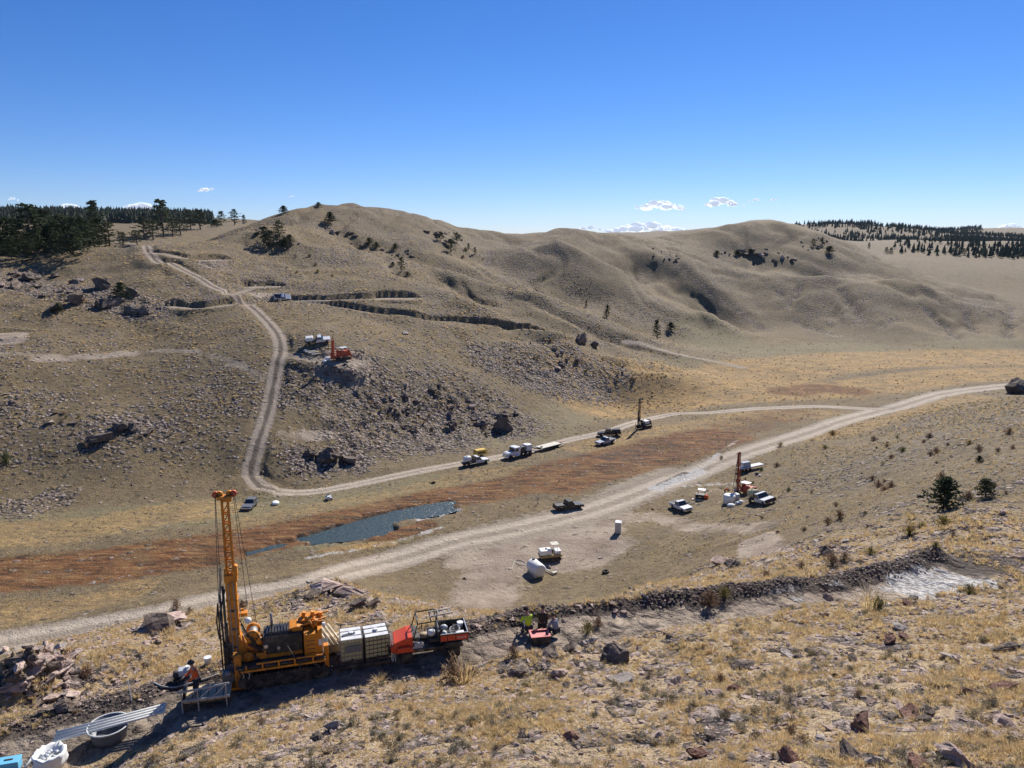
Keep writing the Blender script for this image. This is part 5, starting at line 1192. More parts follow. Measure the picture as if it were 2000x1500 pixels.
MB().lathe([(.25,-.1),(.32,-.1),(.32,.1),(.25,.1)], (2.6,.3,1.12), 'z', 12).build('spare_tyre', 'rubber', e); MB().box((-5.4,-.8,.5),(.5,.4,.5)).build('toolbox', 'orange', e)
e = place('compressor', (928,892), (948,889), (938,891), 'yellow box shaped compressor behind the white tank truck', 'compressor')
MB().prism([(-1.5,.5),(-1.6,1.2),(-1.3,1.75),(1.2,1.8),(1.55,1.4),(1.55,.5)], -.8, .8).build('housing', 'cyel', e, bev=.06); MB().box((2.0,0,.5),(1.0,.1,.1)).build('drawbar', 'dark', e)
for s_ in (-1,1): wheel(e, (-.1,s_*.8,.32), .32, .2); MB().box((0,s_*.81,1.1),(2.0,.02,.4)).build('vent_panel', 'dark', e)
# far dark drill
def far_drill(e, pc, mast=7.6, extra=None, lat=False, bodyc='white', tracks=True):
    """mast at x=0, body runs to +x"""
    m = MB()
    for y in (-.16,.16):
        m.tube([(0,y,.3),(0,y,mast)], .085, 6); m.tube([(.3,y,.3),(.3,y,mast)], .075, 6)
    n = int(mast/.6)
    for k in range(n):
        z = .5+k*.6; m.tube([(0,-.16,z),(.3,.16,z+.4)], .03, 4); m.tube([(.3,-.16,z),(0,.16,z+.4)], .03, 4); m.tube([(0,-.16,z),(0,.16,z)], .03, 4)
    mo = m.build('mast', pc, e); MB().box((.1,0,mast),(.6,.5,.22)).lathe([(.2,-.06),(.2,.06)], (.25,0,mast+.12), 'y', 10).build('crown_block', pc, mo)
    MB().box((.05,0,mast*.32),(.5,.55,.7)).lathe([(.18,-.3),(.18,.3)], (-.1,0,mast*.32-.4), 'z', 10).build('drill_head', pc, e)
    MB().tube([(-.25,.1,.3),(-.25,.1,mast*.62)], .07, 6).build('feed_cylinder', 'dark', e); MB().tube([(-.12,-.22,.4),(-.3,-.3,mast*.4),(-.1,-.2,mast*.8)], .035, 5).build('hose', 'rubber', e)
    MB().box((1.9,0,.85),(4.0,1.3,.25)).build('frame', pc, e)
    if tracks:
        for s_ in (-1,1):
            MB().prism([(.3,.25),(.55,0),(3.3,0),(3.6,.25),(3.3,.62),(.55,.62)], s_*1.0-.2, s_*1.0+.2).build('track', 'rubber', e)
    else:
        for s_ in (-1,1):
            for x in (.9,3.2): wheel(e, (x,s_*.95,.42), .42, .28)
    MB().box((2.4,0,1.4),(1.6,1.2,.85), bev=.06).build('engine_cover', bodyc, e); MB().tube([(2.0,.3,1.8),(2.0,.3,2.4)], .05, 6).build('exhaust', 'dark', e)
    MB().box((1.2,-.2,1.35),(.6,.8,.7)).lathe([(.28,-.35),(.28,.35)], (1.2,.1,1.75), 'y', 12).build('winch', pc, e)
    MB().box((3.5,0,1.3),(.5,1.2,.7), bev=.04).lathe([(.25,-.5),(.25,.5)], (3.4,0,1.75), 'y', 12).build('hydraulic_tank', pc, e)
    for x in (-.15, 3.75):
        for s_ in (-1,1): MB().tube([(x,s_*.8,0),(x,s_*.8,1.3)], .07, 6).box((x,s_*.8,.03),(.35,.35,.06)).build('levelling_jack', pc, e)
    return e
e = place('drill_rig', (1243,840), (1272,834), (1247,838), 'dark drill with a thin upright mast standing on the far valley road', 'drill rig'); far_drill(e, 'dark', 7.4, bodyc='white'); MB().tube([(.1,0,7.5),(1.2,0,7.6)], .05, 6).sphere((1.1,0,7.25), .28, sub=1).build('cable_boom', 'dark', e); e.scale = (1.15,)*3
e = place('drill_rig', (655,704), (692,702), (650,704), 'orange drill with a short mast on the ledge of the hill road', 'drill rig'); far_drill(e, 'orange', 4.0, bodyc='orange'); MB().tube([(.1,0,4),(.1,0,5.2)], .04, 6).build('mast_tip', 'orange', e); MB().box((2.4,0,2.5),(1.6,1.3,.08)).build('canopy', 'white', e); e.scale = (1.35,)*3
e = place('drill_rig', (1445,958), (1485,956), (1441,964), 'tall thin red brown drill mast with an orange machine behind the white tank truck', 'drill rig'); far_drill(e, 'rust', 7.4, bodyc='orange', tracks=False); e.scale = (1.12,)*3; MB().tube([(-.05,0,7.6),(-.9,-.3,.2)], .04, 5).tube([(-.1,.2,7.6),(-.6,.6,.2)], .04, 5).build('mast_stay', 'dark', e); MB().box((1.7,0,2.4),(1.6,1.3,.08)).build('canopy', 'white', e)
m = MB()
for x in (1.0,2.4):
    for y in (-.6,.6): m.tube([(x,y,1),(x,y,2.4)], .03, 5)
m.build('canopy_post', 'orange', e)
# valley drill neighbours
e = place('flat_trailer', (1452,920), (1488,912), (1466,918), 'flat white deck trailer with a box on it behind the tall thin mast', 'trailer'); MB().box((0,0,.9),(5.6,2.3,.12)).build('deck', 'white', e); MB().box((0,0,.7),(5.6,.9,.25)).build('frame', 'dark', e); MB().tube([(2.8,0,.8),(4.0,0,.6)], .06, 6).build('drawbar', 'dark', e)
for s_ in (-1,1):
    for x in (-.5,-1.4): wheel(e, (x,s_*.95,.36), .36, .25)
b0 = MB().box((0,0,0),(1.7,1.5,1.1), bev=.05).build('equipment_box', 'silver'); p = e.matrix_basis@Vector((-.9,0,1.52)); b0.location = p; b0.rotation_euler = e.rotation_euler; tag(b0, 'grey steel box riding on the flat white trailer', 'box')
def upright_tank(u, v, r, h, m, label, cat='tank', name='water_tank'):
    p = hit(u, v); e = empty(name, p, .3, label, cat)
    t = MB().lathe([(r,0),(r,h*.85),(r*.9,h*.95),(r*.45,h)], n=20).build('tank_shell', m, e); mb = MB()
    for k in range(3): mb.lathe([(r,-.03),(r*1.03,0),(r,.03)], (0,0,h*(.2+.25*k)), 'z', 20)
    mb.build('rib', m, t); MB().lathe([(.2,0),(.2,.1)], (0,0,h), 'z', 12).build('lid', m, t); return e
upright_tank(1424,982,1.15,1.7,'poly','pale round tank at the foot of the tall thin mast')
upright_tank(1437,978,.7,1.5,'silver','small grey drum between the round tank and the tank truck')
def sack(u, v, w, h, label, seed=1, m='sack', cat='sack', name='sack', L=None):
    p = hit(u, v); r = random.Random(seed); mb = MB().sphere((0,0,h*.42), .5, (w, L or w*.8, h), 3)
    for q in mb.bm.verts:
        if q.co.z < .02: q.co.z = .0
        q.co += Vector((r.gauss(0,1), r.gauss(0,1), r.gauss(0,.6)))*w*.012
    o = mb.build(name, m); o.location = p; o.rotation_euler = (0,0,r.uniform(0,3)); return tag(o, label, cat)
sack(1428,990,1.5,.7,'white full sack in front of the pale round tank',2); sack(1440,986,1.0,.7,'grey sack beside the white full sack',3,'silver'); sack(1447,984,1.1,.8,'white crumpled sack by the rear of the tank truck',4); sack(1478,927,.8,.6,'small dark bundle below the flat white trailer',6,'dark','bundle','bundle'); sack(1484,930,.7,.4,'small white bag beside the dark bundle',7)
# core boxes
for i, (u, v, a) in enumerate([(1347,981,'nearest the white pickup'),(1353,984,'lowest and closest to the white pickup'),(1359,976,'widest, behind the others'),(1367,978,'right of the widest one'),(1366,986,'alone at the lower right')]):
    p = hit(u, v); e = empty('core_box', p, -.35+random.uniform(-.15,.15), 'pale core box on the valley grass, '+a, 'core box', 'core boxes on the valley grass')
    MB().box((0,0,.08),(1.5 if i == 2 else 1.15,.75 if i == 2 else .45,.1)).build('tray', 'tan', e); MB().box((0,-.1,.16),(1.0,.03,.05)).box((0,.1,.16),(1.0,.03,.05)).build('divider', 'wood', e)
p = hit(1369,972); e = empty('utility_cart', p, -.4, 'small white roofed utility cart by the core boxes', 'utility vehicle'); MB().box((0,0,.55),(2.2,1.3,.45), bev=.05).build('body', 'dark', e); MB().box((.1,0,1.75),(1.5,1.25,.08)).build('roof', 'white', e); m = MB()
for x in (-.6,.8):
    for y in (-.55,.55): m.tube([(x,y,.7),(x,y,1.75)], .035, 5)
m.build('roof_frame', 'dark', e)
for x in (-.75,.8):
    for y in (-.6,.6): wheel(e, (x,y,.3), .3, .22)
sack(1379,974,1.1,.9,'orange bundle touching the small roofed cart',9,'horange','bundle','bundle')
# hill drill neighbours
for i, (u, v) in enumerate([(607,688),(613,690),(619,693),(598,686)]):
    o = MB().box((0,0,.25),(3.2 if i < 3 else 1.4,.5,.3), bev=.04).build('crate', 'tan' if i < 3 else 'white'); o.location = hit(u, v); o.rotation_euler = (0,0,.7+i*.05); tag(o, ['long pale core crate left of the orange hill drill, first from the road','second long pale core crate left of the orange hill drill','long pale core crate nearest the orange hill drill','short white crate at the end of the pale core crates'][i], 'crate')
upright_tank(640,704,.8,1.0,'poly','low white tub at the foot of the orange hill drill','tub','tub'); sack(634,708,1.1,.8,'white sack below the low tub by the orange hill drill',12)
# toilet, tyre, quad, liner, pipe stacks
p = hit(1207,1041); e = empty('portable_toilet', p, R(-12), 'white ribbed portable toilet standing at the edge of the dirt yard', 'toilet', scale=1.0)
MB().box((0,0,1.05),(1.1,1.15,2.0), bev=.03).build('walls', 'tan', e); MB().box((0,0,.06),(1.2,1.25,.12)).build('base', 'dark', e); MB().prism([(-.62,2.05),(-.5,2.2),(.5,2.2),(.62,2.05)], -.64, .64).build('roof', 'white', e); m = MB()
for k in range(7): m.box((-.42+k*.14,-.585,1.05),(.05,.03,1.8))
m.build('door_ribs', 'white', e); MB().tube([(.35,.4,2.1),(.35,.4,2.45)], .05, 6).build('vent_pipe', 'dark', e)
p = hit(1183,1119); e = empty('tyre', p, .4, 'black tyre lying on the grass right of the white valley tank', 'tyre'); MB().lathe([(.32,0),(.52,0),(.56,.08),(.56,.3),(.52,.38),(.32,.38),(.3,.2),(.32,0)], n=20, cap=False).build('tread', 'rubber', e)
p = hit(642,976); e = empty('quad_bike', p, R(-70), 'small white quad bike parked facing the pond', 'quad bike'); MB().prism([(-.9,.5),(-.8,.85),(-.2,.78),(.1,.95),(.45,.95),(.9,.7),(.95,.45)], -.3, .3).build('body', 'white', e, bev=.05); MB().box((-.35,0,.9),(.7,.35,.15), bev=.04).build('seat', 'dark', e)
MB().tube([(.35,-.4,1.15),(.4,0,1.1),(.35,.4,1.15)], .03, 6).build('handlebar', 'dark', e); MB().box((.75,0,.92),(.5,.7,.05)).build('front_rack', 'white', e); MB().box((-.8,0,.95),(.5,.7,.05)).build('rear_rack', 'dark', e)
for x in (-.65,.65):
    for s_ in (-1,1): wheel(e, (x,s_*.5,.3), .3, .24); MB().prism([(x-.38,.55),(x-.25,.72),(x+.25,.72),(x+.38,.55)], s_*.48-.15, s_*.48+.15).build('mudguard', 'white', e)
sack(538,985,2.1,.75,'low white covered bundle on the grass right of the grey SUV',15,'sack','bundle','bundle',1.5)
for i, (u, v, w, m_, l) in enumerate([(845,944,10,M_rockd,'dark rubble lump beside the lower road'),(1560,992,8,M_rockd,'dark stone on the flat right of the tank truck'),(1520,1040,9,M_rockd,'dark stone on the flat below the tank truck')]): rock(u, v, w, m_, l)
# stakes
for u, v, l in ((740,1088,'short grey post beside the pale dirt road'),(818,1040,'pale marker post at the road edge')):
    o = MB().tube([(0,0,-.1),(.05,0,.9)], .05, 6).build('marker_post', 'wood'); o.location = hit(u, v); tag(o, l, 'post')
# white valley tank on its saddles
e = place('water_tank', (1036,1112), (1058,1130), (1046,1122), 'big white tank lying on its side in the dirt yard', 'tank')
r_ = 1.05; L_ = 2.9
t = MB().lathe([(r_*.5,-L_/2-.12),(r_*.85,-L_/2-.04),(r_,-L_/2+.18),(r_,L_/2-.18),(r_*.85,L_/2+.04),(r_*.5,L_/2+.12)], (0,0,1.15), 'x', 24).build('tank_shell', 'poly', e)
MB().lathe([(.26,0),(.26,.12),(.2,.16)], (-.9,0,2.18), 'z', 14).build('lid', 'dark', t)
for k in range(5): MB().box((-1.15+k*.55,0,.38),(.14,1.7,.76)).build('moulded_foot', 'poly', t)
m = MB()
for k in range(4): m.lathe([(r_,-.04),(r_*1.02,0),(r_,.04)], (-.9+k*.6,0,1.15), 'x', 24)
m.build('rib', 'poly', t)
pa, pb = hit(1064,1114), hit(1080,1122); o = MB().tube([pa+Vector((0,0,.25)), pb+Vector((0,0,.2))], .14, 8).build('pipe', 'tan'); tag(o, 'short pale pipe on the ground at the end of the white valley tank', 'pipe')
o = MB().box((0,0,.2),(.8,.5,.35), bev=.04).build('box', 'tan'); o.location = hit(1083,1121); o.rotation_euler = (0,0,.6); tag(o, 'pale box at the end of the short pipe by the valley tank', 'box')
pts = [hit(*q)+Vector((0,0,.06)) for q in ((1000,1112),(1004,1100),(1010,1094),(1022,1097),(1027,1102),(1018,1105),(1008,1100))]; o = MB().tube([tuple(q) for q in dense(pts,.4)], .05, 5).build('hose', 'rope'); tag(o, 'tangled pale hose behind the white valley tank', 'hose')
# tracked carrier
e = place('tracked_carrier', (1058,1094), (1092,1090), (1074,1093), 'dull tan tracked carrier with a white tank and a canopy in the dirt yard', 'tracked carrier')
for s_ in (-1,1):
    t = MB().prism([(-1.7,.3),(-1.4,.02),(1.4,.02),(1.7,.3),(1.6,.62),(-1.6,.62)], s_*.85-.25, s_*.85+.25).build('track', 'rubber', e, bev=.05); m = MB()
    for k in range(5): m.lathe([(.17,-.27),(.17,.27)], (-1.1+k*.55, s_*.85, .28), 'y', 10)
    m.build('roller', 'dark', t)
MB().box((0,0,.9),(3.7,1.9,.4), bev=.04).build('chassis', 'dull', e); MB().box((-.85,0,1.5),(2.0,1.5,.85), bev=.2).build('tank', 'poly', e); MB().lathe([(.2,0),(.2,.1)], (-.7,0,1.93), 'z', 12).build('tank_lid', 'dark', e)
MB().box((1.25,0,1.35),(1.0,1.4,.6), bev=.06).build('engine_cover', 'white', e); MB().box((.55,.3,1.35),(.35,.5,.6)).build('seat', 'dark', e); MB().box((.75,0,2.75),(1.3,1.3,.08)).build('canopy', 'tan', e); m = MB()
for x in (.45,1.1):
    for y in (-.5,.5): m.tube([(x,y,1.1),(x,y,2.75)], .035, 6)
m.build('canopy_post', 'white', e)
# ------------------------------------------------------------------ foreground: everything standing on the cut track
YAW = math.atan2(2.8, 10.1)
def Lh(u, v, off=0.0, name=None, label=None, cat=None, group=None, yaw=YAW):
    p = hit(u, v); f = Vector((-math.sin(YAW), math.cos(YAW), 0)); p = p+f*off; p.z = gz(p.x, p.y)
    return empty(name, p, yaw, label, cat, group)
# drill rig: local +x runs along the track away from the mast, -y faces the viewer
e = Lh(464, 1338, .55, 'drill_rig', 'large yellow crawler drill rig with a tall upright mast on the near cut track', 'drill rig')
e.location.z -= .03
mo = MB(); Zt = 8.75; Zm = 4.9
for x, y in ((-.2,-.2),(.2,-.2),(.2,.2),(-.2,.2)): mo.tube([(x*.8,y*.8,Zm-.8),(x*.62,y*.62,Zt)], .045, 6)
n_ = 9
for k in range(n_):
    z0 = Zm-.4+k*(Zt-Zm+.2)/n_; z1 = z0+(Zt-Zm+.2)/n_; s0 = .16-.035*k/n_
    for sy in (-1,1):
        mo.box((0,sy*s0,z0),(2*s0,.035,.07)); mo.tube([(-s0,sy*s0,z0),(s0,sy*s0,z1)], .022, 4)
    for sx in (-1,1):
        mo.box((sx*s0,0,z0),(.035,2*s0,.07)); mo.tube([(sx*s0,-s0,z1),(sx*s0,s0,z0)], .022, 4)
mast = mo.build('mast', 'yellow', e)
o = MB().box((0,0,0),(.62,.40,.16), bev=.02).box((.12,0,-.12),(.34,.3,.14)).build('crown_block', 'yellow', mast); o.location = (0,0,Zt+.1)
for x in (-.36,-.2,.22,.38):
    q = MB().lathe([(.05,-.05),(.15,-.05),(.11,0),(.15,.05),(.05,.05)], axis='y', n=14).build('sheave', 'yellow' if abs(x) < .3 else 'orange', mast); q.location = (x,0,Zt+.24)
MB().box((0,0,2.75),(.46,.44,4.6), bev=.02).build('mast_lower_section', 'yellow', mast)
MB().box((.02,0,Zm+.15),(.56,.52,.34), bev=.03).box((.22,-.1,Zm+.42),(.22,.3,.3), bev=.03).box((-.16,.08,Zm+.38),(.2,.2,.3)).lathe([(.1,-.14),(.1,.14)],(.24,-.1,Zm+.65),'y',10).build('mast_collar', 'yellow', mast)
for z in (1.3,2.2,3.1,4.0): MB().box((0,0,z),(.52,.5,.07)).build('mast_flange', 'yellow', mast)
for x, r_, z1, mt in ((-.36,.055,4.7,'dark'),(-.5,.045,4.3,'dark'),(-.62,.035,3.9,'rubber')): MB().tube([(x,-.12,.5),(x,-.12,z1)], r_, 8).build('feed_cylinder' if mt == 'dark' else 'hose', mt, e)
for x0, z0, x1, z1, y in ((-.36,Zt+.2,-.42,5.6,-.08),(-.40,Zt+.2,-.60,4.0,.08),(.38,Zt+.2,.62,3.6,-.05),(.40,Zt+.2,.95,2.6,.1)): MB().tube([(x0,y,z0),((x0+x1)/2,y,(z0+z1)/2),(x1,y,z1)], .014, 5).build('cable', 'dark', e)
MB().box((-.42,-.1,5.35),(.1,.1,.5)).tube([(-.42,-.1,5.1),(-.55,-.1,3.9)], .05, 6).build('wire_line_tool', 'steel', e)
MB().tube([(-.62,-.12,3.9),(-.72,-.15,3.0),(-.66,-.2,2.2),(-.5,-.1,2.35)], .035, 6).build('hose', 'rubber', e); MB().tube([(-.3,.2,4.4),(-.62,.2,3.2),(-.45,.1,1.2),(-.2,-.2,.6)], .035, 6).build('hose', 'rubber', e)
MB().box((-.28,0,1.5),(.34,.5,.9), bev=.03).box((-.36,0,2.3),(.12,.4,.9)).build('foot_clamp', 'dark', e); MB().box((-.1,-.02,.75),(.7,.6,.35), bev=.03).build('table', 'steel', e)
MB().box((-.42,-.3,1.35),(.18,.1,.9)).tube([(-.45,-.36,.95),(-.45,-.36,1.7)], .03, 6).build('control_stand', 'dark', e)
# heavy carriage behind the mast
MB().prism([(.15,.9),(.15,2.3),(.25,2.2),(.45,1.6),(1.15,1.2),(1.15,.9)], -.3, .3).build('mast_foot_bracket', 'yellow', e, bev=.02)
MB().lathe([(.2,-.42),(.31,-.40),(.31,-.30),(.16,-.28),(.16,.28),(.31,.30),(.31,.40),(.2,.42)], (.78,-.05,2.2), 'y', 20).build('main_winch', 'yellow', e)
MB().lathe([(.16,-.28),(.22,-.25),(.22,.25),(.16,.28)], (.78,-.05,2.2), 'y', 18).build('winch_cable', 'steel', e)
MB().lathe([(.12,-.5),(.27,-.46),(.27,-.36),(.12,-.34)], (.55,-.1,1.25), 'y', 20).lathe([(.05,-.56),(.16,-.52),(.16,-.48),(.05,-.47)], (.55,-.1,1.25), 'y', 16).build('gear_wheel', 'yellow', e)
MB().box((.95,-.1,1.75),(.55,.6,.55), (0,R(20),0), bev=.06).sphere((1.05,-.35,1.95), .2).box((.62,-.28,1.85),(.25,.22,.4),(0,R(30),0), bev=.03).build('rotation_gearbox', 'yellow', e)
MB().sphere((.62,-.25,2.95), .16).build('lubricator', 'poly', e); MB().box((.45,.1,3.15),(.3,.35,.18), bev=.03).box((.42,-.2,3.5),(.12,.1,.1)).build('valve_block', 'yellow', e)
for i in range(9):
    r9 = random.Random(i); x0, y0, z0 = .35+r9.random()*.9, -.35-r9.random()*.1, 1.4+r9.random()*1.2; MB().tube([(x0,y0,z0),(x0+.3,y0-.12,z0-.35*r9.random()),(x0+.55,y0,z0-.6)], .028, 6).build('hydraulic_hose', 'rubber' if i%3 else 'rust', e)
# chassis and tracks
MB().box((2.05,0,.92),(4.1,1.5,.22), bev=.02).build('chassis', 'dark', e)
for s_ in (-1,1):
    t = MB().prism([(.1,.34),(.32,.04),(3.85,.04),(4.1,.34),(3.85,.68),(.32,.68)], s_*.95-.2, s_*.95+.2).build('track', 'rubber', e, bev=.04)
    m = MB()
    for k in range(7): m.lathe([(.15,-.22),(.15,.22)], (.55+k*.52, s_*.95, .24), 'y', 12)
    m.lathe([(.26,-.22),(.26,.22)], (.36,s_*.95,.36), 'y', 16).lathe([(.26,-.22),(.26,.22)], (3.82,s_*.95,.36), 'y', 16); m.build('roller', 'dark', t)
    m = MB()
    for k in range(20): m.box((.35+k*.185, s_*.95, .70),(.09,.42,.05)); m.box((.35+k*.185, s_*.95, .03),(.09,.42,.05))
    m.build('track_shoe', 'dark', t)
MB().box((2.0,-1.02,1.12),(3.9,.42,.05)).build('catwalk', 'dark', e)
m = MB().box((2.1,-1.24,1.0),(3.7,.09,.1)).box((2.4,-1.24,1.3),(2.9,.06,.07))
for x in (.5,1.2,1.9,2.6,3.4): m.box((x,-1.24,1.12),(.07,.07,.32))
m.build('side_rail', 'yellow', e, bev=.01)
MB().tube([(2.3,-1.1,1.9),(2.5,-1.3,1.6),(2.85,-1.36,1.0),(2.7,-1.35,.5),(2.3,-1.35,.25)], .03, 8).build('hose', 'rubber', e); MB().tube([(3.2,-1.2,1.0),(3.6,-1.3,.85),(3.75,-1.3,.5),(3.5,-1.3,.35)], .035, 8).build('hose', 'rubber', e)
for x_ in (-.1,.1): MB().box((x_,-.235,2.9),(.05,.03,3.9)).build('mast_guide_rail', 'steel', mast)
for z_ in (1.7,2.6,3.5): MB().box((.0,-.235,z_),(.3,.02,.12)).build('mast_plate', 'dark', mast)
for k in range(5): MB().tube([(.27+.03*k,-.22,3.0-.2*k),(.5+.05*k,-.45,2.6-.2*k),(.8+.07*k,-.52,2.0-.12*k),(1.25,-.5,1.55)], .022, 6).build('hydraulic_hose', 'rubber', e)
MB().box((.95,-.45,1.15),(.5,.2,.3), bev=.02).build('valve_bank', 'dark', e); m = MB()
for k in range(6): m.tube([(.75+k*.08,-.56,1.2),(.75+k*.08,-.6,1.45)], .012, 5)
m.build('control_levers', 'steel', e); MB().box((1.6,-.62,1.0),(2.9,.04,.16)).build('frame_stripe', 'dark', e)
for z_ in (1.3,1.5,1.7,1.9): MB().box((3.35,-.943,z_),(.36,.012,.03)).build('door_vent', 'dark', e)
MB().box((3.75,-.905,1.75),(.14,.012,.3)).build('warning_plate', 'white', e)
# engine
en = MB().box((2.1,-.05,1.72),(1.75,1.1,.95), bev=.05).build('engine', 'dark', e)
m = MB()
for k in range(9): m.box((1.42+k*.13,-.1,2.26),(.07,.75,.14))
m.box((1.95,-.1,2.2),(1.2,.8,.06)); m.build('intake_ribs', 'black', en)
MB().prism([(2.2,2.15),(2.4,2.36),(2.75,2.42),(3.0,2.36),(3.0,2.1)], -.42, .42).build('engine_hood', 'yellow', e, bev=.03); MB().box((2.75,-.42,1.85),(.42,.35,.6), bev=.05).box((2.78,-.6,2.0),(.06,.02,.3)).build('radiator_screen', 'black', e)
MB().tube([(1.3,-.3,1.8),(1.05,-.32,1.95)], .13, 12).build('turbo_duct', 'black', en); MB().lathe([(.09,-.05),(.09,.05)], (1.35,-.62,1.75), 'y', 12).build('filter_cap', 'chrome', en); MB().lathe([(.07,-.05),(.07,.05)], (1.9,-.62,1.6), 'y', 12).build('filter_cap', 'chrome', en)
MB().box((2.0,-.62,1.28),(1.9,.16,.16)).box((1.3,-.62,1.4),(.1,.14,.4)).box((1.1,-.62,1.38),(.35,.12,.2)).build('side_beam', 'yellow', e)
MB().tube([(1.6,.3,2.1),(1.6,.3,2.9)], .06, 8).build('exhaust', 'steel', e)
# rear cabinet and drum area
MB().box((3.35,-.55,1.6),(.62,.75,1.25), bev=.02).box((3.75,-.5,1.55),(.2,.8,1.6), bev=.02).build('control_cabinet', 'yellow', e); MB().box((3.35,-.93,1.6),(.5,.02,1.0)).build('cabinet_door', 'yellow', e); MB().box((3.15,-.945,1.65),(.03,.02,.12)).build('door_handle', 'dark', e)
MB().box((3.3,.35,1.75),(.9,.8,1.5), bev=.03).build('hydraulic_tank', 'yellow', e); m = MB()
for x, y, z in ((3.05,.3,2.6),(3.45,.1,2.68),(3.8,.2,2.55),(3.6,-.4,2.5)): m.box((x,y,z),(.16,.2,.3),(0,R(12),0))
m.tube([(3.0,-.3,2.4),(4.1,-.2,2.6)], .05, 8).tube([(3.2,.3,2.45),(4.2,.35,2.62)], .05, 8).box((3.7,.1,2.4),(.5,.7,.12)).box((3.35,-.1,2.5),(.2,.2,.25)).tube([(3.5,-.5,2.3),(3.3,-.5,2.7)], .05, 8).sphere((3.2,-.1,2.6), .12).sphere((3.95,-.3,2.35), .1).build('rear_linkage', 'yellow', e)
MB().lathe([(.07,-.1),(.07,.1)], (3.95,-.7,2.5), 'z', 10).build('work_light', 'lamp', e); MB().box((4.0,-.8,1.0),(.22,.3,1.1), bev=.02).build('rear_jack', 'yellow', e); MB().box((4.0,-.8,.2),(.4,.45,.1)).build('jack_pad', 'dark', e)
MB().box((.12,-.85,.85),(.3,.3,1.5), bev=.02).box((.12,-.85,1.66),(.36,.36,.12), bev=.02).build('front_jack', 'yellow', e); MB().box((.05,-.8,.1),(.7,.5,.12), bev=.02).build('jack_pad', 'yellow', e)
MB().box((-.35,-.5,.45),(.5,.5,.5), bev=.05).sphere((.45,-.9,.85), .14).sphere((.62,-.95,.7), .11).sphere((-.3,-.85,.8), .15).build('water_swivel', 'steel', e)
for k in range(5): MB().tube([(.1+.1*k,-.95,1.1),(.25+.12*k,-1.15,.75),(.1+.14*k,-1.1,.3)], .03, 6).build('hose', 'rope' if k%2 else 'rubber', e)
# steel platform with railings
e = Lh(404, 1382, .35, 'work_platform', 'grey steel work platform with railings in front of the yellow drill', 'platform')
m = MB()
for k in range(6): m.box((-.75+k*.32,.15,.42),(.28,1.2,.05))
m.build('deck_plank', 'tanrod', e); m = MB()
for x in (-.95,-.3,.85):
    m.tube([(x,-.5,-.15),(x,-.5,1.05)], .03, 6)
m.tube([(-1.1,-.5,.98),(1.0,-.5,1.12)], .045, 6).tube([(-.95,-.5,.55),(1.0,-.5,.52)], .045, 6).tube([(-.9,-.5,.55),(-.3,-.5,1.0)], .022, 5).tube([(-.3,-.5,.55),(.3,-.5,1.02)], .022, 5).tube([(.3,-.5,.55),(.85,-.5,1.05)], .022, 5).tube([(-.95,-.5,-.1),(-1.6,-.55,-.4)], .03, 6)
m.build('railing', 'rail', e); MB().box((0,.15,.34),(1.95,1.15,.1)).build('deck_frame', 'dark', e)
MB().box((-.9,.1,.55),(.12,.8,.8),(0,R(8),0), bev=.02).build('end_guard', 'black', e)
for x in (-.85,.85):
    for y in (-.4,.65): MB().box((x,y,.1),(.1,.1,.5)).build('leg', 'dark', e)
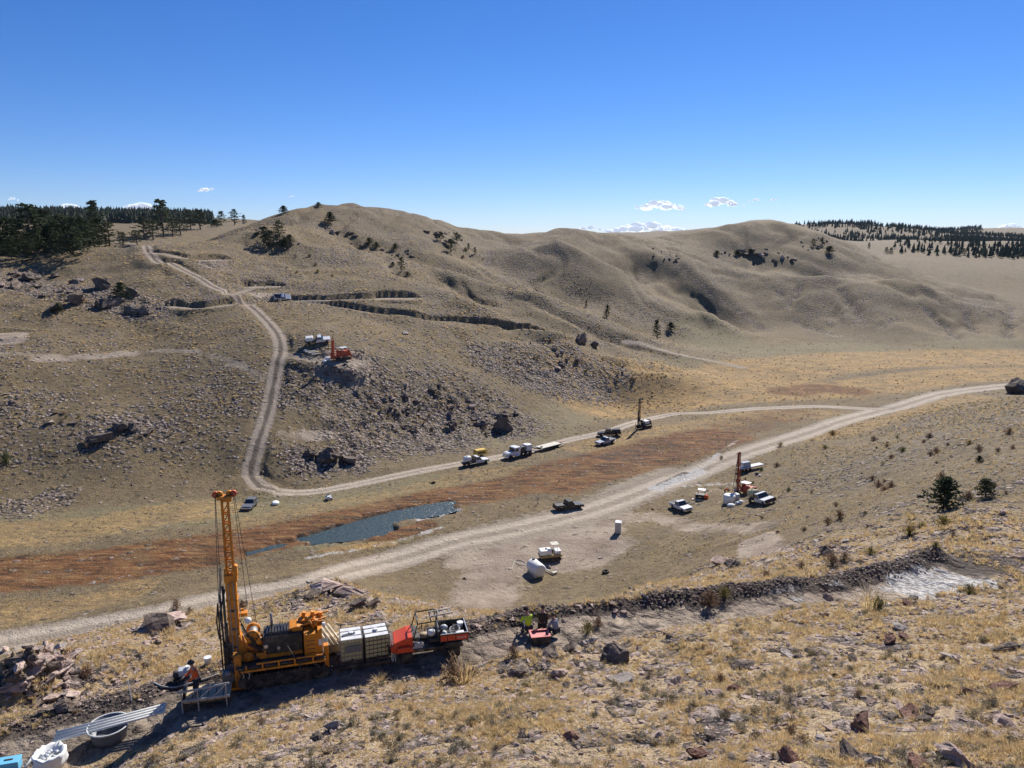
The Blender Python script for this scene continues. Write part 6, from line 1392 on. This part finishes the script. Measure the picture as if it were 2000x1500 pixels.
# people -------------------------------------------------------------
def skinned(name, joints, edges, radii, mat, parent, root=0, sub=1):
    me = bpy.data.meshes.new(name); me.from_pydata([tuple(j) for j in joints], edges, []); o = bpy.data.objects.new(name, me); col.objects.link(o); o.parent = parent
    me.materials.append(PM[mat]); sk = o.modifiers.new('skin', 'SKIN'); sk.use_smooth_shade = True
    if not me.skin_vertices: 
        bm = bmesh.new(); bm.from_mesh(me); bm.verts.layers.skin.verify(); bm.to_mesh(me); bm.free()
    for i, r in enumerate(radii):
        v = me.skin_vertices[0].data[i]; v.radius = (r, r) if not hasattr(r, '__len__') else r; v.use_root = i == root
    s = o.modifiers.new('sub', 'SUBSURF'); s.levels = sub; s.render_levels = sub; return o
def person(loc, yaw, label, top, legs='jeans', pose='stand', hat=None, vest=False, scale=1.0):
    e = empty('person', loc, yaw, label, 'person', scale=scale)
    if pose == 'stand': J = dict(p=(0,0,.95), c=(.06,0,1.28), n=(.10,0,1.48), h=(.15,0,1.66), ls=(.08,.19,1.42), rs=(.08,-.19,1.42), le=(.20,.27,1.15), re=(.22,-.26,1.15), lw=(.44,.18,1.08), rw=(.46,-.16,1.10), lh=(0,.10,.9), rh=(0,-.10,.9), lk=(.06,.12,.5), rk=(.10,-.12,.5), la=(0,.13,.08), ra=(.02,-.14,.08))
    elif pose == 'bend': J = dict(p=(0,0,.85), c=(.28,0,1.08), n=(.46,0,1.2), h=(.62,0,1.26), ls=(.42,.19,1.14), rs=(.42,-.19,1.14), le=(.52,.25,.88), re=(.52,-.25,.88), lw=(.70,.16,.72), rw=(.70,-.16,.72), lh=(0,.10,.82), rh=(0,-.10,.82), lk=(.14,.13,.45), rk=(.14,-.13,.45), la=(0,.14,.08), ra=(0,-.14,.08))
    else: J = dict(p=(0,0,.34), c=(.10,0,.66), n=(.20,0,.86), h=(.28,0,1.02), ls=(.16,.19,.80), rs=(.16,-.19,.80), le=(.28,.26,.56), re=(.28,-.26,.56), lw=(.50,.15,.46), rw=(.50,-.15,.46), lh=(.02,.11,.32), rh=(.02,-.11,.32), lk=(.42,.16,.44), rk=(.42,-.16,.44), la=(.26,.16,.07), ra=(.26,-.16,.07))
    V = {k: Vector(v) for k, v in J.items()}
    names = ['p','c','n','h','ls','rs','le','re','lw','rw','lh','rh','lk','rk','la','ra']; ix = {k: i for i, k in enumerate(names)}
    top_of_head = V['h']+(V['h']-V['n']).normalized()*.10; lt, rt = V['la']+Vector((.16,.01,-.03)), V['ra']+Vector((.16,-.01,-.03))
    pts = [V[k] for k in names]+[top_of_head, lt, rt, V['lw']+(V['lw']-V['le']).normalized()*.08, V['rw']+(V['rw']-V['re']).normalized()*.08]
    E = [(0,1),(1,2),(2,3),(3,16),(2,4),(2,5),(4,6),(5,7),(6,8),(7,9),(0,10),(0,11),(10,12),(11,13),(12,14),(13,15),(14,17),(15,18),(8,19),(9,20)]
    Rr = [(.13,.11),(.13,.11),.055,.085,.06,.06,.042,.042,.03,.03,.085,.085,.055,.055,.045,.045,.075,.035,.035,.035,.035]
    skinned('body', pts, E, Rr, 'skin', e)
    skinned('jacket', [V['p']+Vector((0,0,.02)),V['c'],V['n']+(V['c']-V['n'])*.25,V['ls'],V['rs'],V['le'],V['re'],V['lw']+(V['le']-V['lw'])*.15,V['rw']+(V['re']-V['rw'])*.15], [(0,1),(1,2),(2,3),(2,4),(3,5),(4,6),(5,7),(6,8)], [(.175,.14),(.19,.145),.12,.085,.085,.065,.065,.05,.05], top, e)
    skinned('trousers', [V['p'],V['lh'],V['rh'],V['lk'],V['rk'],V['la']+Vector((0,0,.03)),V['ra']+Vector((0,0,.03))], [(0,1),(0,2),(1,3),(2,4),(3,5),(4,6)], [(.15,.12),.11,.11,.08,.08,.06,.06], legs, e)
    for a, t_ in (('la', lt), ('ra', rt)): MB().tube([V[a]+Vector((-.06,0,-.02)), V[a]+Vector((.06,0,-.02)), t_], .055, 8).build('boot', 'dark', e)
    for w_, el, sg in (('lw','le',1),('rw','re',-1)):       # hands: palm and five curled fingers
        d = (V[w_]-V[el]).normalized(); s_ = d.cross(Vector((0,0,1))).normalized(); dn = s_.cross(d); m = MB(); q = V[w_]+d*.05; m.box(q+d*.02, (.07,.07,.03), d.to_track_quat('X','Z').to_euler(), bev=.01)
        for f in range(4): b_ = q+d*.055+s_*(f-1.5)*.02; L_ = (.036,.042,.04,.03)[f]; m.tube([b_, b_+d*L_, b_+d*L_*1.5-dn*.02*abs(1), b_+d*L_*1.3-dn*.045], .009, 6)
        m.tube([q+s_*.035*sg, q+s_*.06*sg+d*.03, q+s_*.05*sg+d*.055-dn*.015], .010, 6); m.build('hand', 'dark' if top != 'gcloth' else 'skin', e)
    hc = V['h']+(top_of_head-V['h'])*.5; fw = Vector((1,0,0))
    MB().sphere(hc+Vector((.10,0,-.01)), .018, (1.2,.8,1.2), 1).build('nose', 'skin', e)
    MB().sphere(hc+Vector((.085,.035,.02)), .011, sub=1).sphere(hc+Vector((.085,-.035,.02)), .011, sub=1).build('eyes', 'dark', e)
    MB().box(hc+Vector((.092,0,-.055)), (.012,.045,.01)).build('mouth', 'brown', e); MB().sphere(hc+Vector((0,.088,0)), .022, (.8,.5,1.3), 1).sphere(hc+Vector((0,-.088,0)), .022, (.8,.5,1.3), 1).build('ears', 'skin', e)
    if hat: MB().lathe([(.155,0),(.15,.02),(.122,.03),(.11,.09),(.06,.13),(.02,.14)], hc+Vector((0,0,.025)), 'z', 16).build('hard_hat', hat, e)
    else: MB().sphere(hc+Vector((-.02,0,.03)), .108, (1,.95,.95), 2).build('hair', 'brown', e)
    if vest:
        m = MB()
        for s_ in (-1,1): m.tube([V['p']+Vector((-.02,s_*.2,.08)), V['c']+Vector((-.04,s_*.2,0)), V['n']+Vector((-.07,s_*.11,-.02)), V['c']+Vector((.2,s_*.1,.05))], .025, 6)
        m.build('reflective_stripe', 'sack', e)
    return e
plat = bpy.data.objects['work_platform']
person(plat.location+Vector((-.45,.1,.12)), R(215), 'worker in an orange jacket standing at the steel platform', 'horange', 'jeans', 'stand', 'dark', False, 1.05)
def pgz(u, v, off=0):
    p = hit(u, v); f = Vector((-math.sin(YAW), math.cos(YAW), 0)); p = p+f*off; p.z = gz(p.x, p.y); return p
person(pgz(1033,1240,.05), R(110), 'crouching worker in a lime hi-vis vest at the berm', 'hivis', 'jeans', 'sit', 'brown', True, 1.12)
person(pgz(1059,1234,.05), R(80), 'crouching person in a dark brown hooded top between the two others at the berm', 'brown', 'brown', 'sit', None, False, 1.1)
person(pgz(1087,1244,.05), R(130), 'crouching person in a grey patterned shirt at the berm', 'gcloth', 'jeans', 'sit', None, False, 1.0)
person(hit(1415,965), R(20), 'worker in orange beside the far right drill and its round tank', 'horange', 'jeans', 'bend', 'white')
person(hit(1437,968), R(200), 'worker in a pale top standing right at the foot of the tall thin mast', 'silver', 'jeans', 'stand', 'white')
# tubs, trays ----------------------------------------------------------
e = empty('plastic_tub', pgz(1054,1252), YAW-.1, 'faded red rectangular tub in front of the crouching people', 'tub')
m = MB(); a_, b_, h_ = .46, .34, .42
m.box((0,0,.03),(2*a_-.1,2*b_-.1,.04))
for x0, y0, dx, dy in ((0,-b_,2*a_,.05),(0,b_,2*a_,.05),(-a_,0,.05,2*b_),(a_,0,.05,2*b_)): m.box((x0,y0,h_/2),(dx,dy,h_))
m.build('tub_shell', 'dark', e); MB().box((0,0,h_-.08),(2*a_-.06,2*b_-.06,.03)).build('tub_lining', 'pink', e); m = MB()
for x0, y0, dx, dy in ((0,-b_,2*a_+.12,.1),(0,b_,2*a_+.12,.1),(-a_,0,.1,2*b_),(a_,0,.1,2*b_)): m.box((x0,y0,h_+.01),(dx,dy,.04))
m.build('rim', 'pink', e, bev=.01); e.scale = (.98,)*3
rock(1140,1258,20,M_rockw,'yellowish pale slab standing on edge by the rusty bush at the track','rock',sq=1.9); rock(1160,1252,24,M_rockw,'pale tilted stone under the olive bush at the track','rock',sq=1.3); rock(1152,1266,14,M_rockw,'small pale stone in front of the two pale slabs at the track','rock',sq=1.0)
# water tanks in cages ---------------------------------------------------
def ibc(e, plate, L=1.02, D=1.15, Hh=1.08):
    MB().box((0,0,.07),(L,D,.14)).build('pallet', 'dark', e); MB().box((0,0,.16+Hh/2),(L-.05,D-.05,Hh), bev=.06).build('bottle', 'polyy', e)
    m = MB(); z0, z1 = .16, .18+Hh
    for k in range(7):
        x = -L/2+k*L/6
        for y in (-D/2,D/2): m.box((x,y,(z0+z1)/2),(.018,.018,z1-z0))
    for k in range(6):
        y = -D/2+(k+.5)*D/6
        for x in (-L/2,L/2): m.box((x,y,(z0+z1)/2),(.018,.018,z1-z0))
    for k in range(6):
        z = z0+.04+k*(z1-z0-.04)/5
        for y in (-D/2-.012,D/2+.012): m.box((0,y,z),(L+.03,.018,.022))
        for x in (-L/2-.012,L/2+.012): m.box((x,0,z),(.018,D+.03,.022))
    for y in (-.22,.22): m.box((0,y,z1+.012),(L,.05,.02))
    m.build('cage', 'steel' if plate else 'dark', e); MB().box((0,0,z1-.012),(L-.06,D-.06,.035), bev=.01).build('top_sheet', 'white', e)
    MB().lathe([(.12,0),(.12,.06),(.09,.07)], (0,0,z1+.015), 'z', 14).build('lid', 'white', e)
    if plate: MB().box((.08,-D/2-.03,.78),(.72,.02,.34)).build('label_plate', 'grey', e); MB().box((-.1,-.1,z1+.04),(.62,.14,.03),(0,0,R(16))).build('flat_bar', 'grey', e)
    MB().tube([(0,-D/2,.22),(0,-D/2-.12,.22)], .05, 8).build('valve', 'dark', e)
s = Lh(712, 1302, .45, 'tank_skid', 'dark low steel skid under the two caged water tanks', 'skid')
MB().box((0,0,.22),(2.4,1.35,.14)).build('deck', 'dark', s)
for y in (-.5,.5): MB().prism([(-1.3,.3),(-1.1,.0),(1.1,.0),(1.3,.3)], y-.06, y+.06).build('runner', 'dark', s)
for dx, pl, lb in ((-.56,True,'left caged water tank with a grey plate on its front'),(.60,False,'right caged water tank beside the hanging white net')):
    e = empty('water_tank', s.location+Vector((dx*math.cos(YAW), dx*math.sin(YAW), .29)), YAW+(0 if pl else R(3)), lb, 'water tank', 'caged water tanks'); ibc(e, pl, 1.02 if pl else 1.14)
m = MB(); rn = random.Random(4)
for k in range(26): x, z = rn.uniform(-.08,.12), 1.3; y = rn.uniform(-.6,.3); m.tube([(x,y,z),(x+.05+rn.uniform(-.05,.05),y-.05,.8),(x+.1+rn.uniform(-.08,.08),y-.1,.25),(x+.1,y-.2,.0)], .011, 4)
o = m.build('net', 'net'); o.location = s.location+Vector((1.25*math.cos(YAW), 1.25*math.sin(YAW), .18)); o.rotation_euler = (0,0,YAW); tag(o, 'white rope net hanging down the side of the right caged tank', 'net')
m = MB().tube([(0,0,.15),(-.05,-.3,.05),(-.12,-.7,.03)], .025, 6); o = m.build('hose', 'steel'); o.location = s.location+Vector((-.3,-.75,.0)); tag(o, 'thin hose trailing from under the left caged tank', 'hose')
# drill rods on a sled
e = Lh(640, 1290, .9, 'rod_sled', 'dark sled carrying drill rods behind the yellow drill rig', 'sled')
MB().prism([(-.75,.1),(-.6,0),(.65,0),(.85,.25),(.8,.42),(-.7,.42)], -.6, .6).build('sled_hull', 'tanrod', e, bev=.02); MB().box((.78,-.55,.62),(.06,.06,.5)).build('stake', 'dark', e); MB().box((.72,.5,.62),(.06,.06,.5)).build('stake', 'dark', e)
for k in range(6):
    f = Vector((-math.sin(YAW), math.cos(YAW), 0)); rx = Vector((math.cos(YAW), math.sin(YAW), 0)); c_ = e.location+rx*(-.55+.2*k)+Vector((0,0,.50))
    o = MB().tube([(0,-.62,-.06),(0,.95,.25)], .062, 10).build('drill_rod', 'pale'); MB().tube([(0,-.70,-.075),(0,-.62,-.06)], .045, 10).build('threaded_end', 'steel', o); o.location = c_; o.rotation_euler = (0,0,YAW+R(22)); tag(o, ['first','second','third','fourth','fifth','sixth'][k]+' pale drill rod from the drill rig in the row on the dark sled', 'drill rod', 'drill rods on the sled')
# red utility vehicle (front towards -x)
e = Lh(842, 1292, .75, 'utility_vehicle', 'orange red utility vehicle with black roll cage and loaded cargo bed on the near track', 'utility vehicle'); e.rotation_euler.z = YAW-R(3)
for x, r_ in ((-1.15,.33),(1.15,.35)):
    for s_ in (-1,1): wheel(e, (x,s_*.62,r_), r_, .27, 'dark')
MB().box((0,0,.5),(2.9,.9,.24)).build('chassis', 'dark', e); MB().box((-.1,0,.66),(1.5,1.4,.08)).build('floor', 'dark', e)
hood = MB().prism([(-1.82,.55),(-1.86,.82),(-1.66,1.02),(-1.05,1.26),(-.78,1.28),(-.78,.75),(-1.55,.55)], -.6, .6).build('hood', 'red', e, bev=.05)
for s_ in (-1,1):
    MB().sphere((-1.70,s_*.43,.86), .13, (.7,1,.8), 2).build('headlight', 'lamp', e); MB().prism([(-1.6,.6),(-1.5,.85),(-.95,.88),(-.72,.62)], s_*.66-.12, s_*.66+.12).build('front_mudguard', 'red', e, bev=.02)
MB().tube([(-1.9,-.5,.5),(-1.98,-.45,.95),(-1.98,.45,.95),(-1.9,.5,.5)], .03, 8).tube([(-1.98,-.15,.95),(-1.95,-.15,.5)], .025, 6).tube([(-1.98,.15,.95),(-1.95,.15,.5)], .025, 6).box((-1.9,0,.52),(.12,1.1,.2)).build('front_guard', 'dark', e)
m = MB()
for s_ in (-1,1):
    m.tube([(-.78,s_*.62,1.1),(-.55,s_*.6,1.92),(.35,s_*.6,1.98),(.5,s_*.62,1.9),(.52,s_*.64,.7)], .032, 8); m.tube([(-.1,s_*.62,.7),(-.1,s_*.62,.95)], .03, 6)
for x, z in ((-.55,1.92),(.35,1.98),(.1,1.96)): m.tube([(x,-.6,z),(x,.6,z)], .03, 8)
m.tube([(.52,-.62,1.3),(.52,.62,1.3)], .03, 8).tube([(.52,-.62,1.3),(.45,.6,1.9)], .02, 6).tube([(-.78,-.6,1.28),(-.78,.6,1.28)], .03, 6); m.build('roll_cage', 'black', e)
MB().box((.22,0,.95),(.45,1.2,.16), bev=.04).box((.45,0,1.2),(.12,1.2,.42), bev=.04).build('seat', 'black', e); MB().box((-.62,0,1.12),(.22,1.2,.2), bev=.03).build('dashboard', 'dark', e)
MB().tube([(-.5,.3,1.15),(-.3,.3,1.3)], .02, 6).lathe([(.14,-.015),(.17,-.015),(.17,.015),(.14,.015)], (-.28,.3,1.32), 'x', 16).build('steering_wheel', 'black', e)
MB().prism([(-.75,.62),(-.72,.95),(-.35,1.0),(-.3,.55)], -.66, -.6).build('side_panel', 'silver', e)
bed = MB().box((1.18,0,.92),(1.3,1.35,.06))
bed.box((1.18,-.68,1.1),(1.36,.05,.36)).box((1.18,.68,1.1),(1.36,.05,.36)).box((.52,0,1.1),(.05,1.36,.36)).box((1.84,0,1.1),(.05,1.36,.36)); bd = bed.build('cargo_bed', 'black', e)
MB().box((1.18,-.712,1.08),(1.30,.015,.28), bev=.004).build('bed_side_panel', 'red', bd); MB().box((1.87,0,1.08),(.015,1.3,.28)).build('tailgate', 'red', bd); MB().box((1.18,-.69,1.29),(1.36,.04,.03)).build('bed_rail', 'chrome', bd); MB().box((1.84,0,1.29),(.04,1.36,.03)).build('bed_rail', 'chrome', bd)
for x in (.85,1.25): MB().box((x,-.725,1.05),(.03,.012,.4)).build('strap', 'black', bd)
def text_mesh(name, body, size, mat, parent, loc, rot, ext=.003):
    cu = bpy.data.curves.new(name, 'FONT'); cu.body = body; cu.size = size; cu.extrude = ext; cu.align_x = 'CENTER'; cu.align_y = 'CENTER'; tmp = bpy.data.objects.new('tmp', cu); col.objects.link(tmp)
    dg = bpy.context.evaluated_depsgraph_get(); me = bpy.data.meshes.new_from_object(tmp.evaluated_get(dg)); bpy.data.objects.remove(tmp); me.materials.clear(); me.materials.append(PM[mat])
    o = bpy.data.objects.new(name, me); col.objects.link(o); o.parent = parent; o.location = loc; o.rotation_euler = rot; return o
text_mesh('lettering', 'Kubota', .15, 'white', bd, (1.55,-.724,1.08), (R(90),0,0))
for s_ in (-1,1): MB().prism([(.72,.62),(.85,.86),(1.5,.86),(1.62,.6)], s_*.64-.14, s_*.64+.14).build('rear_mudguard', 'dark', e, bev=.02)
def on(e_, name, mb, mat, loc, label, cat, rz=0):
    o = mb.build(name, mat); o.matrix_world = Matrix.Translation(e_.location)@Matrix.Rotation(e_.rotation_euler.z, 4, 'Z')@Matrix.Translation(loc)@Matrix.Rotation(rz, 4, 'Z'); tag(o, label, cat); return o
pts = [(math.cos(a*.35)*(.24+.02*math.sin(a)), math.sin(a*.35)*(.28), .03+.004*a) for a in range(60)]
on(e, 'hose', MB().tube(pts, .022, 6), 'rope', (1.3,-.05,.97), 'coiled pale hose in the cargo bed of the red vehicle', 'hose')
on(e, 'bucket', MB().lathe([(.13,0),(.16,.32)], n=16), 'white', (1.62,.35,.96), 'white bucket at the back corner of the red vehicle bed', 'bucket'); on(e, 'container', MB().box((0,0,.13),(.4,.3,.2), bev=.03), 'white', (1.5,-.42,.96), 'white flat container in the near corner of the red vehicle bed', 'container')
on(e, 'bag', MB().sphere((0,0,.14), .2, (1,.8,.8), 2), 'silver', (.8,.3,.96), 'grey bag at the front of the red vehicle bed', 'bag'); on(e, 'jug', MB().lathe([(.1,0),(.12,.05),(.12,.25),(.05,.33)], n=12), 'poly', (.75,-.35,.96), 'white jug at the front near side of the bed', 'jug')
on(e, 'bag', MB().sphere((0,0,.15), .22, (1,.9,.8), 2), 'net', (.15,-.2,1.03), 'pale bag on the seat of the red vehicle', 'bag'); on(e, 'jacket', MB().sphere((0,0,.12), .24, (1.1,.9,.6), 2), 'tanrod', (-.15,.25,.72), 'tan jacket dumped on the floor of the red vehicle', 'jacket')
on(e, 'ladder', (lambda m: m)(MB().box((0,-.22,.0),(1.1,.04,.06)).box((0,.22,0),(1.1,.04,.06)).box((-.4,0,0),(.04,.44,.04)).box((-.1,0,0),(.04,.44,.04)).box((.2,0,0),(.04,.44,.04)).box((.45,0,0),(.04,.44,.04))), 'steel', (.62,.1,2.03), 'short steel ladder tied on the roll cage of the red vehicle', 'ladder', .15)
# pump, hose, bucket left of the rig
e = Lh(362, 1330, .2, 'pump', 'small grey engine pump beside the worker in orange', 'pump'); MB().box((0,0,.35),(.6,.4,.3), bev=.05).build('engine', 'silver', e); MB().lathe([(.16,-.12),(.18,-.1),(.18,.1),(.16,.12)], (-.38,-.05,.28), 'x', 14).build('pump_housing', 'dark', e); MB().box((0,0,.08),(.85,.5,.06)).build('skid', 'dark', e); MB().lathe([(.1,0),(.1,.1)], (.1,0,.5), 'z', 12).build('air_filter', 'poly', e)
e = Lh(406, 1300, .1, 'bucket', 'white bucket standing on the berm left of the drill mast', 'bucket'); MB().lathe([(.14,0),(.17,.36),(.175,.38)], n=18).build('pail', 'white', e); MB().lathe([(.18,0),(.18,.03)], (0,0,.38), 'z', 18).build('lid', 'white', e)
pts = [pgz(*q)+Vector((0,0,.06)) for q in ((300,1335),(315,1342),(338,1345),(362,1340),(400,1328),(428,1318))]; o = MB().tube([tuple(q) for q in dense(pts, .15)], .035, 8).build('hose', 'rope'); tag(o, 'thick pale hose looping along the track to the drill', 'hose')
# stake
p = hit(256,1370); o = MB().box((0,0,.45),(.035,.015,1.15),(0,R(-4),0)).build('survey_stake', 'white'); o.location = p; tag(o, 'thin white survey stake on the berm left of the drill', 'stake')
# pipes over a grey tub
e = Lh(212, 1450, .25, 'plastic_tub', 'grey round tub holding up the long pale pipes', 'tub'); MB().lathe([(.62,0),(.68,.3),(.74,.62),(.78,.64),(.78,.60),(.70,.58),(.6,.1)], n=28).build('tub_shell', 'grey', e); MB().lathe([(.77,-.03),(.81,-.02),(.81,.02),(.77,.03),(.75,0),(.77,-.03)], (0,0,.64), 'z', 28, cap=False).build('rim', 'pvc', e)
for k in range(4):
    A_ = Vector((-1.95,-.38+.17*k,.5+.02*k)); B_ = Vector((2.05,-.08+.17*k,.86+.01*k)); o = MB().tube([A_, (A_+B_)/2, B_], .052, 12).build('pipe', 'pvc')
    MB().tube([B_, B_+(B_-A_).normalized()*.1], .06, 12).build('socket_end', 'pvc', o)
    o.location = e.location; o.rotation_euler = (0,0,YAW); tag(o, ['nearest of the long pale pipes lying across the grey tub','second from the front of the long pale pipes across the grey tub','third from the front of the long pale pipes across the grey tub','rearmost of the long pale pipes lying across the grey tub'][k], 'pipe')
# white bag heap, blue cooler, pipe in the corner
e = Lh(98, 1500, .1, 'bulk_bag', 'open white bulk bag in the bottom left corner', 'bag')
rb = random.Random(5); m = MB().lathe([(.1,.05),(.48,.0),(.55,.25),(.54,.5),(.58,.62),(.50,.66),(.40,.5),(.15,.42)], n=22)
for q in m.bm.verts: q.co += Vector((rb.gauss(0,1), rb.gauss(0,1), rb.gauss(0,1)))*.03
m.build('bag_fabric', 'sack', e); m = MB()
for k in range(12): m.sphere((rb.uniform(-.28,.28), rb.uniform(-.28,.28), .5+rb.uniform(-.02,.06)), rb.uniform(.07,.12), (1,1,.7), 1)
m.build('bag_filling', 'silver', e)
e = Lh(18, 1508, .1, 'cooler', 'light blue box cut off by the bottom left corner', 'cooler'); MB().box((0,0,.22),(.75,.45,.36), bev=.04).build('box', 'blue', e); MB().box((0,0,.43),(.78,.48,.07), bev=.02).build('lid', 'blue', e); MB().box((0,0,.47),(.3,.06,.04)).build('handle', 'dark', e)
o = MB().tube([(0,-.4,.1),(.05,.6,.35)], .05, 10).build('pipe', 'pvc'); o.location = pgz(55,1500); tag(o, 'short pale pipe leaning between the blue box and the white bag', 'pipe')
# ------------------------------------------------------------------ thin mountain air
b = NB('haze_air'); v = b.node('ShaderNodeVolumePrincipled'); v.inputs['Color'].default_value = (.72,.84,1,1); v.inputs['Density'].default_value = HAZE; b.n.remove(b.p); b.l.new(v.outputs[0], b.n['Material Output'].inputs['Volume'])
zlo, zhi = float(GZ.min())-8, 330
m = MB().box((0, 5200, (zlo+zhi)/2), (24000, 12800, zhi-zlo)); 
if HAZE > 0:
    o = m.build('haze', b.m); o['kind'] = 'stuff'
